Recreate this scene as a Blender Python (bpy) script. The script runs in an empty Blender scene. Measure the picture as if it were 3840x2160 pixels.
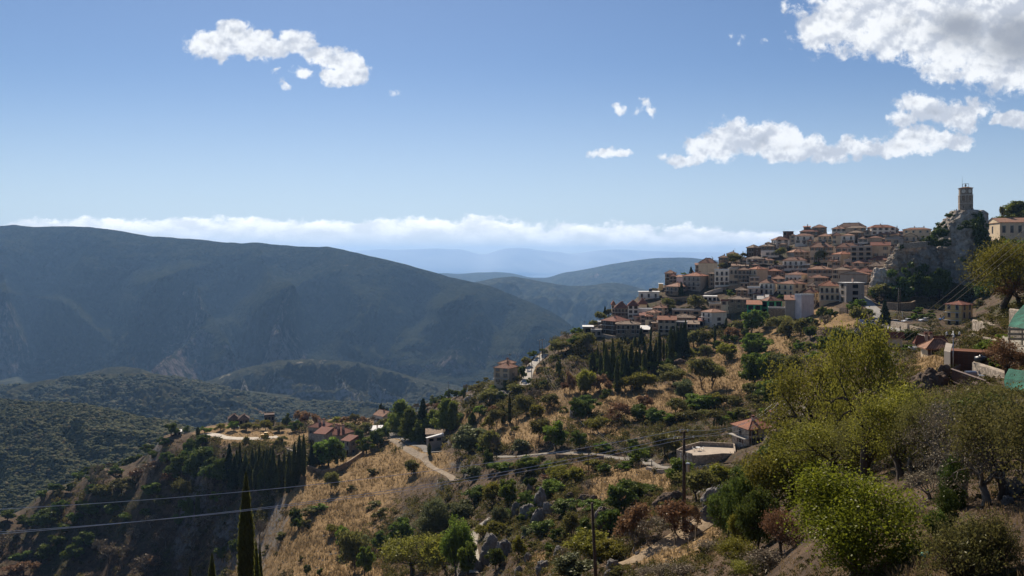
import bpy, math, random
import numpy as np
random.seed(7)
S = bpy.context.scene
COL = S.collection
F = 796.0      # focal length in units of the 1024 wide frame
HY = 258.0     # eye level row
rad = math.radians

def W(px, py, D):
    return np.array(((px-512.0)/F*D, D, (HY-py)/F*D))

# ------------------------------------------------------------ noise
def _h(ix, iy, iz, seed):
    n = (ix.astype(np.int64)*374761393 + iy.astype(np.int64)*668265263 + iz.astype(np.int64)*2147483647*3 + seed*974711) & 0xFFFFFFFF
    n = ((n ^ (n >> 13))*1274126177) & 0xFFFFFFFF
    n = ((n ^ (n >> 16))*2246822519) & 0xFFFFFFFF
    n = n ^ (n >> 15)
    return (n & 0xFFFFFF)/float(0xFFFFFF)
def vn2(x, y, seed=0):
    x0 = np.floor(x); y0 = np.floor(y); fx = x-x0; fy = y-y0
    fx = fx*fx*(3-2*fx); fy = fy*fy*(3-2*fy); z = np.zeros_like(x0)
    a = _h(x0, y0, z, seed); b = _h(x0+1, y0, z, seed); c = _h(x0, y0+1, z, seed); d = _h(x0+1, y0+1, z, seed)
    return (a+(b-a)*fx)*(1-fy)+(c+(d-c)*fx)*fy
def fbm2(x, y, oct=4, seed=0, gain=.5):
    s = 0; a = 1; t = 0
    for o in range(oct):
        s = s+a*(vn2(x*2**o+o*13.7, y*2**o-o*7.3, seed+o)*2-1); t += a; a *= gain
    return s/t
def vn3(x, y, z, seed=0):
    x0 = np.floor(x); y0 = np.floor(y); z0 = np.floor(z); fx = x-x0; fy = y-y0; fz = z-z0
    fx = fx*fx*(3-2*fx); fy = fy*fy*(3-2*fy); fz = fz*fz*(3-2*fz)
    def L(zz):
        a = _h(x0, y0, zz, seed); b = _h(x0+1, y0, zz, seed); c = _h(x0, y0+1, zz, seed); d = _h(x0+1, y0+1, zz, seed)
        return (a+(b-a)*fx)*(1-fy)+(c+(d-c)*fx)*fy
    return L(z0)*(1-fz)+L(z0+1)*fz
def fbm3(x, y, z, oct=4, seed=0, gain=.5):
    s = 0; a = 1; t = 0
    for o in range(oct):
        s = s+a*(vn3(x*2**o+o*13.7, y*2**o-o*7.3, z*2**o+o*3.1, seed+o)*2-1); t += a; a *= gain
    return s/t

# ------------------------------------------------------------ meshes
def new_mesh(name, V, faces, mats=(), midx=None, smooth=False, uv=None):
    """V Nx3 array, faces: KxM array or list of lists"""
    me = bpy.data.meshes.new(name)
    V = np.asarray(V, dtype=np.float32)
    me.vertices.add(len(V)); me.vertices.foreach_set('co', V.ravel())
    if isinstance(faces, np.ndarray):
        n, k = faces.shape; li = faces.ravel().astype(np.int32)
        ls = np.arange(0, n*k, k, dtype=np.int32)
    else:
        n = len(faces); li = np.array([i for f in faces for i in f], dtype=np.int32)
        lens = np.array([len(f) for f in faces]); ls = np.concatenate(([0], np.cumsum(lens)[:-1])).astype(np.int32)
    me.loops.add(len(li)); me.loops.foreach_set('vertex_index', li)
    me.polygons.add(n); me.polygons.foreach_set('loop_start', ls)
    for m in mats: me.materials.append(m)
    if midx is not None: me.polygons.foreach_set('material_index', np.asarray(midx, dtype=np.int32))
    if uv is not None:
        l = me.uv_layers.new(name='UVMap'); l.data.foreach_set('uv', np.asarray(uv, dtype=np.float32).ravel())
    me.update(calc_edges=True)
    me.polygons.foreach_set('use_smooth', np.full(n, bool(smooth)))
    me.validate()
    return me
def link(name, me, parent=None):
    o = bpy.data.objects.new(name, me); COL.objects.link(o)
    if parent is not None: o.parent = parent
    return o
def tag(o, label=None, cat=None, group=None, kind=None):
    if label: o['label'] = label
    if cat: o['category'] = cat
    if group: o['group'] = group
    if kind: o['kind'] = kind
    return o
def empty(name, loc=(0, 0, 0), rz=0):
    o = bpy.data.objects.new(name, None); COL.objects.link(o)
    o.location = loc; o.rotation_euler = (0, 0, rz); o.empty_display_size = .1
    return o
def vattr(me, name, vals):
    a = me.attributes.new(name, 'FLOAT', 'POINT'); a.data.foreach_set('value', np.asarray(vals, dtype=np.float32).ravel())

class MB:
    """collects boxes, tubes, prisms; builds ONE mesh"""
    def __init__(s): s.V = []; s.Fc = []; s.M = []; s.n = 0; s.UV = []
    def add(s, V, Fs, m=0, uv=None):
        V = np.asarray(V, float); s.V.append(V)
        for i, f in enumerate(Fs):
            s.Fc.append([a+s.n for a in f]); s.M.append(m)
            if uv is not None: s.UV += list(uv[i])
            else: s.UV += [(V[a][0]+V[a][1], V[a][2]) for a in f]
        s.n += len(V); return s
    def box(s, x0, x1, y0, y1, z0, z1, m=0):
        V = [(x, y, z) for z in (z0, z1) for y in (y0, y1) for x in (x0, x1)]
        return s.add(V, [(0, 2, 3, 1), (4, 5, 7, 6), (0, 1, 5, 4), (2, 6, 7, 3), (0, 4, 6, 2), (1, 3, 7, 5)], m)
    def tube(s, pts, r, n=6, m=0, cap=True):
        pts = [np.array(p, float) for p in pts]; k = len(pts)
        if np.isscalar(r): r = [r]*k
        V = []; u = None
        for i, p in enumerate(pts):
            t = pts[min(i+1, k-1)]-pts[max(i-1, 0)]; t = t/(np.linalg.norm(t)+1e-9)
            if u is None: u = np.cross(t, (0.3, .1, 1) if abs(t[2]) < .9 else (1, 0, 0))
            u = u-t*np.dot(u, t); u /= np.linalg.norm(u)+1e-9; w = np.cross(t, u)
            for j in range(n):
                a = 2*math.pi*j/n; V.append(p+(u*math.cos(a)+w*math.sin(a))*r[i])
        Fs = [(i*n+j, i*n+(j+1) % n, (i+1)*n+(j+1) % n, (i+1)*n+j) for i in range(k-1) for j in range(n)]
        if cap: Fs += [tuple(range(n-1, -1, -1)), tuple((k-1)*n+j for j in range(n))]
        return s.add(V, Fs, m)
    def lathe(s, prof, n=12, m=0, c=(0, 0), ph=0):
        V = [(c[0]+r*math.cos(ph+2*math.pi*j/n), c[1]+r*math.sin(ph+2*math.pi*j/n), z) for r, z in prof for j in range(n)]
        k = len(prof)
        Fs = [(i*n+j, i*n+(j+1) % n, (i+1)*n+(j+1) % n, (i+1)*n+j) for i in range(k-1) for j in range(n)]
        Fs += [tuple(range(n-1, -1, -1)), tuple((k-1)*n+j for j in range(n))]
        return s.add(V, Fs, m)
    def rot(s, a, org=(0, 0), start=0):
        ca, sa = math.cos(a), math.sin(a)
        for i in range(start, len(s.V)):
            v = s.V[i]; x = v[:, 0]-org[0]; y = v[:, 1]-org[1]
            v[:, 0], v[:, 1] = org[0]+x*ca-y*sa, org[1]+x*sa+y*ca
        return s
    def mesh(s, name, mats, smooth=False):
        return new_mesh(name, np.concatenate(s.V), s.Fc, mats, s.M, smooth, np.array(s.UV))
    def build(s, name, mats, parent=None, smooth=False, loc=None, rz=None):
        if not isinstance(mats, (list, tuple)): mats = [mats]
        o = link(name, s.mesh(name, mats, smooth), parent)
        if loc is not None: o.location = loc
        if rz is not None: o.rotation_euler = (0, 0, rz)
        return o

# ------------------------------------------------------------ material kit
class NT:
    def __init__(s, tree): s.t = tree; s.t.nodes.clear()
    def n(s, typ, **kw):
        nd = s.t.nodes.new(typ)
        for k, v in kw.items():
            if k == 'ins':
                for a, b in v.items():
                    if isinstance(b, bpy.types.NodeSocket): s.t.links.new(b, nd.inputs[a])
                    else: nd.inputs[a].default_value = b
            else: setattr(nd, k, v)
        return nd
    def math(s, op, a, b=0.0, c=None, clamp=False):
        nd = s.t.nodes.new('ShaderNodeMath'); nd.operation = op; nd.use_clamp = clamp
        for i, v in enumerate((a, b) if c is None else (a, b, c)):
            if isinstance(v, bpy.types.NodeSocket): s.t.links.new(v, nd.inputs[i])
            else: nd.inputs[i].default_value = v
        return nd.outputs[0]
    def mix(s, f, a, b, mode='MIX'):
        nd = s.t.nodes.new('ShaderNodeMix'); nd.data_type = 'RGBA'; nd.blend_type = mode; nd.clamp_factor = True
        for i, v in ((0, f), (6, a), (7, b)):
            if isinstance(v, bpy.types.NodeSocket): s.t.links.new(v, nd.inputs[i])
            else:
                nd.inputs[i].default_value = v if i == 0 else (v[0], v[1], v[2], 1)
        return nd.outputs[2]
    def ss(s, x, lo, hi):
        nd = s.t.nodes.new('ShaderNodeMapRange'); nd.interpolation_type = 'SMOOTHSTEP'
        s.t.links.new(x, nd.inputs[0]); nd.inputs[1].default_value = lo; nd.inputs[2].default_value = hi
        return nd.outputs[0]
    def noise(s, vec, scale, detail=3, rough=.5, out='Fac', dist=0):
        nd = s.t.nodes.new('ShaderNodeTexNoise'); s.t.links.new(vec, nd.inputs['Vector'])
        nd.inputs['Scale'].default_value = scale; nd.inputs['Detail'].default_value = detail
        nd.inputs['Roughness'].default_value = rough; nd.inputs['Distortion'].default_value = dist
        return nd.outputs[out]
    def L(s, a, b): s.t.links.new(a, b)
def mat(name):
    m = bpy.data.materials.new(name); m.use_nodes = True
    return m, NT(m.node_tree)
def surf(t, color, rough=.9, bump=None, bdist=.1, bstr=1.0, spec=.3, metal=0.0, normal=None):
    p = t.n('ShaderNodeBsdfPrincipled')
    if isinstance(color, bpy.types.NodeSocket): t.L(color, p.inputs['Base Color'])
    else: p.inputs['Base Color'].default_value = (color[0], color[1], color[2], 1)
    if isinstance(rough, bpy.types.NodeSocket): t.L(rough, p.inputs['Roughness'])
    else: p.inputs['Roughness'].default_value = rough
    p.inputs['Specular IOR Level'].default_value = spec; p.inputs['Metallic'].default_value = metal
    if bump is not None:
        b = t.n('ShaderNodeBump', ins={'Height': bump, 'Distance': bdist, 'Strength': bstr}); t.L(b.outputs[0], p.inputs['Normal'])
    o = t.n('ShaderNodeOutputMaterial'); t.L(p.outputs[0], o.inputs[0])
    return p
def simple(name, col, rough=.8, var=.15, scale=1.5, bdist=.02, spec=.3, metal=0.0):
    """plain material with blotchy wear"""
    m, t = mat(name)
    tc = t.n('ShaderNodeTexCoord').outputs['Object']
    n1 = t.noise(tc, scale, 5, .6); n2 = t.noise(tc, scale*9, 3)
    k = t.ss(n1, .3, .7)
    c = t.mix(k, tuple(x*(1-var) for x in col), tuple(min(1, x*(1+var)) for x in col))
    surf(t, c, rough, n2, bdist, .5, spec, metal)
    return m
# ============================================================ near hillside
K = []   # (px, py, D)
def colm(px, crest, *pts):
    for py, D in pts: K.append((px, py, D))
    y, D = crest; K.append((px, y, D))
    K.append((px, y+9, D*1.07)); K.append((px, y+48, D*1.3)); K.append((px, y+150, D*1.75))
    K.append((px, 520, 1300)); K.append((px, 490, 2400))
for px in (-260, -130, 0, 100, 200, 300, 400, 500):
    s = max(0, 1-max(px, 0)/650)
    for D, z in ((2, -1.75), (5, -3.2), (12, -7.5-1*s), (25, -14.5)):
        K.append((px, HY-z/D*F, D))
    K.append((px, 645 if px < 450 else 690, 90)); K.append((px, 690, 45))
    if px < 350: K.append((px, 632, 180))
for px in (600, 700, 800, 900, 1000, 1150, 1300):
    for D, z in ((2, -1.7), (5, -2.8), (9, -5.0)):
        K.append((px, HY-z/D*F, D))
colm(-260, (560, 400), (620, 320))
colm(-130, (540, 410), (620, 320))
colm(-40, (524, 415), (576, 335))
colm(0, (513, 420), (576, 388))
colm(50, (488, 425), (576, 384), (530, 404))
colm(100, (466, 430), (576, 379), (520, 402))
colm(165, (435, 430), (576, 366), (520, 389), (475, 410))
colm(210, (427, 490), (576, 345), (520, 368), (480, 386), (447, 401), (435, 427))
colm(250, (424, 505), (576, 300), (540, 330), (500, 358), (470, 376), (446, 394), (433, 430))
colm(300, (421, 520), (576, 232), (540, 265), (500, 308), (470, 345), (452, 375), (432, 440))
colm(350, (419, 540), (576, 220), (540, 248), (500, 290), (475, 325), (458, 360), (440, 400), (426, 470))
colm(400, (411, 500), (576, 203), (540, 233), (510, 263), (480, 300), (455, 345), (440, 375), (425, 425))
colm(440, (398, 440), (576, 180), (540, 208), (510, 238), (480, 275), (455, 310), (435, 345), (412, 395))
colm(480, (384, 400), (576, 140), (540, 165), (500, 212), (470, 250), (453, 272), (430, 310), (402, 350))
colm(520, (367, 395), (576, 118), (540, 148), (500, 188), (460, 235), (430, 280), (400, 320), (381, 350))
colm(560, (337, 405), (576, 100), (540, 128), (500, 168), (460, 220), (430, 262), (400, 305), (365, 352))
colm(600, (318, 450), (576, 84), (540, 112), (500, 156), (460, 213), (430, 255), (400, 295), (370, 340), (342, 392))
colm(640, (292, 475), (576, 68), (540, 92), (500, 140), (470, 182), (440, 226), (400, 283), (370, 326), (345, 375), (322, 415))
colm(685, (272, 495), (576, 55), (535, 88), (500, 125), (470, 165), (440, 215), (400, 278), (370, 320), (340, 378), (308, 430))
colm(730, (260, 510), (576, 43), (540, 68), (500, 105), (465, 160), (440, 196), (410, 245), (370, 310), (340, 365), (320, 400), (290, 440))
colm(770, (248, 530), (576, 33), (540, 47), (500, 72), (470, 105), (440, 160), (410, 222), (370, 288), (340, 338), (318, 385), (290, 432))
colm(810, (235, 565), (576, 26), (540, 34), (500, 48), (460, 72), (430, 105), (400, 155), (370, 215), (343, 300), (322, 350), (300, 400), (260, 480))
colm(850, (232, 565), (576, 22), (540, 28), (500, 37), (460, 51), (420, 74), (390, 108), (365, 158), (345, 220), (325, 300), (300, 362), (260, 450))
colm(900, (236, 545), (576, 19), (540, 24), (500, 31), (460, 41), (420, 56), (390, 78), (372, 98), (364, 120), (355, 150), (346, 200), (336, 250), (325, 290), (312, 325), (301, 362), (258, 430))
colm(950, (240, 450), (576, 17), (540, 21), (500, 27), (460, 34), (420, 45), (392, 58), (370, 71), (356, 84), (361, 110), (355, 150), (347, 200), (331, 258), (318, 285), (311, 325), (301, 362))
colm(975, (239, 440), (500, 25), (430, 40), (398, 52), (388, 61), (378, 70), (352, 79), (333, 88), (338, 105), (342, 140), (337, 190), (322, 258), (311, 300), (297, 352))
colm(1000, (238, 425), (576, 16), (500, 24), (460, 30), (420, 37), (395, 46), (384, 57), (371, 69), (352, 77), (336, 81), (319, 88), (311, 98), (328, 140), (322, 195), (305, 260), (291, 310), (274, 350))
colm(1060, (230, 400), (576, 15), (500, 22), (440, 31), (400, 42), (372, 58), (340, 72), (308, 84), (295, 98), (305, 145), (286, 210), (264, 330))
colm(1150, (216, 380), (576, 14), (500, 19), (430, 29), (360, 42), (305, 60), (270, 90), (245, 150), (228, 290))
colm(1300, (200, 380), (576, 13), (500, 18), (430, 26), (360, 36), (305, 52), (270, 80), (230, 140), (210, 290))
K = np.array(K)
KS = 4.2
def _uv(px, D): return np.stack([np.asarray(px)/58.0, np.log(np.asarray(D))*KS], -1)
_c = _uv(K[:, 0], K[:, 2])
def _phi(r2): return np.sqrt(r2+.02)
_A = _phi(((_c[:, None]-_c[None])**2).sum(-1)); n_ = len(K)
_M = np.zeros((n_+3, n_+3)); _M[:n_, :n_] = _A - np.eye(n_)*.06
_P = np.concatenate([np.ones((n_, 1)), _c], 1); _M[:n_, n_:] = _P; _M[n_:, :n_] = _P.T
_w = np.linalg.solve(_M, np.concatenate([K[:, 1], np.zeros(3)]))
PX = np.arange(-250, 1282, 2.0); LD = np.linspace(math.log(2.2), math.log(2300), 760); DD = np.exp(LD)
gx, gl = np.meshgrid(PX, LD)            # rows: distance, cols: px
def _eval(px, D):
    q = _uv(px.ravel(), D.ravel()); out = np.empty(len(q))
    for i in range(0, len(q), 20000):
        r2 = ((q[i:i+20000, None]-_c[None])**2).sum(-1)
        out[i:i+20000] = _phi(r2)@_w[:n_]+_w[n_]+q[i:i+20000]@_w[n_+1:]
    return out.reshape(px.shape)
# evaluate coarse and refine bilinearly
cPX = np.arange(-250, 1282+8, 8.0); cLD = np.linspace(LD[0], LD[-1], 254)
a, b = np.meshgrid(cPX, cLD); cg = _eval(a, np.exp(b))
def _bil(G, X0, dX, Y0, dY, x, y):
    fx = np.clip((x-X0)/dX, 0, G.shape[1]-1.001); fy = np.clip((y-Y0)/dY, 0, G.shape[0]-1.001)
    i = fx.astype(int); j = fy.astype(int); fx = fx-i; fy = fy-j
    return (G[j, i]*(1-fx)+G[j, i+1]*fx)*(1-fy)+(G[j+1, i]*(1-fx)+G[j+1, i+1]*fx)*fy
PYG = _bil(cg, -250, 8.0, LD[0], cLD[1]-cLD[0], gx, gl)
GD = np.exp(gl); GX = (gx-512)/F*GD
GZ = (HY-PYG)/F*GD
# relief: terraces, bumps
amp = np.clip(GD/280, .02, 1)*np.clip(1.6-GD/900, .5, 1)
rel = fbm2(GX/38, GD/38, 4, 3)*2.6*amp + fbm2(GX/9, GD/9, 4, 9)*.9*np.clip(GD/160, .05, 1) + fbm2(GX/2.1, GD/2.1, 3, 21)*.22*np.clip(GD/50, .2, 1)
rg = 1-np.abs(fbm2(GX/26+5, GD/26, 3, 31)); rel += (rg-.75)*2.2*amp
GZ = GZ+rel
# terrace steps on the middle slopes
st = 4.5; wob = fbm2(GX/60, GD/60, 2, 77)*3
q = (GZ+wob)/st; fr = q-np.floor(q); stp = (np.floor(q)+np.clip((fr-.35)/.3, 0, 1)**1)*st-wob
tm = np.clip((GD-110)/60, 0, 1)*np.clip((420-GD)/60, 0, 1)*np.clip((gx-430)/60, 0, 1)*.32*np.clip(fbm2(GX/80, GD/80, 2, 5)*2+.7, 0, 1)
GZ = GZ*(1-tm)+stp*tm
def hit(px, py, dmin=5.0):
    """first place on the hillside seen along a line of sight"""
    i = (px-PX[0])/2.0; i0 = int(np.clip(math.floor(i), 0, len(PX)-2)); f = min(max(i-i0, 0), 1)
    z = GZ[:, i0]*(1-f)+GZ[:, i0+1]*f; y = HY-z/DD*F
    ok = np.where((y <= py) & (DD > dmin))[0]
    if len(ok) == 0:
        j = np.argmin(np.where(DD > dmin, y, 1e9)); return DD[j]
    j = ok[0]
    if j == 0 or y[j-1] <= py: return DD[j]
    t = (y[j-1]-py)/(y[j-1]-y[j]+1e-9); return DD[j-1]+(DD[j]-DD[j-1])*t
def gz(x, y):
    px = 512+F*x/y
    return float(_bil(GZ, PX[0], 2.0, LD[0], LD[1]-LD[0], np.array(px), np.array(math.log(y))))
def gzv(x, y):
    return _bil(GZ, PX[0], 2.0, LD[0], LD[1]-LD[0], 512+F*x/y, np.log(y))
def gpt(px, py, dmin=5.0):
    D = hit(px, py, dmin); x = (px-512)/F*D
    return np.array((x, D, gz(x, D)))

# ---- roads and paths flatten the ground they run on
ROADS = []
def flat_road(name, pts, width, z_off=.05, dens=1.5, drop=None):
    P = [gpt(*p) if len(p) == 2 else W(*p) for p in pts]
    P = np.array(P)
    # resample
    seg = np.linalg.norm(np.diff(P[:, :2], axis=0), axis=1); s = np.concatenate(([0], np.cumsum(seg)))
    n = max(8, int(s[-1]/dens)); u = np.linspace(0, s[-1], n)
    Q = np.stack([np.interp(u, s, P[:, k]) for k in range(3)], 1)
    for _ in range(6): Q[1:-1] = (Q[:-2]+2*Q[1:-1]+Q[2:])/4
    Q[:, 2] = np.array([gz(a, b) for a, b in Q[:, :2]])
    for _ in range(25): Q[1:-1, 2] = (Q[:-2, 2]+2*Q[1:-1, 2]+Q[2:, 2])/4
    # flatten
    global GZ
    lo = Q.min(0)-width*2-3; hi = Q.max(0)+width*2+3
    msk = (GX > lo[0]) & (GX < hi[0]) & (GD > lo[1]) & (GD < hi[1])
    xs = GX[msk]; ys = GD[msk]; zs = GZ[msk].copy()
    if len(xs):
        best = np.full(len(xs), 1e9); zz = np.zeros(len(xs))
        for k in range(len(Q)):
            d = (xs-Q[k, 0])**2+(ys-Q[k, 1])**2; m = d < best; best[m] = d[m]; zz[m] = Q[k, 2]
        d = np.sqrt(best); k = np.clip((width*1.5+1.5-d)/(width+1.5), 0, 1)   # 1 within half width
        k = k*k*(3-2*k); zs = zs*(1-k)+(zz-.12)*k
        GZ[msk] = zs
    ROADS.append((name, Q, width, z_off)); return Q
def road_mesh(name, Q, width, z_off, material, label=None):
    n = len(Q); T = np.gradient(Q[:, :2], axis=0); T /= np.linalg.norm(T, axis=1)[:, None]+1e-9
    N = np.stack([-T[:, 1], T[:, 0]], 1); k = 6; V = []
    for j in range(k+1):
        o = (j/k-.5)*width; e = 1+.12*fbm2(np.arange(n)*.35+j*0, np.full(n, 3.3+(o > 0)), 3, 8)*(abs(o) > width*.4)
        V.append(np.stack([Q[:, 0]+N[:, 0]*o*e, Q[:, 1]+N[:, 1]*o*e, Q[:, 2]+z_off-.10*(abs(o) > width*.45)+.03*(j % 2)], 1))
    V = np.stack(V, 1).reshape(-1, 3); V[:, 2] = np.maximum(V[:, 2], gzv(V[:, 0], V[:, 1])+.07)
    Fs = np.array([(i*(k+1)+j, (i+1)*(k+1)+j, (i+1)*(k+1)+j+1, i*(k+1)+j+1) for i in range(n-1) for j in range(k)])
    # faces up
    me = new_mesh(name, V, Fs, [material], smooth=True)
    o = link(name, me); o['kind'] = 'structure'; return o
flat_road('dirt_road', [(455, 481), (447, 475), (438, 470), (428, 464), (418, 458), (408, 451), (398, 445), (391, 440), (389, 436), (391, 431)], 2.8)
flat_road('asphalt_road', [(392, 432), (398, 438), (410, 442), (425, 446), (437, 452)], 4.5)
flat_road('gravel_road', [(205, 433.5), (215, 434), (222, 437), (240, 438.5), (262, 438), (278, 436.5)], 6.0)
flat_road('lane', [(484, 458), (505, 457), (530, 455), (555, 452), (575, 452.5), (595, 455), (620, 458), (640, 461)], 3.5)
flat_road('lane', [(640, 458), (648, 461), (652, 465), (662, 467.5), (680, 468), (705, 466), (728, 463)], 3.5)
flat_road('concrete_road', [(524, 385), (527, 378), (529, 371), (532, 365), (538, 359), (545, 354)], 4.2)
flat_road('village_road', [(860, 296), (867, 302), (874, 309), (880, 317), (888, 324), (897, 329), (910, 333), (925, 337), (938, 341)], 5.0)
flat_road('farm_track', [(595, 572), (620, 562), (645, 553), (665, 544), (680, 536), (692, 529), (705, 520)], 2.6, dens=.8)
flat_road('footpath', [(474, 573), (475, 556), (473, 546), (475, 534), (482, 526), (490, 518)], 1.7, dens=.8)
# ============================================================ materials of the land
def ground_mat():
    m, t = mat('hillside_soil')
    tc = t.n('ShaderNodeTexCoord').outputs['Object']
    dry = t.n('ShaderNodeAttribute', attribute_name='dry').outputs['Fac']
    rock = t.n('ShaderNodeAttribute', attribute_name='rock').outputs['Fac']
    n1 = t.noise(tc, .05, 6, .6); n2 = t.noise(tc, .35, 6, .65); n3 = t.noise(tc, 2.5, 5, .7); n4 = t.noise(tc, .9, 4, .6, dist=.6)
    soil = t.mix(t.ss(n2, .35, .65), (.055, .038, .026), (.115, .078, .05))
    straw = t.mix(t.ss(n4, .3, .7), (.19, .12, .052), (.36, .235, .105))
    straw = t.mix(t.ss(n3, .42, .62), straw, (.13, .085, .042))
    scrub = t.mix(t.ss(n3, .35, .65), (.028, .036, .014), (.07, .075, .03))
    k = t.math('ADD', t.math('MULTIPLY', dry, 1.1), t.math('ADD', t.math('MULTIPLY', n2, .9), t.math('MULTIPLY', n4, .5)))
    c = t.mix(t.ss(k, .92, 1.22), soil, straw)
    kg = t.math('SUBTRACT', t.math('ADD', n1, t.math('MULTIPLY', n4, .6)), t.math('MULTIPLY', dry, .32))
    c = t.mix(t.math('MULTIPLY', t.ss(kg, .80, .93), .75), c, scrub)
    stone = t.mix(t.ss(n3, .35, .7), (.11, .095, .085), (.25, .235, .215))
    kr = t.math('ADD', rock, t.math('MULTIPLY', n2, .6))
    c = t.mix(t.ss(kr, .72, .92), c, stone)
    vor = t.n('ShaderNodeTexVoronoi', ins={'Vector': tc, 'Scale': 1.6}).outputs['Distance']
    c = t.mix(t.math('MULTIPLY', t.ss(vor, .16, .08), t.ss(n2, .5, .6)), c, (.24, .22, .195))
    h = t.math('ADD', t.math('MULTIPLY', n2, 1.0), t.math('MULTIPLY', n3, .45))
    surf(t, c, .95, h, .55, 1.0, .1)
    return m
def hill_mat(name, a, b, bare, rockc, s, bd, rock_amt=.5, bare_lo=.62, fine=.1):
    m, t = mat(name)
    tc = t.n('ShaderNodeTexCoord').outputs['Object']
    steep = t.n('ShaderNodeAttribute', attribute_name='rock').outputs['Fac']
    v = t.n('ShaderNodeTexVoronoi', ins={'Vector': tc, 'Scale': fine}).outputs['Distance']
    n1 = t.noise(tc, s, 7, .62); n2 = t.noise(tc, s*7, 6, .7); n3 = t.noise(tc, s*.35, 4, .5)
    c = t.mix(t.ss(n2, .3, .7), a, b)
    c = t.mix(t.ss(v, .55, .2), t.mix(.6, c, (.02, .022, .014)), c)
    k = t.math('ADD', t.math('MULTIPLY', n1, .7), t.math('MULTIPLY', n2, .3))
    c = t.mix(t.ss(k, bare_lo, bare_lo+.05), c, bare)
    kr = t.math('ADD', t.math('MULTIPLY', steep, rock_amt), t.math('MULTIPLY', n2, .75))
    c = t.mix(t.ss(kr, .78, .95), c, rockc)
    h = t.math('ADD', t.math('MULTIPLY', n1, .8), t.math('SUBTRACT', t.math('MULTIPLY', n2, .35), t.math('MULTIPLY', v, .22)))
    surf(t, c, 1, h, bd, 1.0, 0.0)
    return m
LAYERS = {}
FOLDS = [([(-20, 280), (0, 292), (57, 301), (80, 316), (122, 350), (140, 400)], 30, 300), ([(150, 262), (93, 300), (112, 335), (135, 400)], 20, -240), ([(190, 266), (150, 282), (138, 303), (128, 327), (110, 400)], 26, 250), ([(200, 262), (190, 300), (170, 345), (165, 400)], 16, -120),
         ([(262, 262), (238, 285), (216, 307), (205, 340), (200, 400)], 20, -270), ([(318, 272), (285, 288), (262, 307), (245, 330), (222, 362), (205, 400)], 26, 260), ([(330, 300), (312, 330), (300, 400)], 18, -160), ([(360, 290), (350, 320), (345, 400)], 24, 170),
         ([(404, 272), (418, 294), (424, 314), (402, 340), (375, 400)], 22, -330), ([(470, 285), (448, 304), (430, 322), (398, 352), (370, 400)], 24, 270), ([(505, 300), (500, 330), (470, 400)], 18, -150), ([(90, 240), (60, 262), (30, 290)], 22, -180), ([(250, 252), (225, 266), (190, 290)], 16, -130), ([(330, 250), (345, 275), (362, 300)], 22, 160), ([(540, 310), (525, 340), (500, 400)], 20, 160)]
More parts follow.
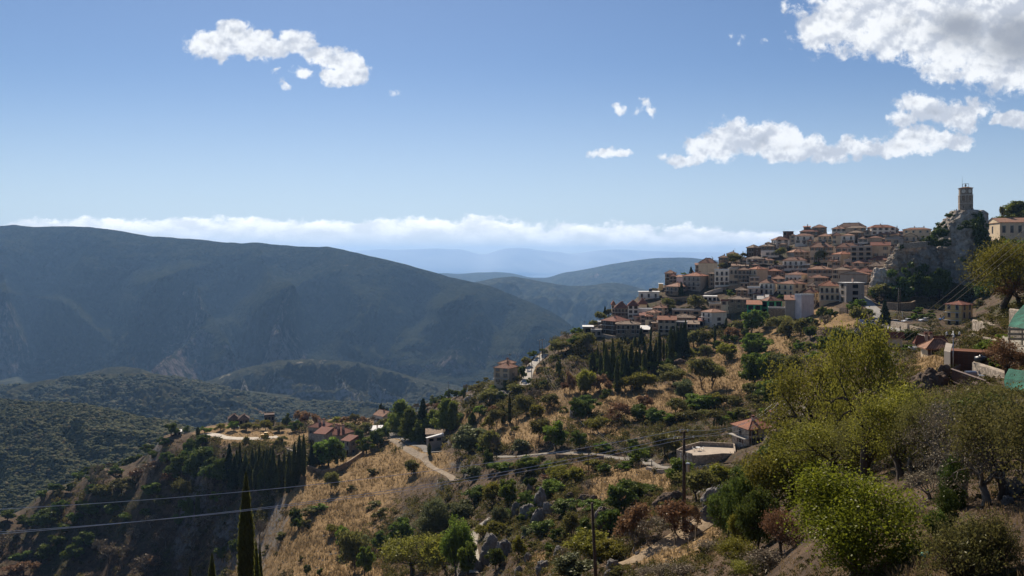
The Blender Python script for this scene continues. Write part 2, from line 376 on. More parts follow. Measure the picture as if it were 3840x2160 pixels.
def layer(name, ridge, dr, db, pyb, x0, x1, step, rows, gul, material, seed=1, conv=.9, gs=1.0, back=1.5, noise_ridge=.6, kind_label=None):
    """one range: ridge line (px,py), ridge distance, foot distance, foot row"""
    px = np.arange(x0, x1+step, step); rx, ry = zip(*ridge)
    PYR = np.interp(px, rx, ry)
    # smooth the corners of the outline a little, then roughen it
    for _ in range(3): PYR[1:-1] = (PYR[:-2]+2*PYR[1:-1]+PYR[2:])/4
    PYR = PYR+fbm2(px/9.0, px*0+seed, 4, seed)*noise_ridge
    Dr = np.interp(px, *zip(*dr)); Db = np.interp(px, *zip(*db)); Pb = np.interp(px, *zip(*pyb))
    zr = (HY-PYR)/F*Dr; zb = (HY-Pb)/F*Db
    tt = np.concatenate([np.linspace(-.25, 0, 5)[:-1], np.linspace(0, 1, rows), 1+np.linspace(0, .9, 18)[1:]**1.3])
    T, _ = np.meshgrid(tt, px, indexing='ij')
    DrG = np.tile(Dr, (len(tt), 1)); DbG = np.tile(Db, (len(tt), 1)); pxG = np.tile(px, (len(tt), 1))
    D = DbG+(DrG-DbG)*T
    g = np.where(T < 1, np.clip(T, -1, 1), 1)
    prof = np.where(g > 0, np.abs(g)**conv, g*1.0)
    Z = zb+(zr-zb)*prof
    bk = np.clip(T-1, 0, 9); Z = Z-bk*(Dr-Db)*(.34+.3*np.clip(T-1, 0, 1))
    X = (pxG-512)/F*D
    L = (Dr-Db).mean()
    env = np.clip(np.sin(np.clip(T, 0, 1)*math.pi), 0, 1)**.7*np.clip((1-T)*3.2, 0, 1)*np.clip((zr-zb)/np.percentile(zr-zb, 80), .12, 1)
    wx = X+D*.55+fbm2(X/L*1.6/gs, D/L*1.6/gs, 3, seed+50)*L*.35
    r1 = 1-np.abs(fbm2(wx/L*2.0/gs, D/L*.7/gs, 2, seed+3)*2)
    r2 = 1-np.abs(fbm2(wx/L*6/gs, D/L*2.6/gs, 4, seed+7)*2)
    r3 = fbm2(X/L*24/gs, D/L*16/gs, 5, seed+9)
    dz = (np.clip(r1, -1, 1)-.72)*gul*1.15+(r2-.6)*gul*.34+r3*gul*.12
    Z = Z+dz*env+r3*gul*.05*np.clip(T*3, 0, 1)*np.clip((1.0-T)*12, 0, 1)
    if name == 'mountain':   # spurs run down towards the valley, hollows between them
        pyn = HY-Z/D*F; adv = 0
        for line, wd, am in FOLDS:
            yy = np.array([q[1] for q in line], float); xx = np.array([q[0] for q in line], float)
            xs = np.interp(pyn, yy, xs_ := xx)+fbm2(pyn/14, pyn*0+am, 3, 4)*7; f = np.clip((pyn-yy[0]+6)/22, 0, 1)
            wv_ = wd*(.7+.5*np.clip((pyn-yy[0])/90, 0, 1.3)); adv = adv+am*f*np.exp(-np.abs((pxG-xs)/wv_)**1.5)
        adv = adv*np.clip(T*4+.3, 0, 1)*np.clip((1-T)*5, 0, 1)*(1+.35*r3)
        Dn = D-adv; X = X*Dn/D; Z = Z*Dn/D; D = Dn
    V = np.stack([X, D, Z], -1)
    nr, nc = T.shape; idx = np.arange(nr*nc).reshape(nr, nc)
    Fq = np.stack([idx[:-1, :-1], idx[:-1, 1:], idx[1:, 1:], idx[1:, :-1]], -1).reshape(-1, 4)
    me = new_mesh(name, V.reshape(-1, 3), Fq, [material], smooth=True)
    dzx = np.gradient(Z, axis=1)/(np.gradient(X, axis=1)+1e-9); dzy = np.gradient(Z, axis=0)/(np.gradient(D, axis=0)+1e-9)
    sl = np.sqrt(dzx**2+dzy**2); rk = np.clip((sl-.45)/.6, 0, 1)*np.clip(1.35-T*1.25, 0, 1)
    vattr(me, 'rock', rk.ravel())
    o = link(name, me); o['kind'] = 'structure'
    LAYERS[name] = (px, tt, X, D, Z)
    return o
m_wood = hill_mat('woodland_floor', (.045, .052, .02), (.085, .085, .035), (.16, .11, .06), (.2, .18, .16), .012, 3.0, .2, .66, .16)
m_hillc = hill_mat('scrub_hill', (.04, .046, .022), (.09, .08, .045), (.25, .165, .085), (.22, .2, .175), .006, 7, .4, .57, .09)
m_hilld = hill_mat('stony_hill', (.04, .046, .026), (.09, .085, .06), (.2, .17, .12), (.24, .22, .2), .008, 7, .5, .60, .08)
m_mount = hill_mat('mountain_scrub', (.010, .015, .010), (.046, .048, .024), (.19, .13, .095), (.14, .11, .10), .0026, 55, .5, .64, .045)
m_farh = hill_mat('far_scrub', (.04, .05, .03), (.08, .08, .05), (.24, .17, .12), (.22, .2, .18), .0012, 40, .3, .63, .02)
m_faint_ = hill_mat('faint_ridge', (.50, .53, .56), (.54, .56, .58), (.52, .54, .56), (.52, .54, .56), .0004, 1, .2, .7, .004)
m_faint, t = mat('haze_painted_range'); surf(t, (.72, .74, .76), 1, None, spec=0)  # distance haze painted into the colour, so the range fades into the sky
layer('mountain', [(-120, 224), (-40, 224), (0, 226), (14, 224.6), (22, 226), (34, 227), (60, 226.4), (78, 226.2), (100, 228), (120, 231), (150, 236), (185, 238.5), (205, 240), (222, 242), (240, 243.2), (258, 242.4), (275, 244.5), (296, 246.3), (318, 247), (328, 246.4), (345, 250), (370, 256), (400, 263), (428, 270.5), (446, 276), (470, 281.5), (490, 286), (510, 294), (530, 302), (548, 310), (560, 317), (572, 326), (600, 348), (640, 390), (700, 430)],
      [(-120, 5200), (0, 4900), (300, 4600), (450, 4300), (570, 3900), (700, 3600)], [(-120, 3100), (300, 3000), (500, 2900), (700, 2700)],
      [(-120, 400), (300, 402), (500, 410), (700, 470)], -120, 700, 1.0, 360, 260, m_mount, 11, 1.0, .8, noise_ridge=.5)
layer('hill', [(430, 283), (470, 283), (482, 281), (492, 278.6), (501, 277.6), (512, 276.4), (516, 276.6), (532, 279.6), (550, 283), (569, 286), (580, 286), (592, 285), (605, 283), (614, 282.8), (624, 284), (640, 288), (665, 294), (700, 303), (760, 320)],
      [(430, 6300), (760, 5600)], [(430, 4700), (760, 4300)], [(430, 345), (760, 350)], 430, 760, 1.5, 150, 190, m_farh, 5, .9, .7, noise_ridge=.4)
layer('hill', [(500, 281), (526, 277.4), (540, 277.9), (544, 278), (550.5, 277), (562.5, 273), (585, 269.4), (611, 264), (638, 260), (657, 258), (680, 257.6), (695, 258), (701, 259), (740, 262), (860, 270)],
      [(500, 10500), (860, 9500)], [(500, 8000), (860, 7500)], [(500, 312), (860, 310)], 500, 860, 2, 100, 260, m_farh, 15, .9, .8, noise_ridge=.25)
layer('hill', [(380, 277), (444, 273), (459, 274), (479, 272.4), (497, 272), (512, 273.3), (523, 275.8), (528, 277.2), (545, 279), (580, 284)],
      [(380, 12500), (580, 12500)], [(380, 9500), (580, 9500)], [(380, 300), (580, 300)], 380, 580, 2, 60, 200, m_farh, 25, .9, .8, noise_ridge=.2)
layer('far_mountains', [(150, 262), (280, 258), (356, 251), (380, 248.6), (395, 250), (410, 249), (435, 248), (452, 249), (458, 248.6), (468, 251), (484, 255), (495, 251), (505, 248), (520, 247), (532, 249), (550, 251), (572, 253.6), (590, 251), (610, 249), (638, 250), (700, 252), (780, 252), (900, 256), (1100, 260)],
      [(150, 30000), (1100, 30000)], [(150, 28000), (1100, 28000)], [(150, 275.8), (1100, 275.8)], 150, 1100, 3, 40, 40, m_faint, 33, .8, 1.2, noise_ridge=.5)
layer('hill', [(120, 392), (150, 390), (190, 385), (211, 380), (240, 369), (278, 360.5), (310, 359.5), (340, 360.5), (358, 362.5), (385, 369), (417, 378), (450, 384), (480, 392), (560, 410)],
      [(120, 2900), (560, 2800)], [(120, 2450), (560, 2400)], [(120, 418), (200, 408), (300, 402), (560, 420)], 120, 560, 1.0, 110, 95, m_hilld, 41, .8, .7, back=4)
layer('hill', [(40, 384), (70, 378), (92, 371.5), (110, 367.5), (125, 366.5), (142, 369), (160, 376), (185, 382), (220, 388), (300, 396)],
      [(40, 2500), (300, 2500)], [(40, 2250), (300, 2250)], [(40, 396), (300, 405)], 40, 300, 1.0, 60, 22, m_hilld, 43, .8, .7, back=4)
layer('hill', [(-120, 390), (-40, 388), (0, 386), (30, 383), (60, 378), (100, 374.5), (130, 373), (152, 373.2), (180, 377), (210, 384), (240, 391), (262, 395), (285, 399), (330, 402.5), (370, 403), (400, 406), (440, 402), (480, 400), (560, 420)],
      [(-120, 2250), (0, 2200), (560, 2050)], [(-120, 1750), (560, 1650)], [(-120, 440), (560, 455)], -120, 560, 1.0, 150, 62, m_hillc, 51, .8, .62, back=3)
layer('wooded_hill', [(-140, 392), (-60, 394), (0, 398.5), (30, 401), (60, 402), (85, 404), (110, 409), (140, 417), (160, 420), (175, 422), (190, 428), (215, 437), (240, 447), (300, 470)],
      [(-140, 1400), (0, 1250), (190, 1050), (300, 980)], [(-140, 820), (0, 760), (190, 740), (300, 740)], [(-140, 560), (0, 545), (190, 530), (300, 540)], -140, 300, .8, 170, 46, m_wood, 61, .75, .7, back=5)

# valley floor, lowland and sea to the horizon
def sheet(name, x0, x1, y0, y1, z, n, material, amp=0, seed=0):
    xs = np.linspace(x0, x1, n); ys = np.linspace(y0, y1, n); X, Y = np.meshgrid(xs, ys)
    Z = z+fbm2(X/1500, Y/1500, 5, seed)*amp
    idx = np.arange(n*n).reshape(n, n)
    Fq = np.stack([idx[:-1, :-1], idx[:-1, 1:], idx[1:, 1:], idx[1:, :-1]], -1).reshape(-1, 4)
    me = new_mesh(name, np.stack([X, Y, Z], -1).reshape(-1, 3), Fq, [material], smooth=True)
    vattr(me, 'rock', np.zeros(n*n)); o = link(name, me); o['kind'] = 'structure'; return o
sheet('valley_floor', -9000, 9000, 60, 9000, -560, 160, m_farh, 40, 4)
m_sea, t = mat('sea_water'); surf(t, (.02, .05, .09), .18, t.noise(t.n('ShaderNodeTexCoord').outputs['Object'], .01, 4), 2, .4, .5)
sheet('sea', -26000, 26000, 200, 31500, -655, 12, m_sea)
# ============================================================ sky, sun, air, camera
SUN_AZ = rad(-14)      # left (-) or right of the view axis
SUN_EL = rad(40)
w = bpy.data.worlds.new('World'); S.world = w; w.use_nodes = True
t = NT(w.node_tree)
sky = t.n('ShaderNodeTexSky', sky_type='NISHITA', sun_disc=False, sun_elevation=SUN_EL, sun_rotation=SUN_AZ, altitude=900, air_density=1.0, dust_density=.3, ozone_density=3.0)
gen = t.n('ShaderNodeTexCoord').outputs['Generated']
sep = t.n('ShaderNodeSeparateXYZ', ins={0: gen})
dy = t.math('MAXIMUM', sep.outputs[1], .02)
u = t.math('DIVIDE', sep.outputs[0], dy); v = t.math('DIVIDE', sep.outputs[2], dy)
cv = t.n('ShaderNodeCombineXYZ', ins={0: u, 1: v, 2: 0.0}).outputs[0]
def vadd(a, b, op='ADD'):
    nd = t.n('ShaderNodeVectorMath', operation=op)
    for i, x in enumerate((a, b)):
        if isinstance(x, bpy.types.NodeSocket): t.L(x, nd.inputs[i])
        else: nd.inputs[i].default_value = x
    return nd.outputs[0]
wn = t.noise(cv, 20, 5, .6, 'Color')
wv = vadd(vadd(wn, (.5, .5, .5), 'SUBTRACT'), (.042, .034, 0), 'MULTIPLY')
cw = vadd(cv, wv)
# clouds as lumps in directions of the sky: (px, py, rx, ry, strength)
BL = [ # upper left cloud
 (205, 45, 19, 12, 1), (221, 44, 22, 15, 1), (232, 33, 16, 14, 1.1), (248, 42, 24, 14, 1), (268, 50, 28, 11, 1), (292, 44, 20, 14, 1), (306, 42, 14, 12, .8), (318, 54, 26, 10, .95), (338, 62, 20, 9, .9), (352, 68, 17, 13, 1), (343, 77, 24, 8, .95), (279, 71, 7, 5, .5), (302, 74, 14, 6, .55), (286, 83, 6, 6, .4), (395, 88, 6, 6, .3),
 # upper right cloud
 (818, 30, 28, 22, .85), (840, 20, 34, 28, 1), (862, 42, 28, 14, .8), (905, 22, 50, 34, 1.2), (960, 30, 62, 46, 1.5), (1015, 35, 60, 50, 1.7), (1060, 20, 80, 62, 1.6), (880, 0, 60, 20, .9), (940, 68, 26, 11, .8), (990, 66, 44, 16, 1), (1040, 70, 40, 18, 1), (787, 4, 7, 9, .45), (734, 38, 9, 8, .3), (762, 41, 5, 5, .25),
 # small and right hand clouds
 (617, 107, 9, 6, .5), (648, 104, 8, 9, .42), (652, 114, 6, 9, .42), (637, 113, 9, 7, .3), (606, 154, 24, 5, .75), (680, 159, 30, 5.5, .85), (715, 147, 34, 13, 1), (733, 133, 24, 14, .95), (762, 140, 34, 16, 1.1), (790, 147, 36, 13, 1.1), (820, 153, 34, 10, 1), (858, 148, 34, 9, .95), (895, 145, 40, 11, 1), (915, 137, 30, 12, 1), (945, 139, 28, 9, .95), (912, 103, 15, 12, .95), (935, 112, 26, 15, 1.05), (960, 116, 26, 14, 1), (978, 108, 14, 12, .8), (905, 120, 16, 9, .7), (1012, 119, 20, 9, .95), (1035, 120, 20, 9, 1), (540, 154, 5, 3, .2)]
def lumps(vec):
    d = None
    for (px, py, rx, ry, s) in BL:
        mp = t.n('ShaderNodeMapping', vector_type='TEXTURE', ins={'Vector': vec, 'Location': ((px-512)/F, (HY-py)/F, 0), 'Scale': (rx*1.38/F, ry*1.38/F, 1)})
        ln = t.n('ShaderNodeVectorMath', operation='LENGTH', ins={0: mp.outputs[0]}).outputs['Value']
        f = t.math('MULTIPLY', t.math('SUBTRACT', 1.0, ln, clamp=True), s)
        d = f if d is None else t.math('MAXIMUM', d, f)
    return d
base = lumps(cw)
# the long bank over the horizon
def ramp(x, pts):
    nd = t.n('ShaderNodeFloatCurve'); c = nd.mapping.curves[0]
    lo, hi = pts[0][0], pts[-1][0]
    mr = t.n('ShaderNodeMapRange', ins={0: x, 1: (lo-512)/F, 2: (hi-512)/F}); t.L(mr.outputs[0], nd.inputs['Value'])
    while len(c.points) < len(pts): c.points.new(.5, .5)
    for p, (a, b) in zip(c.points, pts): p.location = ((a-lo)/(hi-lo), b); p.handle_type = 'AUTO'
    nd.mapping.update(); return nd.outputs[0]
su = t.n('ShaderNodeSeparateXYZ', ins={0: cw})
top = ramp(su.outputs[0], [(-60, .42), (0, .36), (14, .46), (30, .60), (90, .60), (125, .50), (150, .52), (180, .60), (215, .60), (250, .52), (285, .58), (330, .56), (385, .60), (430, .57), (470, .58), (520, .50), (545, .42), (575, .44), (600, .46), (640, .40), (680, .33), (720, .36), (760, .27), (900, .1)])
# 0..1 -> rows 244 .. 204
tv = t.math('MULTIPLY_ADD', top, 40/F, (HY-240)/F)
bank = t.math('MINIMUM', t.math('MAXIMUM', t.math('MULTIPLY', t.math('SUBTRACT', tv, su.outputs[1]), F/26.0), -1.0), 1.0)   # depth below the top
bn = t.noise(vadd(cv, (1.6, 3.0, 1), 'MULTIPLY'), 16, 7, .58)
bank_a = t.math('MULTIPLY', t.ss(t.math('ADD', bank, t.math('MULTIPLY', t.math('SUBTRACT', bn, .5), .95)), .0, .22),
                t.ss(su.outputs[1], (HY-262)/F, (HY-248)/F))
edge = t.noise(cv, 50, 7, .63, dist=.25)
den = t.math('MULTIPLY', t.math('ADD', t.math('SUBTRACT', base, .13), t.math('MULTIPLY', t.math('SUBTRACT', edge, .5), 1.5)), t.ss(base, 0.0, .12))
alpha = t.ss(den, .0, .36)
thick = t.ss(t.math('ADD', base, t.math('MULTIPLY', t.math('SUBTRACT', t.noise(cv, 11, 5, .55), .5), .8)), .72, 1.45)
def emboss(vec, sc, off, dt=7):
    a_ = t.noise(vec, sc, dt, .58); b_ = t.noise(vadd(vec, off), sc, dt, .58); return t.math('SUBTRACT', a_, b_)
lit = t.ss(t.math('ADD', emboss(cv, 16, (-.004, .016, 0), 4), t.math('MULTIPLY', emboss(cv, 44, (-.001, .006, 0), 4), .6)), -.15, .12)
wh = t.mix(lit, (4.3, 4.6, 5.2), (7.3, 7.4, 7.5))
cc = t.mix(t.math('MULTIPLY', thick, .9), wh, (2.5, 2.7, 3.1))
puff = t.noise(vadd(cv, (.006, -.012, 0)), 34, 7, .6)
bshade = t.noise(vadd(vadd(cv, (.0, .004, 0)), (2.2, 5.5, 1), 'MULTIPLY'), 14, 8, .62)
bl_ = t.ss(emboss(vadd(cv, (1, 1.9, 1), 'MULTIPLY'), 22, (-.004, .02, 0), 5), -.2, .16)
bl_ = t.math('MULTIPLY', t.math('MULTIPLY_ADD', bl_, .75, .25), t.math('MULTIPLY_ADD', bank, -.85, 1.0))
bc = t.mix(bl_, (6.0, 6.3, 6.5), (11.4, 11.0, 10.6))
skyc = t.mix(1.0, sky.outputs[0], (.50, .525, .575), 'MULTIPLY')
skyc = t.mix(t.math('MULTIPLY', t.math('SUBTRACT', 1.0, t.ss(v, -.04, .26)), .6), skyc, (5.3, 5.9, 6.4))
c1 = t.mix(t.math('MULTIPLY', bank_a, .92), skyc, bc)
c2 = t.mix(t.math('MULTIPLY', alpha, .97), c1, cc)
bg = t.n('ShaderNodeBackground', ins={'Color': c2, 'Strength': .1})
t.L(bg.outputs[0], t.n('ShaderNodeOutputWorld').inputs[0])
w.cycles.sampling_method = 'MANUAL'; w.cycles.sample_map_resolution = 512

sl = bpy.data.lights.new('sun', 'SUN'); sl.energy = 5.0; sl.angle = rad(.55); sl.color = (1, .885, .735)
so = bpy.data.objects.new('sun', sl); COL.objects.link(so)
from mathutils import Vector
sd = Vector((math.sin(SUN_AZ)*math.cos(SUN_EL), math.cos(SUN_AZ)*math.cos(SUN_EL), math.sin(SUN_EL)))
so.rotation_euler = sd.to_track_quat('Z', 'Y').to_euler()

# the air between here and the far ranges
hm = bpy.data.materials.new('hazy_air'); hm.use_nodes = True; t = NT(hm.node_tree)
pv = t.n('ShaderNodeVolumePrincipled', ins={'Color': (.32, .575, 1, 1), 'Density': 4.8e-5, 'Anisotropy': .3})
t.L(pv.outputs[0], t.n('ShaderNodeOutputMaterial').inputs['Volume'])
hz = MB().box(-27000, 27000, -60, 31800, -700, 430).build('haze', hm); hz['kind'] = 'stuff'
cam = bpy.data.cameras.new('camera'); co = bpy.data.objects.new('camera', cam); COL.objects.link(co)
co.rotation_euler = (rad(90), 0, 0); cam.sensor_width = 36; cam.lens = 36*F/1024; cam.shift_y = (HY-288)/1024
cam.clip_start = .1; cam.clip_end = 120000; S.camera = co
S.view_settings.view_transform = 'Standard'; S.view_settings.look = 'None'; S.view_settings.gamma = 1; S.view_settings.exposure = .48
S.cycles.use_denoising = True
S.cycles.max_bounces = 5; S.cycles.diffuse_bounces = 2; S.cycles.glossy_bounces = 2; S.cycles.transmission_bounces = 3
S.cycles.transparent_max_bounces = 6; S.cycles.volume_bounces = 0
# ============================================================ plants
rng = np.random.default_rng(11)
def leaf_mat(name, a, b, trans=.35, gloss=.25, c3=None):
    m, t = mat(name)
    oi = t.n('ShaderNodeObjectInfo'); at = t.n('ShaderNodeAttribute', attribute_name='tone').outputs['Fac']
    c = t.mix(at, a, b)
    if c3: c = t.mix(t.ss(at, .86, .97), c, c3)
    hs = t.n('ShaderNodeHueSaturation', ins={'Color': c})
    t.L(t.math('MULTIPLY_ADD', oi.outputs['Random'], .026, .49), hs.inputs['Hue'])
    t.L(t.math('MULTIPLY_ADD', oi.outputs['Random'], .5, .75), hs.inputs['Value'])
    d = t.n('ShaderNodeBsdfDiffuse', ins={'Color': hs.outputs[0]}); tr = t.n('ShaderNodeBsdfTranslucent', ins={'Color': hs.outputs[0]})
    g = t.n('ShaderNodeBsdfGlossy', ins={'Color': (.55, .55, .5, 1), 'Roughness': .42})
    mx = t.n('ShaderNodeMixShader', ins={0: trans, 1: d.outputs[0], 2: tr.outputs[0]})
    mx2 = t.n('ShaderNodeMixShader', ins={0: gloss*.06, 1: mx.outputs[0], 2: g.outputs[0]})
    t.L(mx2.outputs[0], t.n('ShaderNodeOutputMaterial').inputs[0]); return m
LM = {'cypress_lit': leaf_mat('sunlit_cypress_scales', (0.05, 0.066, 0.015), (0.19, 0.20, 0.05), .5, .2),  # near trees: sunlight painted in as a brighter copy of the cypress colour
      'oak': leaf_mat('evergreen_leaves', (0.050, 0.075, 0.018), (0.158, 0.198, 0.041), .3),
      'green': leaf_mat('green_leaves', (0.064, 0.105, 0.016), (0.192, 0.245, 0.041), .45),
      'olive': leaf_mat('dusty_leaves', (0.073, 0.076, 0.024), (0.211, 0.192, 0.059), .45, .25),
      'autumn': leaf_mat('yellowing_leaves', (.085, .088, .016), (.26, .235, .04), .5, .3, (.34, .22, .035)),
      'russet': leaf_mat('rusty_leaves', (0.121, 0.070, 0.041), (0.284, 0.155, 0.081), .35, .3),
      'cypress': leaf_mat('cypress_scales', (0.03, 0.042, 0.013), (0.13, 0.14, 0.038), .5, .2),
      'pine': leaf_mat('pine_needles', (0.076, 0.109, 0.020), (0.252, 0.279, 0.056), .4, .2),
      'fir': leaf_mat('fir_needles', (0.019, 0.032, 0.014), (0.054, 0.072, 0.029), .2, .2),
      'grey': leaf_mat('grey_green_leaves', (0.079, 0.094, 0.038), (0.196, 0.205, 0.090), .35, .35),
      'bright': leaf_mat('yellow_green_leaves', (0.07, 0.09, 0.008), (0.22, 0.225, 0.022), .55, .35, (0.399, 0.330, 0.030)),
      'ivy': leaf_mat('ivy_leaves', (0.030, 0.051, 0.012), (0.112, 0.150, 0.030), .25, .5),
      'dead': leaf_mat('dead_stems', (0.100, 0.080, 0.055), (0.260, 0.210, 0.150), .1, .2)}
m, t = mat('bark'); tc = t.n('ShaderNodeTexCoord').outputs['Object']; nn = t.noise(tc, 6, 5, .7)
surf(t, t.mix(t.ss(nn, .3, .7), (.035, .026, .02), (.11, .085, .065)), .95, nn, .03, 1); BARK = m
m, t = mat('grey_bark'); tc = t.n('ShaderNodeTexCoord').outputs['Object']; nn = t.noise(tc, 6, 5, .7)
surf(t, t.mix(t.ss(nn, .3, .7), (.09, .075, .06), (.21, .185, .155)), .95, nn, .03, 1); GBARK = m

def leaves_mesh(name, P, size, material, tone, up=.0, stretch=1.5, r=None):
    """small rhombic leaf clumps, one per point"""
    r = r or rng; n = len(P)
    a = r.normal(size=(n, 3)); a[:, 2] = a[:, 2]*(1-up)+up*1.6*np.sign(r.random(n)-.1); a /= np.linalg.norm(a, axis=1)[:, None]
    b = r.normal(size=(n, 3)); b -= a*(a*b).sum(1)[:, None]; b /= np.linalg.norm(b, axis=1)[:, None]
    s = size*(.6+.8*r.random(n))[:, None]
    V = np.stack([P-a*s*stretch*.5, P+b*s*.5, P+a*s*stretch*.5, P-b*s*.5], 1).reshape(-1, 3)
    me = new_mesh(name, V, np.arange(4*n).reshape(n, 4), [material])
    vattr(me, 'tone', np.repeat(np.clip(tone, 0, 1), 4)); return me
def branches(r, H, R, n_main=6, depth=3, spread=.8, trunk_h=.3, trunk_r=.035, lean=.1, up=.35):
    """skeleton in a crown of height H, radius R: returns tubes and tips"""
    T = []; tips = []
    base = np.array((0, 0, -.12*H)); top = np.array((r.normal()*lean*R, r.normal()*lean*R, trunk_h*H))
    mid = (base+top)/2+np.array((r.normal(), r.normal(), 0))*.03*H
    rr = trunk_r*H; T.append(([base, mid, top], [rr*1.25, rr, rr*.8]))
    def grow(p, d, L, rad_, lv):
        n = 3; pts = [p]; dd = d/np.linalg.norm(d)
        for i in range(n):
            dd = dd+r.normal(size=3)*.22+np.array((0, 0, up*.25)); dd /= np.linalg.norm(dd)
            pts.append(pts[-1]+dd*L/n)
        T.append((pts, [rad_*(1-.6*i/n) for i in range(n+1)]))
        if lv == 0: tips.append(pts[-1]); tips.append(pts[-2]); return
        k = 3 if lv > 1 else 3
        for j in range(k):
            q = pts[-1] if j < 2 else pts[2]
            a = r.normal(size=3); a -= dd*np.dot(a, dd); a /= np.linalg.norm(a)+1e-6
            grow(q, dd*.75+a*spread, L*.66, rad_*.5, lv-1)
    for i in range(n_main):
        a = 2*math.pi*(i+.5*r.random())/n_main; el = .45+.9*r.random()
        d = np.array((math.cos(a)*math.cos(el), math.sin(a)*math.cos(el), math.sin(el)))
        st = base+(top-base)*(.72+.28*r.random())
        L = np.linalg.norm(np.array((R*math.cos(el), 0, H*(1-trunk_h)*math.sin(el))))*.48
        grow(st, d, L, rr*.55, depth-1)
    return T, np.array(tips)
def tubes_mesh(name, T, material, n=5, minr=0):
    b = MB()
    for pts, rr in T: b.tube(pts, [max(x, minr) for x in rr], n if rr[0] > .05 else 3, cap=False)
    return b.mesh(name, [material], True)
def fit(P, T, R, H, zlo):
    """squeeze a skeleton into its crown box"""
    mx = np.percentile(np.hypot(P[:, 0], P[:, 1]), 95); mz = P[:, 2].max()
    sx = R/mx; sz = H*.96/mz
    P = P*(sx, sx, sz); T = [([q*np.array((sx, sx, sz)) for q in pts], rr) for pts, rr in T]; return P, T
def make_crown(r, kind, R, H, n, size, low=.25):
    """lumpy crown of leaf clumps: clusters spread through the volume"""
    k = max(14, int(n/90))
    d = r.normal(size=(k, 3)); d /= np.linalg.norm(d, axis=1)[:, None]
    rr = r.random(k)**.45
    c = d*rr[:, None]*(R*.82, R*.82, H*(1-low)/2*.86); c[:, 2] += H*(1+low)/2
    cs = (.13+.16*r.random(k))*R*1.25
    idx = r.integers(0, k, n); e = r.normal(size=(n, 3)); e /= np.linalg.norm(e, axis=1)[:, None]
    q = r.random(n)**.5
    P = c[idx]+e*(cs[idx]*q)[:, None]*(1, 1, .75)
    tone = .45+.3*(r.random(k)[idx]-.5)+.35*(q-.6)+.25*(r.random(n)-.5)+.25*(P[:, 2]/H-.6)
    return P, tone
LIB = {}
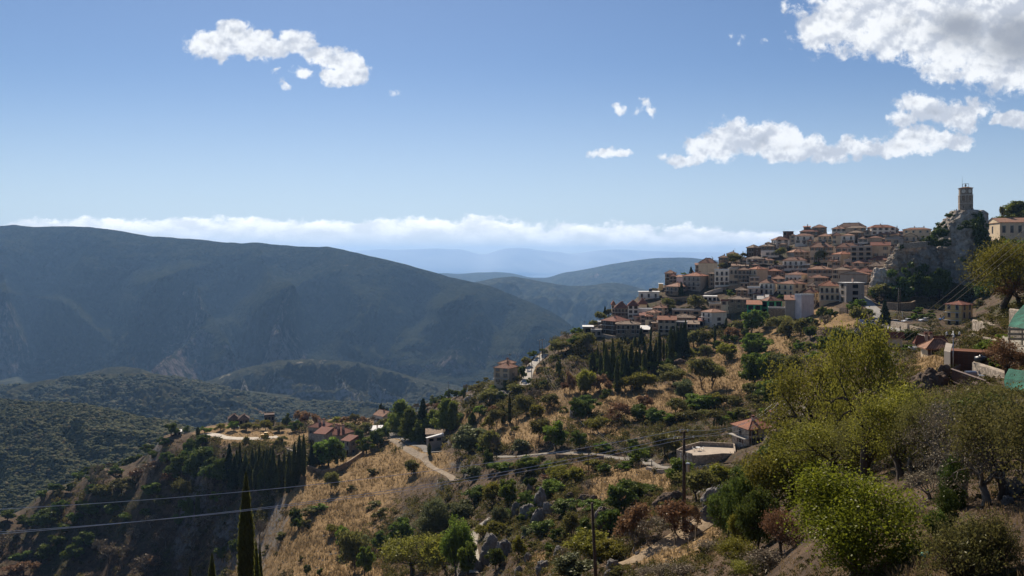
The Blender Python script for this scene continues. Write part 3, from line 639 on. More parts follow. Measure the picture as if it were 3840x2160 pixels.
def build_variant(kind, v, lod):
    """unit sized plants: height 1 and width 1 (scaled when placed)"""
    r = np.random.default_rng(abs(hash((kind, v, lod))) % 99999 if False else sum(ord(c) for c in kind)*31+v*7+lod)
    big = {0: 1, 1: 2.6, 2: 7, 3: 22}[lod]; sz = {0: .085, 1: .05, 2: .026, 3: .0155}[lod]
    lm = None; bark = BARK; crown = None; trunk = None
    if kind in ('oak', 'green', 'grey'):
        low = {'oak': .06, 'green': .12, 'grey': .08, 'bright': .02}[kind]
        T, tips = branches(r, 1, .5, 5, 2 if lod == 0 else 3, .8, .26)
        tips, T = fit(tips, T, .42, .93, 0)
        P, tone = make_crown(r, kind, .5, 1.0, int(1500*big), sz, low)
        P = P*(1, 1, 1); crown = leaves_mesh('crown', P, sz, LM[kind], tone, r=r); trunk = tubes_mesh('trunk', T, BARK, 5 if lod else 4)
    elif kind in ('olive', 'autumn', 'russet', 'bare', 'bright'):
        T, tips = branches(r, 1, .5, 9 if kind == 'bright' else 6, 3 if lod < 2 else 4, .85, .12 if kind == 'bright' else .27, .032 if lod < 2 else .042)
        tips, T = fit(tips, T, .46, .95, 0)
        n = {'olive': 1300, 'autumn': 1500, 'russet': 900, 'bare': 300, 'bright': 3000}[kind]*({2: 5.0, 3: 8}.get(lod, big))
        if lod >= 2: tips = tips[fbm3(tips[:, 0]*6, tips[:, 1]*6, tips[:, 2]*6, 2, v+3) > -.22]
        idx = r.integers(0, len(tips), int(n)); sp = {'bare': .05, 'russet': .06}.get(kind, .075)
        P = tips[idx]+r.normal(size=(int(n), 3))*sp*(1, 1, .8)
        if kind in ('olive', 'autumn', 'bright'):
            P2, _ = make_crown(r, kind, .46, 1, int(n*(.45 if lod < 2 else .1)*(2.5 if kind == 'bright' else 1)), sz, .02 if kind == 'bright' else .3); P = np.concatenate([P, P2])
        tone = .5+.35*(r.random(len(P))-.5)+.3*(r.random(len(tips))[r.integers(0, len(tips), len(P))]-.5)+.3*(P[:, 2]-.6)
        mt = {'olive': 'olive', 'autumn': 'autumn', 'russet': 'russet', 'bare': 'dead', 'bright': 'bright'}[kind]
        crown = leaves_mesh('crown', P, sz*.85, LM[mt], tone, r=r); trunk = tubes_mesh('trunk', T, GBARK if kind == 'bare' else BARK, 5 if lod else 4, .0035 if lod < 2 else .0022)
    elif kind == 'cypress':
        n = int(1500*big*(1 if lod < 2 else 1.6)); z = r.random(n)**.9; prof = np.minimum(1, (1-z)*2.3)**.75*np.clip(.55+z*6, 0, 1)
        prof *= 1+.16*fbm2(z*9+v*5, z*0+v, 3, v)
        a = r.random(n)*2*math.pi; rr = (.72+.3*r.random(n))+(r.random(n) < .18)*.3*r.random(n)
        lum = 1+.22*fbm3(np.cos(a)*1.5, np.sin(a)*1.5, z*9, 3, v+4)
        P = np.stack([np.cos(a)*prof*rr*.5*lum, np.sin(a)*prof*rr*.5*lum, .02+z*.98], 1)
        s2 = sz*.55; crown = None
        aa = r.normal(size=(n, 3))*.3; aa[:, 2] = 1; aa /= np.linalg.norm(aa, axis=1)[:, None]; b = np.stack([-np.sin(a), np.cos(a), 0*a], 1)+r.normal(size=(n, 3))*.9; b /= np.linalg.norm(b, axis=1)[:, None]
        # clumps are much taller than wide because the plant is scaled narrow
        V = np.stack([P-aa*s2*.5*(1, 1, 1), P+b*s2*3*(1, 1, .15), P+aa*s2*1.2, P-b*s2*3*(1, 1, .15)], 1).reshape(-1, 3)
        crown = new_mesh('crown', V, np.arange(4*n).reshape(n, 4), [LM['cypress_lit' if lod == 2 else 'cypress']])
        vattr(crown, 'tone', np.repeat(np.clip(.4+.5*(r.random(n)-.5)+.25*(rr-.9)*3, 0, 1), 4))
        b = MB(); b.lathe([(.34, .03), (.40, .2), (.38, .5), (.22, .8), (.04, .97)], 8); trunkcore = b
        b2 = MB(); b2.tube([(0, 0, -.06), (0, 0, .5), (0, 0, .93)], [.12, .1, .03], 6); trunk = b2.mesh('trunk', [BARK])
    elif kind in ('fir', 'pine'):
        n = int((2600 if kind == 'pine' else 1700)*big); L = 11 if kind == 'fir' else 9
        lv = r.integers(0, L, n); nb = 7; br = r.integers(0, nb, n); off = r.random((L, nb))*6.28; ln = .75+.4*r.random((L, nb))
        zt = .1+.88*(lv+.5)/L; prof = (1-zt)**(.85 if kind == 'fir' else .55)*(.5 if kind == 'fir' else .52)*ln[lv, br]
        u = r.random(n)**.6; a = off[lv, br]+r.normal(size=n)*.18*(1.2-u)
        P = np.stack([np.cos(a)*prof*u, np.sin(a)*prof*u, zt-.09*u**2*(1 if kind == 'fir' else -.5)+r.normal(size=n)*.015], 1)
        P += r.normal(size=(n, 3))*(.018 if kind == 'fir' else .035)
        P = np.concatenate([P, np.stack([r.normal(size=40)*.012, r.normal(size=40)*.012, .9+.1*r.random(40)], 1)])
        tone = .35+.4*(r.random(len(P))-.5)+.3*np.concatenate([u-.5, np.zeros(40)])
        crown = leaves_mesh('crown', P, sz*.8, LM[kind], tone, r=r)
        b = MB(); b.tube([(0, 0, -.08), (0, 0, .4), (0, 0, .96)], [.03, .02, .006], 6)
        for l in range(L):
            z0 = .1+.88*(l+.5)/L; p = (1-z0)**.85*.42
            for k in range(nb):
                a = off[l, k]; b.tube([(0, 0, z0), (math.cos(a)*p, math.sin(a)*p, z0-.04)], [.009, .003], 3, cap=False)
        trunk = b.mesh('trunk', [BARK], True)
    elif kind in ('shrub', 'scrub', 'ivy', 'hedge'):
        P, tone = make_crown(r, kind, .5, 1.0, int(1000*big), sz*1.1, -.35)
        P[:, 2] = np.abs(P[:, 2])
        mt = {'shrub': 'oak', 'scrub': 'olive', 'ivy': 'ivy', 'hedge': 'green'}[kind]
        crown = leaves_mesh('crown', P, sz*1.1, LM[mt], tone, r=r)
        T, tips = branches(r, .8, .4, 6, 2, .8, .1, .02); trunk = tubes_mesh('stems', T, BARK, 4)
    elif kind in ('dry_shrub', 'broom'):
        T = []; n = 60 if lod == 0 else 420
        for i in range(n):
            a = r.random()*6.28; e = .35+1.1*r.random(); L = .5+.3*r.random(); d = np.array((math.cos(a)*math.cos(e), math.sin(a)*math.cos(e), math.sin(e)))
            p = [np.zeros(3)+d*.05]
            for k in range(3): d = d+r.normal(size=3)*.15+(0, 0, .1); p.append(p[-1]+d/np.linalg.norm(d)*L/3)
            T.append((p, [.012, .008, .005, .003] if lod == 0 else [.006, .004, .0025, .0015]))
        tips = np.array([x for q, _ in T for x in (q[-1], q[-2], (q[-1]+q[-2])/2)])
        n2 = int((500 if kind == 'dry_shrub' else 900)*big)
        P = tips[r.integers(0, len(tips), n2)]+r.normal(size=(n2, 3))*.045; P[:, 2] = np.abs(P[:, 2])
        mt = 'dead' if kind == 'dry_shrub' else 'olive'
        crown = leaves_mesh('crown', P, sz*.6, LM[mt], r.random(n2), up=.5, stretch=3.2 if kind == 'broom' else 2.4, r=r); trunk = tubes_mesh('stems', T, GBARK if kind == 'dry_shrub' else BARK, 3)
    LIB[(kind, v, lod)] = (crown, trunk)
    return LIB[(kind, v, lod)]
PLANTS = []     # (root, kind, px, py of base)
NAMES = {'oak': ('oak_tree', 'tree'), 'green': ('broadleaf_tree', 'tree'), 'grey': ('olive_tree', 'tree'), 'bright': ('ash_tree', 'tree'), 'olive': ('almond_tree', 'tree'), 'autumn': ('walnut_tree', 'tree'),
         'russet': ('fruit_tree', 'tree'), 'bare': ('bare_tree', 'tree'), 'cypress': ('cypress_tree', 'cypress'), 'fir': ('fir_tree', 'fir tree'), 'pine': ('pine_tree', 'pine tree'),
         'shrub': ('evergreen_shrub', 'shrub'), 'scrub': ('wild_shrub', 'shrub'), 'ivy': ('ivy_clump', 'ivy'), 'hedge': ('leafy_bush', 'bush'), 'dry_shrub': ('dry_shrub', 'shrub'), 'broom': ('broom_shrub', 'shrub')}
def plant(kind, px, pyb, pyt, wpx, D=None, lod=None, label=None, z=None, flip=1.0):
    if D is None:
        p = gpt(px, pyb)
    else:
        x = (px-512)/F*D; p = np.array((x, D, gz(x, D)))
    D = p[1]; H = (pyb-pyt)/F*D; Wd = wpx/F*D
    if z is not None: p[2] = z
    if D is not None and z is None:
        base_row = HY-p[2]/D*F; H = max(H, .4)
    hp = max(pyb-pyt, wpx)
    if lod is None: lod = 0 if hp < 17 else (1 if hp < 45 else 2)
    if lod == 2 and hp > 68 and kind != 'cypress': lod = 3
    v = random.randrange(3 if lod < 2 else 2)
    cr, tr = LIB.get((kind, v, lod)) or build_variant(kind, v, lod)
    nm, cat = NAMES[kind]
    e = empty(nm, tuple(p), random.random()*6.28)
    wf = {'cypress': 1.0, 'pine': 1.5, 'fir': 1.3}.get(kind, 1.3 if hp < 60 else 1.12)
    e.scale = (Wd*wf, Wd*wf, H*(1.03 if kind == 'cypress' else 1.1))
    c = link('foliage' if kind in ('shrub', 'scrub', 'ivy', 'hedge', 'dry_shrub', 'broom') else 'crown', cr, e)
    s = link('stems' if kind in ('shrub', 'scrub', 'ivy', 'hedge', 'dry_shrub', 'broom') else 'trunk', tr, e)
    e['category'] = cat
    if label: e['label'] = label
    PLANTS.append([e, kind, px, pyb, hp]); return e
def many(kind, cx, cy, k, s):
    """rows of X Ybase Ytop W in zoomed coordinates"""
    for it in s.split(';'):
        it = it.strip()
        if not it: continue
        X, b, tt, w_ = [float(x) for x in it.split(',')]
        plant(kind, cx+X/k, cy+b/k, cy+tt/k, w_/k)
RA = (373.33, 333.33, 12.075); RB = (573.33, 306.67, 12.075); RC = (746.67, 288.0, 13.585)
R5 = (186.67, 394.67, 7.991); R6 = (453.33, 394.67, 7.991); R7 = (720.0, 400.0, 8.234); R8 = (0.0, 373.33, 7.15)
R1 = (640.0, 213.33, 10.87); R2 = (832.0, 170.67, 10.87); R3 = (576.0, 253.33, 13.587); R4 = (832.0, 277.33, 10.87)
many('pine', *RA, '330,1230,860,260;440,1290,960,220;720,1210,960,220;560,1320,1080,180;880,1190,840,260;960,1180,870,170')
many('fir', *RA, '600,1250,830,250;610,905,820,80;350,900,835,40')
many('cypress', *RA, '1645,1090,730,36;1570,1100,885,54;1195,1110,960,80;1170,1100,985,50;262,950,805,34;95,985,825,40;38,1000,905,20;62,990,890,22;155,965,880,20;125,985,870,36;1400,1440,1385,40')
many('olive', *RA, '150,1120,1030,130;1390,860,690,210;1850,990,760,190;1480,1150,930,140;2000,1330,1040,210;2140,880,740,170;1410,1445,1190,190;2540,720,600,110;2540,600,480,120;1250,700,620,160;1700,740,620,180;2200,250,90,140;2480,230,80,110;1840,400,290,90;420,950,880,110;2330,220,110,150')
many('green', *RA, '2210,1400,1090,280;1450,720,630,110;1600,670,572,76;1930,285,195,120;2180,320,262,100;2450,160,40,160;1290,1000,880,160;1880,625,530,50;2380,150,70,120')
many('grey', *RA, '1150,1449,1135,420;730,815,740,100;1770,1430,1290,230')
many('oak', *RA, '40,1380,1170,160;130,1300,1130,150;1330,1440,1310,150;1800,560,400,110;2060,255,170,110;1080,785,670,110;1000,770,670,110;900,780,680,100;830,810,750,90;740,890,790,120;2490,1060,780,230;2480,1400,1180,180;1550,790,700,150;2050,660,570,90;2240,540,320,70;1050,1040,950,140')
many('autumn', *RA, '1960,1040,870,150;960,920,820,190;1390,1160,1010,120;2380,600,500,90')
many('russet', *RA, '2370,745,480,110;2430,705,540,80;2310,725,600,80;800,940,850,120;650,910,850,70;1460,1000,880,120')
many('bare', *RA, '1940,825,670,170;1670,1300,1180,70;1470,1440,1250,150;520,910,810,90;1850,440,330,60;1110,700,600,60')
many('scrub', *RA, '1210,870,770,90;1900,700,600,110;1350,560,480,90;1280,640,560,90;1750,500,420,60;2100,480,400,110;2060,380,320,80;1150,960,900,100;1640,1000,900,120;1720,1200,1100,120;1560,960,900,90;2300,960,870,120;1100,900,840,90;1340,720,660,80;980,860,800,100')
many('cypress', *RB, '527,1040,640,58;370,700,370,28;395,880,460,54;293,690,490,36;230,820,550,74;475,880,400,60;700,830,460,64;760,835,530,64;800,740,480,38;745,500,360,42;935,425,250,26;985,740,470,54;1042,700,285,46;1090,640,400,34;1180,700,260,74;1222,640,250,40;1250,600,210,28;1300,620,220,64;1355,400,160,28;1384,400,250,24;1710,500,225,34;1845,285,140,34;545,560,430,44;430,890,600,50;640,850,600,60;860,800,560,60;910,770,500,50;600,820,540,60;1140,690,380,50;1790,1440,1330,26;1695,1449,1370,22;1830,1445,1385,22;330,830,560,50')
many('fir', *RB, '930,770,420,100;1340,640,240,170;640,890,560,120;820,500,270,100;860,720,430,90;590,700,500,100;380,135,0,60;1000,660,420,90;1270,640,330,120')
many('oak', *RB, '460,900,760,120;560,900,780,110;680,860,720,110;1060,760,640,110;1150,720,610,100;820,840,700,120;960,780,640,110;380,850,720,110;300,780,640,110;240,700,560,110;1240,660,540,110;520,760,600,100')
many('autumn', *RB, '810,840,750,100;600,1030,860,170;720,1030,850,190;860,1015,810,210;1400,630,510,100;1860,640,460,200;1700,1220,1060,170;160,1060,780,180;300,1405,1360,150')
many('olive', *RB, '1120,830,705,190;1190,970,770,230;1560,1005,640,240;1680,1000,700,220;1600,600,470,120;1460,500,300,170;1560,500,300,170;1640,430,300,130;2000,340,180,170;2460,300,120,230;2540,400,230,130;2140,1080,930,180;1250,1285,1120,210;1970,1200,1090,150;1860,1200,1080,150;2210,1200,1060,190;150,1065,920,110;1280,1380,1280,150;1420,1370,1260,170;1600,1340,1250,160;1700,1400,1260,170;2040,1350,1230,170;320,135,30,100;430,75,0,70;240,250,170,110;170,550,330,150;70,440,320,120')
many('green', *RB, '1740,530,420,130;2160,330,60,230;2280,240,60,140;2200,600,330,310;2180,960,580,340;2340,950,600,210;1510,1260,1110,260;1440,1240,1060,240;1640,1240,1070,220;2290,1320,1230,130;40,345,250,120;60,440,345,110;1900,1400,1280,180;1150,1400,1300,190')
many('oak', *RB, '1510,575,490,110;1840,420,340,140;2150,600,450,170;2400,1180,900,310;160,1300,1090,280;770,1380,1180,210;1000,1400,1240,230;390,1145,1000,140;930,1400,1230,130;2070,360,250,90;1950,440,330,90;1790,500,400,80;2240,470,350,150')
many('grey', *RB, '1340,1120,870,220;2500,880,560,190;1080,800,720,110')
many('russet', *RB, '1900,420,260,180;550,1400,1160,280;880,1240,1080,170;330,1000,830,170;1700,1170,1110,130;420,1040,900,100;250,1040,880,120')
many('bare', *RB, '20,1030,870,60;190,1060,960,60;170,560,380,130')
many('oak', *RC, '870,690,520,180;820,500,400,210;1000,420,260,130;1110,420,260,130;1310,775,560,330;1020,870,660,210;1150,905,700,220;1780,640,520,130;1700,620,480,210;2220,740,560,250;2060,830,740,160;130,1200,900,310;290,1230,900,220;1200,390,300,90;2510,330,300,110')
many('fir', *RC, '1880,520,195,180')
many('olive', *RC, '570,690,440,190;740,660,430,160;1500,500,270,170;860,870,740,120;450,1240,900,210;640,1240,920,210;1660,410,290,120;70,1440,1310,150')
many('green', *RC, '740,900,710,160;1450,350,190,150;1550,280,160,150;900,1000,870,230;350,1445,1260,350;2250,450,350,120;2330,450,345,130;2420,450,350,120;2500,450,350,130;2330,345,270,130;2180,870,780,130;1060,330,270,80')
many('dry_shrub', *RC, '1060,480,350,150;1650,470,400,140;1150,600,520,240;1080,640,580,170')
many('scrub', *RC, '960,510,420,90;640,830,720,130;1280,560,510,110')
many('cypress', *R5, '425,560,380,22;525,645,430,32;553,605,440,20;580,560,400,22;640,700,440,40;690,720,420,40;740,700,480,30;780,690,460,26;818,690,460,40;860,700,390,38;900,658,335,38;935,655,325,36;400,640,440,30;470,660,470,40;600,700,500,50;660,760,520,50;710,770,560,50;760,790,540,40;810,790,560,40;560,760,540,60;500,770,560,60;450,750,540,60;620,640,450,40;670,640,430,40;88,1000,780,30;880,720,500,40;730,760,600,50;590,780,600,50;845,760,600,44;1665,200,65,24;1550,160,60,30;1600,160,95,16;1515,170,110,14;1940,480,390,26')
many('fir', *R5, '340,690,420,120;380,760,520,100;1000,575,400,80;1060,575,400,90;430,700,500,90')
many('oak', *R5, '280,710,520,140;180,710,560,150;130,405,330,100;50,470,360,110;120,570,430,200;200,600,500,120;1210,575,390,100;1370,425,285,90;1500,405,275,110;860,295,210,100;800,250,155,70;1720,1235,1000,200;280,1320,1210,110;380,1290,1160,90;870,1080,900,80;10,560,430,120;1060,1449,1380,50;1550,1240,1100,130;860,960,910,60;960,1449,1350,50;1250,1170,1080,120')
many('green', *R5, '1140,570,360,210;1430,465,355,130;370,290,210,90;145,310,255,90;900,1075,970,100;1260,1245,1060,140;1430,1449,1225,120;1080,930,880,110')
many('autumn', *R5, '265,290,235,66;1195,240,180,80;1170,1120,1040,90;1800,1449,1150,400;2080,1449,1180,260;630,285,210,80;560,285,240,60')
many('russet', *R5, '900,240,130,100;960,250,150,80;1260,245,180,80;1410,245,180,60;1020,260,160,70')
many('olive', *R5, '1155,785,620,95;1790,655,530,90;1440,310,230,80;1290,285,230,100;480,290,230,80;1580,255,200,90;1340,235,160,70;1350,1400,1100,180;1590,350,265,80;480,415,340,44;740,300,250,80')
many('grey', *R5, '1980,1200,840,270;1380,1300,1120,140')
many('bare', *R5, '590,1165,1010,100;1480,250,170,60;160,840,660,80')
many('scrub', *R5, '650,1240,1190,40;715,1290,1250,34;915,1340,1280,44;960,1080,980,110;1010,960,880,160;760,400,330,100;520,400,350,60;640,360,310,50;740,1000,1000,40;620,1290,1240,40;1480,640,580,100;1540,980,900,120;760,1150,1090,120;1320,760,720,80;1100,430,330,80;700,420,370,80;300,1449,1380,90;1500,900,850,120')
many('green', *R6, '1200,450,390,130;1440,460,360,100;1480,565,430,160;390,620,540,180;600,620,500,170;760,600,540,140;1800,720,520,220;770,820,690,200;440,880,680,150;1550,480,410,70;1380,600,540,120;1120,930,850,190;30,1449,1010,220;120,1449,1180,140;340,600,540,120')
many('autumn', *R6, '1150,315,200,150;870,725,590,170;980,705,590,100;320,870,710,130;330,1150,1020,150;520,1325,1140,90;1100,1335,1140,260;1250,1360,1180,200;2120,765,570,180;1130,600,530,120;230,1145,1050,100')
many('oak', *R6, '1210,645,555,110;1320,600,560,70;600,930,780,160;620,760,640,90;880,960,850,190;960,900,830,110;1350,950,700,230;1450,860,710,200;1560,810,720,180;1250,1130,920,190;720,1120,1000,170;830,1190,1060,120;1060,1200,1000,160;340,1400,1230,140;180,860,730,170;620,1100,1040,100;280,630,440,70;540,1050,960,90;1180,1060,980,90;660,1000,900,130;440,1000,900,90;780,1270,1180,100')
many('grey', *R6, '70,1010,850,200;960,1449,1290,310;370,1080,900,120;600,1150,1060,120;160,700,580,150')
many('olive', *R6, '1700,480,310,190;940,1165,960,120;1950,855,620,230;80,1150,1010,170;520,620,560,90;860,570,520,110')
many('russet', *R6, '1480,1210,880,270;1400,900,800,140;1780,1115,870,240;1880,1080,900,140;740,690,640,80;1680,1060,900,160')
many('bare', *R6, '1640,1140,1000,200;1450,1265,1060,210;1540,1200,1000,160;960,1130,950,110;890,1330,1220,90')
many('dry_shrub', *R6, '2060,1260,1160,190;1700,1449,1340,180;1850,1449,1350,180;1560,1449,1380,140;1080,740,680,90')
many('scrub', *R6, '1260,480,430,70;700,520,480,80;1900,640,580,60;1180,470,410,80;2000,1300,1200,100;760,1320,1240,80;640,1230,1170,90;1330,1449,1370,120;1620,620,580,60;450,1120,1060,80;880,770,720,60;1040,640,600,70')
# right foreground (near plants)
many('oak', *R8, '830,730,665,90;650,790,730,64;500,850,790,64;430,850,800,54;420,995,910,96;580,1005,910,76;650,1015,930,110;790,1015,930,84;530,1070,990,90;330,1090,980,140;250,1100,1010,90;660,870,790,94;1290,760,590,160;1400,760,560,150;1480,625,530,110;1350,610,480,80;1450,515,440,96;1170,515,460,76;1230,445,358,96;1340,990,890,120;1350,1070,900,60;960,530,470,90;1060,500,440,90;1330,400,350,50;1190,640,560,90;1100,610,545,70;560,760,700,80;640,710,660,80;700,660,620,90;810,610,580,70;900,560,520,70;300,900,840,90;380,840,790,80;200,920,870,80;120,980,930,80;60,1060,980,100;170,1090,1010,110;420,1230,1140,120;600,1240,1140,130;900,1060,990,90;1040,1040,970,90;470,1140,1060,100;520,1340,1230,130;330,1330,1230,130;150,1350,1260,120;1280,1090,1000,90')
many('fir', *R1, '450,895,760,70;555,645,575,50;1885,150,105,40;1735,215,175,30')
many('olive', *R1, '600,1060,900,170;300,1030,930,120;1530,480,380,90;1975,540,400,100;1020,550,445,120;350,1060,1000,80;900,600,540,80;1475,560,520,50;1130,470,420,60;160,840,815,60;1250,660,640,60')
many('green', *R1, '985,910,838,90;1540,940,890,110;905,590,545,70;470,660,635,60;700,1050,1010,60;1920,560,530,80')
many('scrub', *R1, '760,1000,960,60;840,1010,975,50;420,960,930,60;1210,560,530,50;620,940,910,60;950,830,800,50;1360,490,460,60;1620,380,350,60;550,1040,1000,70;480,1050,1010,60')
many('oak', *R2, '980,785,710,110;730,835,800,30;640,1010,965,60;560,1320,1240,200;460,1400,1280,110;700,1400,1250,120;830,1400,1300,100;480,1060,1040,40')
many('olive', *R2, '870,1320,1160,150;540,1400,1240,180;1360,1420,1230,110')
many('scrub', *R2, '880,840,810,60;780,900,860,60;860,960,920,50;150,990,950,80;330,1070,1050,60')
many('olive', *R8, '720,880,800,100;870,850,760,140;1290,930,770,100;1160,960,880,90')
many('green', *R8, '1090,870,790,130;1540,930,850,80;630,1210,1160,60')
many('bare', *R8, '1080,745,640,140;740,800,700,60;690,780,650,80;775,690,640,40;1190,1240,1080,130;1480,1100,1000,110;1020,1440,1300,160;780,1360,1220,130;720,1300,1180,100;1080,1100,1010,90;1600,1000,880,90;1250,760,700,60;30,1240,1150,90;900,1320,1220,110;1560,1300,1180,120;1380,1240,1130,120;150,1180,1110,90;960,1200,1110,100;1330,1400,1290,130')
many('cypress', *R8, '1413,1048,850,28;1415,450,385,26')
many('russet', *R8, '60,1449,1380,130;170,1449,1350,140;1090,1380,1310,100;1100,690,640,110;1200,800,720,100;980,760,690,90')
# plants of the near slope on the right
def near(kind, px, pyb, pyt, wpx, D, lod=2, label=None):
    if lod == 2 and max(wpx, pyb-pyt) > 68 and kind not in ('cypress', 'bare', 'broom', 'russet'): lod = 3
    if pyb < 560 and D < 90: D = hit(px, pyb)
    elif pyb >= 560: D = hit(px, 573)*(1-.0022*(pyb-573))
    x = (px-512)/F*D; z = gz(x, D); top = (HY-pyt)/F*D
    H = max(top-z, .5); return plant(kind, px, HY-z/D*F, HY-z/D*F-H/D*F, wpx, D, lod, label)
near('bright', 848, 590, 476, 124, 31, 2, 'big yellow green leafy tree at the bottom of the near slope')
near('autumn', 868, 480, 328, 84, 56, 2, 'tall yellowing tree rising in front of the tiled roofs on the right')
near('autumn', 818, 478, 362, 92, 60, 2, 'spreading yellowing tree left of the tall one on the near slope')
near('autumn', 900, 480, 392, 84, 46, 2)
near('autumn', 836, 482, 424, 90, 47, 2)
near('autumn', 776, 520, 452, 62, 44, 2)
near('olive', 868, 470, 412, 70, 50, 2)
near('autumn', 798, 500, 436, 60, 50, 2)
near('olive', 926, 478, 386, 56, 44, 2)
near('bare', 940, 480, 400, 60, 42, 2)
near('olive', 1000, 500, 386, 100, 26, 2, 'grey green thin leaved tree at the right edge of the near slope')
near('bare', 965, 500, 404, 80, 24, 2)
near('bare', 985, 505, 430, 90, 23, 2)
near('olive', 1040, 540, 400, 110, 20, 2)
near('oak', 742, 545, 478, 44, 54, 2, 'tall dark evergreen tree beside the farm track')
near('oak', 728, 540, 486, 34, 56, 2)
near('oak', 758, 552, 492, 38, 46, 2)
near('oak', 770, 480, 458, 36, 66, 2)
near('oak', 752, 490, 466, 34, 70, 2)
near('oak', 790, 458, 432, 34, 78, 2)
near('oak', 776, 468, 444, 30, 80, 1)
near('ivy', 953, 510, 450, 24, 25, 2)
near('ivy', 946, 530, 484, 22, 23, 2)
near('oak', 936, 540, 511, 20, 24, 2, 'small round dark bush on the bare soil of the near slope')
near('broom', 965, 590, 512, 66, 19.5, 2, 'large dry broom shrub with wiry stems in the bottom right corner')
near('broom', 992, 570, 508, 44, 22, 2)
near('autumn', 736, 576, 540, 34, 45, 2)
near('autumn', 756, 592, 560, 36, 38, 2)
near('russet', 780, 556, 510, 34, 42, 2)
near('autumn', 738, 556, 512, 14, 46, 1, 'slender sapling with orange yellow leaves beside the farm track')
near('dry_shrub', 768, 564, 548, 34, 40, 1)
near('autumn', 1004, 311, 244, 70, 96, 3, 'broad yellow green tree with a dark forked trunk below the long hedge')
near('russet', 1024, 306, 280, 40, 70, 2, 'orange brown tree at the right edge above the green tarpaulin')
near('russet', 1012, 378, 340, 40, 52, 2, 'orange leaved vine bush beside the lower green tarpaulin')
near('green', 1000, 360, 336, 36, 58, 1)
near('hedge', 998, 374, 356, 22, 56, 1)
near('oak', 990, 440, 396, 60, 38, 2)
near('olive', 985, 430, 382, 70, 40, 2)
near('oak', 960, 426, 398, 30, 43, 1)
near('bare', 915, 470, 430, 50, 40, 2)
near('bare', 925, 500, 470, 40, 32, 2)
near('dry_shrub', 905, 520, 496, 30, 34, 2)
near('bare', 950, 465, 425, 50, 36, 2)
# the tall cypress in front and its smaller neighbours
def fore_cypress(px, pyt, wpx, D, hgt, label):
    top = (HY-pyt)/F*D; x = (px-512)/F*D; g = gz(x, D); 
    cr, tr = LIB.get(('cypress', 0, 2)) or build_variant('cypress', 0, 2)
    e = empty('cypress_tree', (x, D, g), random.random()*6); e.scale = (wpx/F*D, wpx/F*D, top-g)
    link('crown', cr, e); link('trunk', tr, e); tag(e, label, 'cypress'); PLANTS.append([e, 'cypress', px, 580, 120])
FC = [(246, 473, 14.5, 88, 'tall slim cypress rising from the bottom edge in front of the dry field'), (256, 541, 7.5, 92, 'short cypress close beside the tall one at the bottom edge'), (260, 544, 5.5, 95, 'thin second cypress right of the tall one at the bottom edge'),
      (212, 553, 9, 90, 'lone small cypress at the bottom edge left of the tall one'), (190, 567, 7, 90, 'tip of a cypress showing at the bottom edge farthest left')]
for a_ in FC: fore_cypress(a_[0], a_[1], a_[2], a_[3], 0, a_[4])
# ============================================================ buildings
def wall_mat(name, col, kind='plaster'):
    col = (min(.82, col[0]*1.2), min(.8, col[1]*1.09), min(.78, col[2]*.96))
    m, t = mat(name); tc = t.n('ShaderNodeTexCoord').outputs['Object']
    n1 = t.noise(tc, .35, 6, .65); n2 = t.noise(tc, 4, 5, .6)
    st = t.n('ShaderNodeMapping', ins={'Vector': tc, 'Scale': (1.6, 1.6, .12)}).outputs[0]; n3 = t.noise(st, 1, 4, .6)
    if kind == 'stone':
        v = t.n('ShaderNodeTexVoronoi', ins={'Vector': tc, 'Scale': 2.6}); vd = t.n('ShaderNodeTexVoronoi', feature='DISTANCE_TO_EDGE', ins={'Vector': tc, 'Scale': 2.6}).outputs['Distance']
        sp = t.n('ShaderNodeSeparateColor', ins={0: v.outputs['Color']}).outputs[0]
        c = t.mix(sp, tuple(x*.65 for x in col), tuple(x*1.4 for x in col)); c = t.mix(t.ss(vd, .0, .08), tuple(x*.55 for x in col), c)
        c = t.mix(t.math('MULTIPLY', t.ss(n1, .45, .7), .4), c, tuple(x*.6 for x in col)); surf(t, c, .95, vd, .06, .8, .1)
    elif kind == 'brick':
        uvn = t.n('ShaderNodeTexCoord').outputs['UV']
        b = t.n('ShaderNodeTexBrick', ins={'Vector': uvn, 'Color1': (*col, 1), 'Color2': (*[x*.6 for x in col], 1), 'Mortar': (.16, .13, .11, 1), 'Scale': 1.0, 'Brick Width': .24, 'Row Height': .08, 'Mortar Size': .008})
        surf(t, t.mix(t.math('MULTIPLY', n1, .5), b.outputs[0], (.06, .045, .04)), .9, b.outputs[1], .01, .6, .1)
    else:
        c = t.mix(t.ss(n1, .3, .7), tuple(x*.84 for x in col), tuple(min(.9, x*1.07) for x in col))
        c = t.mix(t.math('MULTIPLY', t.ss(n3, .52, .75), .45), c, tuple(x*.5 for x in (col[0], col[1]*.97, col[2]*.93)))
        surf(t, c, .92, n2, .015, .5, .15)
    return m
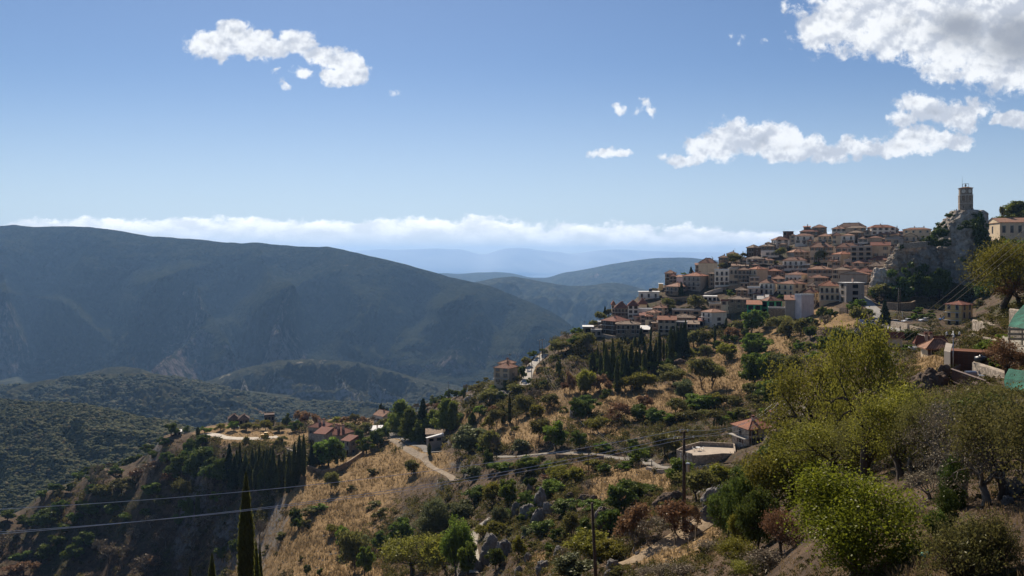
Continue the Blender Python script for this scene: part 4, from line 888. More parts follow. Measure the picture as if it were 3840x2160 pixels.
WM = {'W': wall_mat('white_plaster', (.66, .64, .60)), 'C': wall_mat('cream_plaster', (.56, .49, .37)), 'Y': wall_mat('yellow_plaster', (.52, .40, .20)), 'S': wall_mat('brown_stonework', (.235, .19, .145), 'stone'),
      'G': wall_mat('grey_concrete_wall', (.29, .275, .26)), 'B': wall_mat('beige_plaster', (.42, .36, .285)), 'P': wall_mat('pinkish_plaster', (.50, .41, .36)), 'L': wall_mat('lilac_plaster', (.50, .46, .52)),
      'D': wall_mat('dark_boarding', (.085, .062, .05)), 'T': wall_mat('green_insulation_plaster', (.07, .40, .22)), 'U': wall_mat('blue_plaster', (.22, .31, .52)), 'O': wall_mat('ochre_plaster', (.55, .37, .14)),
      'M': wall_mat('pale_mauve_render', (.50, .49, .54)), 'N': wall_mat('grey_stonework', (.31, .285, .255), 'stone'), 'R': wall_mat('brick_wall', (.20, .085, .05), 'brick')}
WADJ = {'W': 'white', 'C': 'cream', 'Y': 'yellow beige', 'S': 'brown stone', 'G': 'grey concrete', 'B': 'beige', 'P': 'pinkish', 'L': 'lilac', 'D': 'dark boarded', 'T': 'green', 'U': 'blue', 'O': 'ochre', 'M': 'pale mauve', 'N': 'grey stone', 'R': 'brick'}
def roof_mat(name, a, b, dirt=.4):
    m, t = mat(name); uvn = t.n('ShaderNodeTexCoord').outputs['UV']; tc = t.n('ShaderNodeTexCoord').outputs['Object']
    sp = t.n('ShaderNodeSeparateXYZ', ins={0: uvn})
    wu = t.math('SINE', t.math('MULTIPLY', sp.outputs[0], 2*math.pi/.26)); wv_ = t.math('FRACT', t.math('MULTIPLY', sp.outputs[1], 1/.36))
    cell = t.n('ShaderNodeTexWhiteNoise', noise_dimensions='2D', ins={'Vector': t.n('ShaderNodeVectorMath', operation='FLOOR', ins={0: t.n('ShaderNodeMapping', ins={'Vector': uvn, 'Scale': (1/.26, 1/.36, 1)}).outputs[0]}).outputs[0]}).outputs[0]
    n1 = t.noise(tc, .8, 5, .65); n2 = t.noise(tc, 3, 4)
    c = t.mix(cell, a, b); c = t.mix(t.math('MULTIPLY', t.ss(n1, .42, .68), dirt), c, (.11, .085, .065))
    c = t.mix(t.math('MULTIPLY', t.ss(wu, -.2, -1), .55), c, (.05, .03, .025))
    h = t.math('ADD', t.math('MULTIPLY', wu, .5), t.math('MULTIPLY', wv_, -.35))
    surf(t, c, .8, h, .05, .8, .12); return m
RMT = {'o': roof_mat('orange_roof_tiles', (.32, .125, .07), (.42, .18, .10), .45), 'r': roof_mat('red_brown_roof_tiles', (.20, .075, .05), (.28, .105, .07), .4), 's': roof_mat('old_mottled_roof_tiles', (.13, .10, .08), (.40, .28, .19), .5),
       'b': roof_mat('brown_roof_tiles', (.21, .125, .085), (.30, .18, .12), .5), 'O': roof_mat('faded_roof_tiles', (.30, .155, .10), (.44, .235, .15), .5), 'Q': roof_mat('weathered_roof_tiles', (.22, .10, .065), (.34, .16, .10), .75), 'k': roof_mat('dark_roof_tiles', (.085, .05, .04), (.13, .08, .06), .5), 'g': simple('roof_concrete', (.36, .34, .32), .9, .2), 'w': simple('white_roof_slab', (.62, .61, .59), .8, .12)}
RADJ = {'o': 'orange', 'r': 'dark red', 's': 'mottled', 'b': 'brown', 'g': 'flat grey', 'k': 'dark tiled', 'w': 'flat white'}
m, t = mat('window_glass'); surf(t, (.018, .02, .024), .12, None, spec=.6); GLASS = m
m, t = mat('opening_shade'); surf(t, (.012, .011, .010), .9, None, spec=.1); DARK = m  # shade of an open interior painted as a flat near black pane
SHUT = simple('brown_wood', (.10, .055, .035), .7, .2, 3); WHITEP = simple('white_paint', (.62, .61, .58), .6, .08, 2); IRON = simple('dark_iron', (.03, .03, .032), .5, .2, 4, spec=.5); TRIM = simple('pale_trim', (.5, .46, .4), .85, .12, 2)
METAL = simple('galvanised_metal', (.42, .43, .45), .35, .15, 2, metal=.8, spec=.5)
WIN = {}
def window_mesh(style, w, h):
    key = (style, round(w, 1), round(h, 1))
    if key in WIN: return WIN[key]
    w, h = key[1], key[2]; b = MB(); fr = .09
    # local: lies in xz plane, outward is -y, centred in x, sill at z=0
    b.box(-w/2, w/2, -.02, .03, 0, h, 1)
    for x0, x1, z0, z1 in ((-w/2-fr, -w/2, -fr, h+fr), (w/2, w/2+fr, -fr, h+fr), (-w/2, w/2, -fr, 0), (-w/2, w/2, h, h+fr)): b.box(x0, x1, -.07, .02, z0, z1, 0)
    if style in 'wdt': b.box(-.03, .03, -.045, -.015, 0, h, 2)
    if style in 'wt': b.box(-w/2, w/2, -.045, -.016, h*.62, h*.62+.05, 2)
    if style == 'w':
        b.box(-w/2-fr-.01, w/2+fr+.01, -.13, .0, -fr-.06, -fr-.002, 0)
        for s in (-1, 1): b.box(s*(w/2+fr+.02) if s > 0 else -w/2-fr-.02-w*.42, w/2+fr+.02+w*.42 if s > 0 else -w/2-fr-.02, -.06, -.012, -.02, h+.02, 2)
    if style == 'd': b.box(-w/2, w/2, -.05, -.018, 0, h*.3, 2)
    m_ = {'w': [TRIM, GLASS, SHUT], 'd': [TRIM, GLASS, SHUT], 't': [TRIM, GLASS, IRON], 'o': [WM['B'], DARK, SHUT], 'p': [WHITEP, GLASS, WHITEP], 'T': [WM['T'], DARK, SHUT], 'q': [SHUT, GLASS, SHUT]}[style]
    me = b.mesh('window', m_); WIN[key] = me; return me
HOUSES = []
ROOFC = {}
def roof_mesh(kind, a, b, h, hr, rm, ov=.45):
    """roof over x -a..0, y 0..b with its eaves at height h"""
    x0, x1, y0, y1 = -a-ov, ov, -ov, b+ov; z = h+.02; th = .16; B = MB()
    def face(P):
        P = [np.array(p, float) for p in P]; u = P[1]-P[0]; u[2] = 0; L = np.linalg.norm(u); u /= L+1e-9
        uv = [(float(np.dot((q-P[0]), u)), float(np.linalg.norm((q-P[0])-u*np.dot(q-P[0], u)))) for q in P]
        B.add(P, [tuple(range(len(P)))], 0, [uv])
    ax, by = x1-x0, y1-y0
    cs = [(x0, y0, z), (x1, y0, z), (x1, y1, z), (x0, y1, z)]
    if kind in ('f',):
        B.box(x0+.1, x1-.1, y0+.1, y1-.1, z, z+.22)
        return B.mesh('roof', [rm])
    if kind == 'p':   # flat with a raised rim
        B.box(-a-.05, .05, -.05, b+.05, z, z+.14)
        for q in ((-a-.06, .06, -.06, .12), (-a-.06, .06, b-.12, b+.06), (-a-.06, -a+.12, .12, b-.12), (-.12, .06, .12, b-.12)): B.box(q[0], q[1], q[2], q[3], z+.14, z+.55)
        return B.mesh('roof', [rm])
    if kind == 's':
        P = [(x0, y0, z), (x1, y0, z), (x1, y1, z+hr), (x0, y1, z+hr)]; face(P); B.box(x0, x1, y0, y0+.1, z-th, z-.003)
        face([(x0, y1, z+hr), (x1, y1, z+hr), (x1, y0, z-.03), (x0, y0, z-.03)][::-1] if False else [(x1, y1, z+hr), (x0, y1, z+hr), (x0, y1, z), (x1, y1, z)])
        face([(x0, y1, z+hr), (x0, y0, z), (x0, y1, z)]); face([(x1, y0, z), (x1, y1, z+hr), (x1, y1, z)])
        return B.mesh('roof', [rm])
    if kind == 'h':
        if ax >= by: i = by/2; r0 = (x0+i, (y0+y1)/2, z+hr); r1 = (x1-i, (y0+y1)/2, z+hr)
        else: i = ax/2; r0 = ((x0+x1)/2, y0+i, z+hr); r1 = ((x0+x1)/2, y1-i, z+hr)
        if ax >= by:
            face([cs[0], cs[1], r1, r0]); face([cs[1], cs[2], r1]); face([cs[2], cs[3], r0, r1]); face([cs[3], cs[0], r0])
        else:
            face([cs[0], cs[1], r0]); face([cs[1], cs[2], r1, r0]); face([cs[2], cs[3], r1]); face([cs[3], cs[0], r0, r1])
        hips = [(cs[0], r0), (cs[1], r1 if ax >= by else r0), (cs[2], r1), (cs[3], r0 if ax >= by else r1), (r0, r1)]
    elif kind == 'g':
        r0 = (x0, (y0+y1)/2, z+hr); r1 = (x1, (y0+y1)/2, z+hr)
        face([cs[0], cs[1], r1, r0]); face([cs[2], cs[3], r0, r1]); hips = [(r0, r1)]
    else:  # 'G'
        r0 = ((x0+x1)/2, y0, z+hr); r1 = ((x0+x1)/2, y1, z+hr)
        face([cs[1], cs[2], r1, r0]); face([cs[3], cs[0], r0, r1]); hips = [(r0, r1)]
    for p, q in hips:
        p = np.array(p); q = np.array(q)
        if np.linalg.norm(p-q) > .3: B.tube([p+(0, 0, .02), q+(0, 0, .02)], .11, 5)
    B.box(x0, x1, y0, y1, z-th, z-.004)
    return B.mesh('roof', [rm])
def chimney(parent, x, y, z0, hh=1.3, w_=.55, mt=None):
    b = MB(); b.box(x-w_/2, x+w_/2, y-w_/2, y+w_/2, z0-.8, z0+hh, 0); b.box(x-w_/2-.08, x+w_/2+.08, y-w_/2-.08, y+w_/2+.08, z0+hh+.002, z0+hh+.12, 1)
    b.box(x-w_/2+.06, x+w_/2-.06, y-w_/2+.06, y+w_/2-.06, z0+hh+.122, z0+hh+.36, 1); b.box(x-w_/2-.04, x+w_/2+.04, y-w_/2-.04, y+w_/2+.04, z0+hh+.362, z0+hh+.45, 1)
    return b.build('chimney', [mt or WM['P'], RMT['r']], parent)
def balcony(parent, x0, x1, z, dep=1.2, col=None, rail=None):
    b = MB(); b.box(x0, x1, -dep, 0.02, z-.16, z, 0); o = b.build('balcony', [col or WHITEP], parent)
    r = MB(); r.box(x0+.03, x1-.03, -dep+.03, -dep+.07, z+.93, z+.99); r.box(x0+.03, x0+.07, -dep+.07, -.02, z+.93, z+.99); r.box(x1-.07, x1-.03, -dep+.07, -.02, z+.93, z+.99)
    n = max(4, int((x1-x0)/.28))
    for i in range(n+1):
        x = x0+.05+(x1-x0-.1)*i/n; r.box(x-.014, x+.014, -dep+.035, -dep+.06, z+.002, z+.929)
    r.build('railing', [rail or IRON], o); return o
def house(reg, X0, Xc, X1, Ye, Yb, Yr, wall, rk, rf, fw='2x2w', sw='0', ex='', label=None, cat='house', D=None, name='village_house', dep=8.5, wall2=None):
    cx, cy, k = reg
    p0, pc, p1 = cx+X0/k, cx+(Xc if Xc else X1)/k, cx+X1/k
    ye, yb, yr = cy+Ye/k, cy+Yb/k, cy+Yr/k
    if D is None: D = hit(pc, yb)
    u0, uc, u1 = (p0-512)/F, (pc-512)/F, (p1-512)/F; phi = math.atan(uc); C = W(pc, yb, D)
    if Xc and Xc < X1:
        te = math.atan2((X1-Xc), (Xc-X0))*.95; te = min(max(te, rad(16)), rad(70)); th = phi+te
        a = (C[0]-u0*D)/(math.cos(th)+u0*math.sin(th)); b = (u1*D-C[0])/(math.sin(th)-u1*math.cos(th)); b = min(b, 26)
    else:
        th = phi+rad(-1); a = (C[0]-u0*D)/(math.cos(th)+u0*math.sin(th)); b = dep
    h = (yb-ye)/F*D; hr = min(max((ye-yr)/F*D*1.02, .5), 4.5)
    root = empty(name, tuple(C), -th)
    wm = WM[wall]; w = MB(); w.box(-a, 0, 0, b, -7, h)
    if rk == 'g':
        for x in (-a, 0): w.add([(x, 0, h), (x, b, h), (x, b/2, h+hr*.92)], [(0, 1, 2)] if x == 0 else [(0, 2, 1)])
    if rk == 'G':
        for y in (0, b): w.add([(-a, y, h), (0, y, h), (-a/2, y, h+hr*.92)], [(0, 1, 2)] if y == 0 else [(0, 2, 1)])
    w.build('wall', [wm], root)
    ov = .25 if 'n' in ex else (.45 if h < 9 else .5)
    ro = link('roof', roof_mesh(rk, a, b, h, hr, RMT[random.choice('oOQOQ') if rf == 'o' else rf], ov), root)
    def wins(spec, side):
        if not spec or spec == '0': return
        n, r = spec[:-1].split('x'); n = int(n); r = int(r); st = spec[-1]
        span = a if side == 'f' else b; sh = h/r
        ww = {'w': 1.15, 't': 1.5, 'o': min(2.6, span/n*.62), 'p': 1.2, 'd': 1.0, 'T': span/n*.72, 'q': 1.8}[st]; hh = {'w': 1.6, 't': h*.52, 'o': sh*.6, 'p': 1.3, 'd': 2.1, 'T': sh*.72, 'q': 1.4}[st]
        ww = min(ww, span/n*.6 if st != 'T' else 9); hh = min(hh, sh*.72)
        for j in range(r):
            for i in range(n):
                s = (i+.5)/n*span+(random.random()-.5)*.25*(st in 'wd'); bal = side == 'f' and ('b%d' % j) in ex
                style, h2, z = st, hh, j*sh+sh*.33
                if bal and st in 'w': style, h2, z = 'd', min(2.15, sh*.72), j*sh+.12
                if st in 'toT': z = j*sh+(sh-hh)*.5
                if st == 'w' and not bal and random.random() < .1: continue
                me = window_mesh(style, ww, h2); o = link('window', me, root)
                if side == 'f': o.location = (-s, -.012, z)
                else: o.location = (.012, s, z); o.rotation_euler = (0, 0, rad(90))
    wins(fw, 'f'); wins(sw, 's')
    rows = max(1, int(fw[:-1].split('x')[1])) if fw != '0' else 2
    if rk in 'hgs' and 'c' not in ex and wall != 'T' and random.random() < .55: ex += ',c'
    if rk in 'hgp' and 'ant' not in ex and random.random() < .3: ex += ',ant'
    for tkn in ex.split(','):
        if tkn.startswith('b') and tkn[1:2].isdigit():
            j = int(tkn[1]); z = j*h/rows+.08
            if len(tkn) > 2 and tkn[2] == 'l': x0, x1 = -a, -a*.5
            elif len(tkn) > 2 and tkn[2] == 'r': x0, x1 = -a*.5, 0
            else: x0, x1 = -a+.1, -.1
            balcony(root, x0, x1, z, 1.2 if 'L' not in tkn else 2.2, WHITEP if wall in 'WCP' else TRIM)
        elif tkn.startswith('c'):
            for q in range(int(tkn[1:] or 1)): chimney(ro, -a*(.25+.5*q/max(1, int(tkn[1:] or 1)-.5) if tkn != 'c' else .4), b*(.3+.3*random.random()), h+hr*.6, 1.7 if name == 'guesthouse' else 1.0, 1.0 if name == 'guesthouse' else .6, wm if wall in 'SBC' else WM['P'])
        elif tkn == 'door':
            d = MB(); d.box(-.55, .55, -.06, .03, 0, 2.1); d.box(-.63, -.551, -.09, .02, 0, 2.2, 1); d.box(.551, .63, -.09, .02, 0, 2.2, 1); d.box(-.55, .55, -.09, .02, 2.101, 2.2, 1)
            o = d.build('door', [SHUT, TRIM], root); o.location = (-a*.5, -.012, .05)
        elif tkn == 'aw':
            d = MB(); z = h*.55; d.add([(-a*.8, -1.5, z-.5), (-a*.2, -1.5, z-.5), (-a*.2, -.02, z), (-a*.8, -.02, z), (-a*.8, -1.5, z-.56), (-a*.2, -1.5, z-.56), (-a*.2, -.02, z-.06), (-a*.8, -.02, z-.06)], [(0, 1, 2, 3), (7, 6, 5, 4), (0, 4, 5, 1), (1, 5, 6, 2), (3, 7, 4, 0)]); d.build('awning', [RMT['r']], root)
        elif tkn == 'sol':
            d = MB(); z = h+hr*.8+.3; d.add([(-a*.5, b*.2, z), (-a*.5+1.8, b*.2, z), (-a*.5+1.8, b*.2+1, z+.9), (-a*.5, b*.2+1, z+.9), (-a*.5, b*.2+1, z-1.2), (-a*.5+1.8, b*.2+1, z-1.2), (-a*.5, b*.2, z-.9), (-a*.5+1.8, b*.2, z-.9)], [(0, 1, 2, 3), (3, 2, 5, 4), (0, 3, 4, 6), (1, 7, 5, 2), (0, 6, 7, 1)], 0)
            d.tube([(-a*.5+.1, b*.2+1.1, z+1.05), (-a*.5+1.7, b*.2+1.1, z+1.05)], .26, 8, 1); d.build('solar_heater', [GLASS, METAL], ro)
        elif tkn == 'ant':
            d = MB(); x, y = -a*.3, b*.5; z = h+hr*.5; d.tube([(x, y, z), (x, y, z+2.6)], .03, 4); d.tube([(x-.6, y, z+2.5), (x+.6, y, z+2.5)], .02, 4)
            for q in range(5): d.tube([(x-.5+q*.25, y-.25, z+2.5), (x-.5+q*.25, y+.25, z+2.5)], .015, 3)
            d.build('aerial', [IRON], ro)
    root['category'] = cat
    if not label:
        sto = {1: 'low', 2: 'two storey', 3: 'three storey', 4: 'four storey'}.get(rows, 'tall')
        label = '%s %s house with %s roof' % (WADJ[wall], sto, RADJ[rf]); root['auto'] = 1
    root['label'] = label
    HOUSES.append([root, (p0+p1)/2, (ye+yb)/2, p1-p0]); root['_t'] = 0; del root['_t']
    return root, a, b, h, hr
H1 = lambda *a_, **k_: house(R1, *a_, **k_)
H2 = lambda *a_, **k_: house(R2, *a_, **k_)
H3 = lambda *a_, **k_: house(R3, *a_, **k_)
# --- lower left end of the village
H1(635, 0, 843, 540, 655, 487, 'C', 'h', 'o', '0', '0', 'c2,ant', 'tall blank walled cream house with an orange hipped roof on the left ridge')
H1(603, 0, 636, 560, 650, 540, 'S', 's', 'o', '1x2w', '0', 'b1', 'narrow balconied annex on the left side of the tall blank cream house')
H1(272, 0, 392, 652, 745, 620, 'S', 'h', 'o', '2x2w', '0', 'b1', 'small square stone house at the far left end of the ridge')
H1(320, 0, 400, 682, 765, 655, 'S', 'h', 'r', '2x2w', '0', 'b1,c', 'brown balconied house between the square stone house and the lilac wall')
H1(398, 0, 466, 690, 770, 672, 'L', 's', 'o', '0', '0', '', 'plain lilac walled house left of the grey apartment block')
H1(465, 655, 745, 682, 850, 645, 'G', 'h', 'o', '4x3w', '0', 'b1,b2r,c3', 'large grey apartment block with a shiny hipped orange roof')
H1(275, 415, 545, 797, 895, 757, 'S', 'h', 'o', '3x2w', '3x2w', 'b1,c2', 'long brown stone house with orange roof below the lilac wall')
H1(205, 0, 250, 768, 830, 760, 'Y', 'f', 'w', '0', '0', '', 'small yellow cube house at the left edge of the upper village')
H1(810, 0, 970, 617, 800, 605, 'W', 'p', 'w', '3x3w', '0', 'b1,b2,ant', 'white flat roofed apartment house with three rows of balconies')
H1(745, 0, 815, 655, 800, 640, 'S', 'h', 's', '1x3w', '0', '', 'narrow stone house between the grey block and the white flat roofed one')
H1(970, 0, 1066, 602, 785, 590, 'B', 'p', 'g', '2x3w', '0', 'b2', 'narrow beige house attached right of the white flat roofed apartment house')
H1(1066, 0, 1192, 615, 765, 590, 'S', 'h', 'b', '3x3w', '0', 'b1L,b2', 'brown house with dark deep balconies and a plain brown roof')
H1(1180, 1270, 1390, 607, 790, 577, 'B', 'h', 'o', '2x3w', '0', 'b1,b2,c', 'tall beige house with stacked balconies at its left corner')
H1(1390, 0, 1530, 625, 692, 600, 'S', 'h', 'o', '2x1w', '0', 'c')
H1(855, 0, 962, 480, 565, 455, 'S', 'h', 'b', '2x2w', '0', '', 'stone house beside a cypress on the left skyline')
H1(940, 0, 1070, 440, 500, 415, 'S', 'h', 'b', '2x1w', '0', 'ant')
H1(1160, 1235, 1310, 372, 470, 340, 'D', 'h', 's', '3x2o', '1x2w', 'b1', 'dark open sided house with a corner veranda near the skyline')
H1(1300, 0, 1470, 357, 405, 330, 'S', 'h', 's', '3x1w', '0', 'c2')
H1(1315, 0, 1512, 412, 475, 405, 'W', 'p', 'w', '4x1w', '0', '', 'long low white flat house below the dark veranda house')
H1(1428, 1480, 1625, 287, 380, 250, 'W', 'h', 'o', '2x2w', '2x3w', 'b1', 'white corner house with dark shutters standing on the skyline')
H1(1555, 1600, 1670, 196, 245, 188, 'R', 'f', 'w', '1x1o', '0', '', 'unfinished brick cube with a flat concrete slab on the skyline')
H1(1682, 1890, 1890, 242, 335, 215, 'W', 'h', 'o', '3x2w', '0', 'b1,door', 'white two storey house with orange roof and balcony high in the village')
H1(1625, 0, 1690, 240, 325, 222, 'B', 'h', 'b', '1x2w', '0')
H1(1740, 0, 1940, 197, 245, 165, 'S', 'h', 'r', '4x1w', '0', 'c')
H1(1870, 0, 2030, 152, 215, 120, 'S', 'h', 'o', '2x2w', '0', 'ant', 'brown stone house crowning the skyline under an aerial')
H1(1780, 0, 1852, 148, 180, 132, 'S', 's', 'o', '1x1w', '0')
H1(1930, 0, 2095, 247, 322, 217, 'C', 'h', 'o', '3x2w', '0', 'b1', 'cream house with a dark glazed upper balcony near the top')
H1(1848, 0, 2100, 367, 525, 315, 'B', 'h', 'o', '5x3w', '0', 'c,sol', 'big beige three storey stone house with skylights in its orange roof')
H1(1590, 1672, 1845, 422, 505, 385, 'G', 'h', 'o', '0', '3x2w', 'c2,ant', 'house with a blank grey side wall and wooden balconies')
H1(1088, 0, 1160, 510, 545, 482, 'W', 'h', 's', '2x1w', '0')
H1(1155, 0, 1352, 492, 548, 465, 'W', 'h', 's', '3x1w', '0', 'aw', 'low white house with old mottled roof above the long stone wall')
H1(1280, 0, 1458, 507, 562, 484, 'C', 'h', 'o', '3x1w', '0', '', 'low cream house with orange roof and three brown shutters')
H1(1550, 1785, 1815, 512, 615, 478, 'W', 'h', 'o', '4x2w', '0', 'b1L,c', 'white house with a wide planted roof terrace balcony')
H1(1820, 0, 2090, 607, 675, 575, 'B', 'h', 'o', '5x1w', '0', 'c', 'long beige house with five windows under an orange hipped roof')
H1(1575, 1755, 1835, 667, 745, 637, 'W', 'h', 'o', '4x1w', '0', 'b0,c', 'white house with a columned balcony and orange hipped roof')
H1(1298, 1450, 1495, 757, 880, 703, 'W', 'h', 'o', '3x2w', '0', 'b0,b1,sol,c', 'white house with two dark balconies and a skylit orange roof')
H1(1490, 1668, 1812, 767, 900, 730, 'C', 'h', 'o', '3x2w', '2x2w', 'b0,b1,c3', 'long cream apartment house with two full width white balconies')
H1(1425, 0, 1580, 712, 750, 675, 'C', 'h', 'o', '2x1w', '0', '')
H1(1840, 0, 2050, 700, 760, 668, 'B', 'h', 'o', '4x1w', '0', 'c', 'low beige house with four dark windows right of the columned white house')
H1(1170, 0, 1302, 812, 925, 800, 'P', 'p', 'w', '2x2w', '0', 'b1', 'pinkish house with a roof terrace left of the white balconied houses')
H1(1045, 0, 1172, 836, 905, 808, 'S', 'h', 's', '2x2w', '0', '')
H1(1950, 0, 2175, 790, 945, 735, 'C', 'h', 'o', '4x2w', '0', 'b1,c,b0', 'cream four window house with orange roof above the lower slope')
H1(1780, 1905, 1942, 862, 1010, 808, 'C', 'h', 'o', '2x2w', '1x2w', 'c2,ant', 'cream house with an orange roof directly behind the pale mauve block')
H1(1680, 1755, 1890, 893, 1165, 880, 'M', 'p', 'w', '0', '0', '', 'tall windowless pale mauve block at the foot of the village')
H1(1578, 0, 1682, 942, 1145, 898, 'G', 's', 'o', '0', '0', 'c', 'stained grey concrete house left of the pale mauve block')
H1(1165, 0, 1320, 992, 1130, 955, 'T', 's', 'o', '2x2T', '0', '', 'lower wing of the bright green unfinished house')
H1(1320, 1392, 1545, 952, 1110, 905, 'T', 'h', 'o', '1x2T', '2x2T', 'c', 'bright green unfinished house with big open window frames')
H1(1280, 0, 1400, 935, 990, 893, 'T', 's', 'g', '0', '0', 'c', 'turquoise gable wall with a large brick chimney behind the green house')
H1(1394, 0, 1580, 1037, 1145, 1030, 'S', 'p', 'g', '0', '0', '', 'windowless brown walled building between the green house and the concrete one')
H1(878, 0, 1090, 958, 1068, 950, 'C', 'p', 'r', '3x2w', '0', '', 'cream house with a red parapet stripe along its flat roof')
H1(750, 0, 880, 985, 1062, 962, 'B', 'p', 'g', '2x1w', '0', 'b1', 'small beige house left of the red striped parapet house')
H1(965, 0, 1192, 936, 1048, 904, 'S', 'h', 's', '3x2w', '0', 'c', 'stone house with old mottled roof behind the red striped parapet house')
H1(664, 778, 942, 1077, 1245, 1044, 'W', 'h', 'o', '2x3w', '1x3w', 'b1,b2', 'tall house with white balconied front and yellowish side at the village foot')
H1(195, 0, 392, 1160, 1315, 1120, 'B', 'g', 'o', '3x3w', '0', 'b1,c', 'beige three storey house with orange gable roof above the cypress wood')
H1(378, 0, 602, 1136, 1195, 1100, 'S', 'h', 's', '2x1w', '0', '', 'low stone house with a sagging old tiled roof above the cypress wood')
H1(375, 0, 515, 1190, 1300, 1182, 'B', 'p', 'g', '2x2w', '0', '', 'stone terrace house below the sagging old tiled roof')
H1(505, 0, 640, 1205, 1262, 1180, 'G', 's', 's', '3x1w', '0', '', 'shed with old tiled roof left of the white and yellowish tall house')
H1(350, 0, 660, 1058, 1112, 1050, 'S', 'p', 'g', '3x1o', '0', '', 'long low brown stone ruin among the terraces')
H1(690, 0, 835, 905, 960, 895, 'W', 'f', 'w', '3x1o', '0', '', 'open concrete frame of a small unfinished house on the terraces')
# --- region with the big houses at the left tip
H3(850, 0, 1130, 527, 605, 512, 'W', 'f', 'w', '3x1w', '0', 'b0,sol', 'white flat roofed bungalow with an overhanging slab roof')
H3(525, 0, 707, 745, 870, 660, 'S', 'h', 'o', '4x2w', '0', 'b1,c', 'brown stone hotel wing with rows of small windows at the left tip')
H3(485, 0, 530, 700, 850, 650, 'C', 'h', 'o', '1x3w', '0', 'b1,b2', 'narrow cream balconied end of the stone hotel wing')
H3(707, 0, 848, 712, 892, 640, 'W', 'h', 'r', '2x3q', '0', '', 'white hotel wing with brown window bands and a red attic')
H3(845, 0, 965, 692, 760, 618, 'C', 'h', 'r', '0', '0', 'c2', 'small cream hotel wing with a steep red brown roof')
H3(845, 0, 1035, 768, 860, 760, 'W', 'p', 'w', '3x1w', '0', 'b0', 'white flat roofed house with blue shutters and a corner balcony')
H3(955, 1075, 1170, 805, 940, 770, 'C', 'h', 'o', '2x2w', '2x2w', 'b1', 'cream corner house with a dark balcony below the white flat roofed house')
H3(1040, 1180, 1260, 742, 845, 706, 'C', 'h', 'o', '2x2w', '1x2w', 'c', 'small cream house with orange hipped roof beside a garden of bushes')
H3(790, 0, 945, 862, 935, 842, 'P', 's', 'r', '1x1w', '0', 'aw', 'tiny brown house with red lean to roofs and awning')
H3(340, 540, 735, 925, 1105, 860, 'D', 'h', 'r', '2x3d', '4x3d', 'b1,b2', 'large dark fronted house with verandas and a broad red roof at the left tip')
H3(545, 0, 872, 966, 1112, 928, 'S', 'h', 's', '5x2w', '0', 'b1l', 'long brown stone house with an old mottled roof at the left tip')
H3(95, 0, 232, 1002, 1095, 990, 'S', 'f', 'w', '1x1o', '0', '', 'small unfinished brick house with a white slab at the lowest left tip')
H3(205, 0, 345, 1050, 1130, 1040, 'G', 'p', 'g', '2x1o', '0', '', 'bare concrete frame beside the dark fronted house')
H3(300, 0, 342, 940, 1040, 930, 'G', 'p', 'w', '1x2w', '0')
H3(780, 0, 1000, 1035, 1085, 1000, 'G', 's', 'w', '2x1o', '0', '', 'long shed with a pale corrugated lean to roof at the village foot')
# --- upper right half of the village
H2(0, 0, 148, 630, 672, 598, 'W', 'h', 'o', '3x1w', '0', 'c2')
H2(55, 0, 372, 608, 655, 563, 'P', 'h', 'b', '3x1w', '0', 'c2,ant', 'wide house with the broad brown roof on the top of the village')
H2(145, 0, 375, 622, 705, 595, 'B', 'h', 's', '3x2w', '0', '', 'beige dark shuttered house under the broad brown roof')
H2(383, 430, 692, 617, 705, 588, 'W', 'h', 'o', '1x2w', '4x2w', 'c,ant,b1', 'long grey white house with orange roof on the skyline')
H2(680, 0, 726, 637, 690, 620, 'G', 'h', 'o', '1x1w', '0', 'ant')
H2(728, 0, 775, 665, 700, 652, 'P', 's', 'r', '1x1w', '0')
H2(770, 0, 1078, 637, 690, 616, 'C', 'h', 'o', '4x1p', '0', 'c2', 'long cream house with white window bands at the right end of the skyline')
H2(878, 0, 1062, 673, 735, 642, 'P', 'h', 's', '3x1w', '0', '', 'pinkish house with a rough mottled roof below the long cream one')
H2(780, 0, 926, 712, 808, 676, 'C', 'G', 'b', '2x2w', '0', 'b1', 'cream gable fronted house with a small balcony by the rampart')
H2(495, 0, 732, 692, 735, 670, 'C', 'h', 'o', '3x1w', '0', '')
H2(600, 0, 782, 725, 805, 697, 'G', 'G', 'g', '2x1o', '0', '', 'grey gable ended house with a plain grey roof')
H2(395, 0, 542, 727, 788, 707, 'B', 'h', 'o', '0', '0', '', 'windowless beige box house with an orange roof')
H2(580, 0, 732, 742, 805, 735, 'B', 'p', 'g', '2x1w', '0', '')
H2(0, 0, 96, 702, 805, 668, 'C', 'h', 'o', '2x2w', '0', '', 'cream house with white lower shutters beside the white balconied one')
H2(95, 0, 246, 702, 802, 680, 'W', 'h', 'o', '2x2w', '0', 'b1', 'white house with a pale orange roof and a full width balcony')
H2(165, 0, 342, 672, 775, 648, 'S', 'h', 's', '2x2w', '0', '', 'dull brown house with mottled roof right of the white balconied one')
H2(40, 0, 302, 832, 900, 782, 'P', 'h', 'o', '4x1w', '0', 'c2', 'pinkish house with a stepped orange roof and two white chimneys')
H2(200, 0, 435, 826, 985, 805, 'G', 'p', 'g', '3x3o', '0', 'b1,b2', 'unfinished grey building with dark open storeys')
H2(425, 0, 632, 812, 955, 773, 'B', 'g', 'r', '2x2w', '0', '', 'beige house with a bright red brown gable roof in mid village')
H2(488, 0, 640, 867, 945, 852, 'U', 'p', 'g', '2x1o', '0', '', 'blue fronted house with two dark windows near the rampart')
H2(640, 0, 722, 862, 950, 810, 'P', 'h', 's', '2x2w', '0', 'b1')
H2(0, 95, 258, 907, 1052, 876, 'B', 'h', 'o', '2x2w', '0', 'b1,b0', 'house with leafy balconies and a big blank beige side wall')
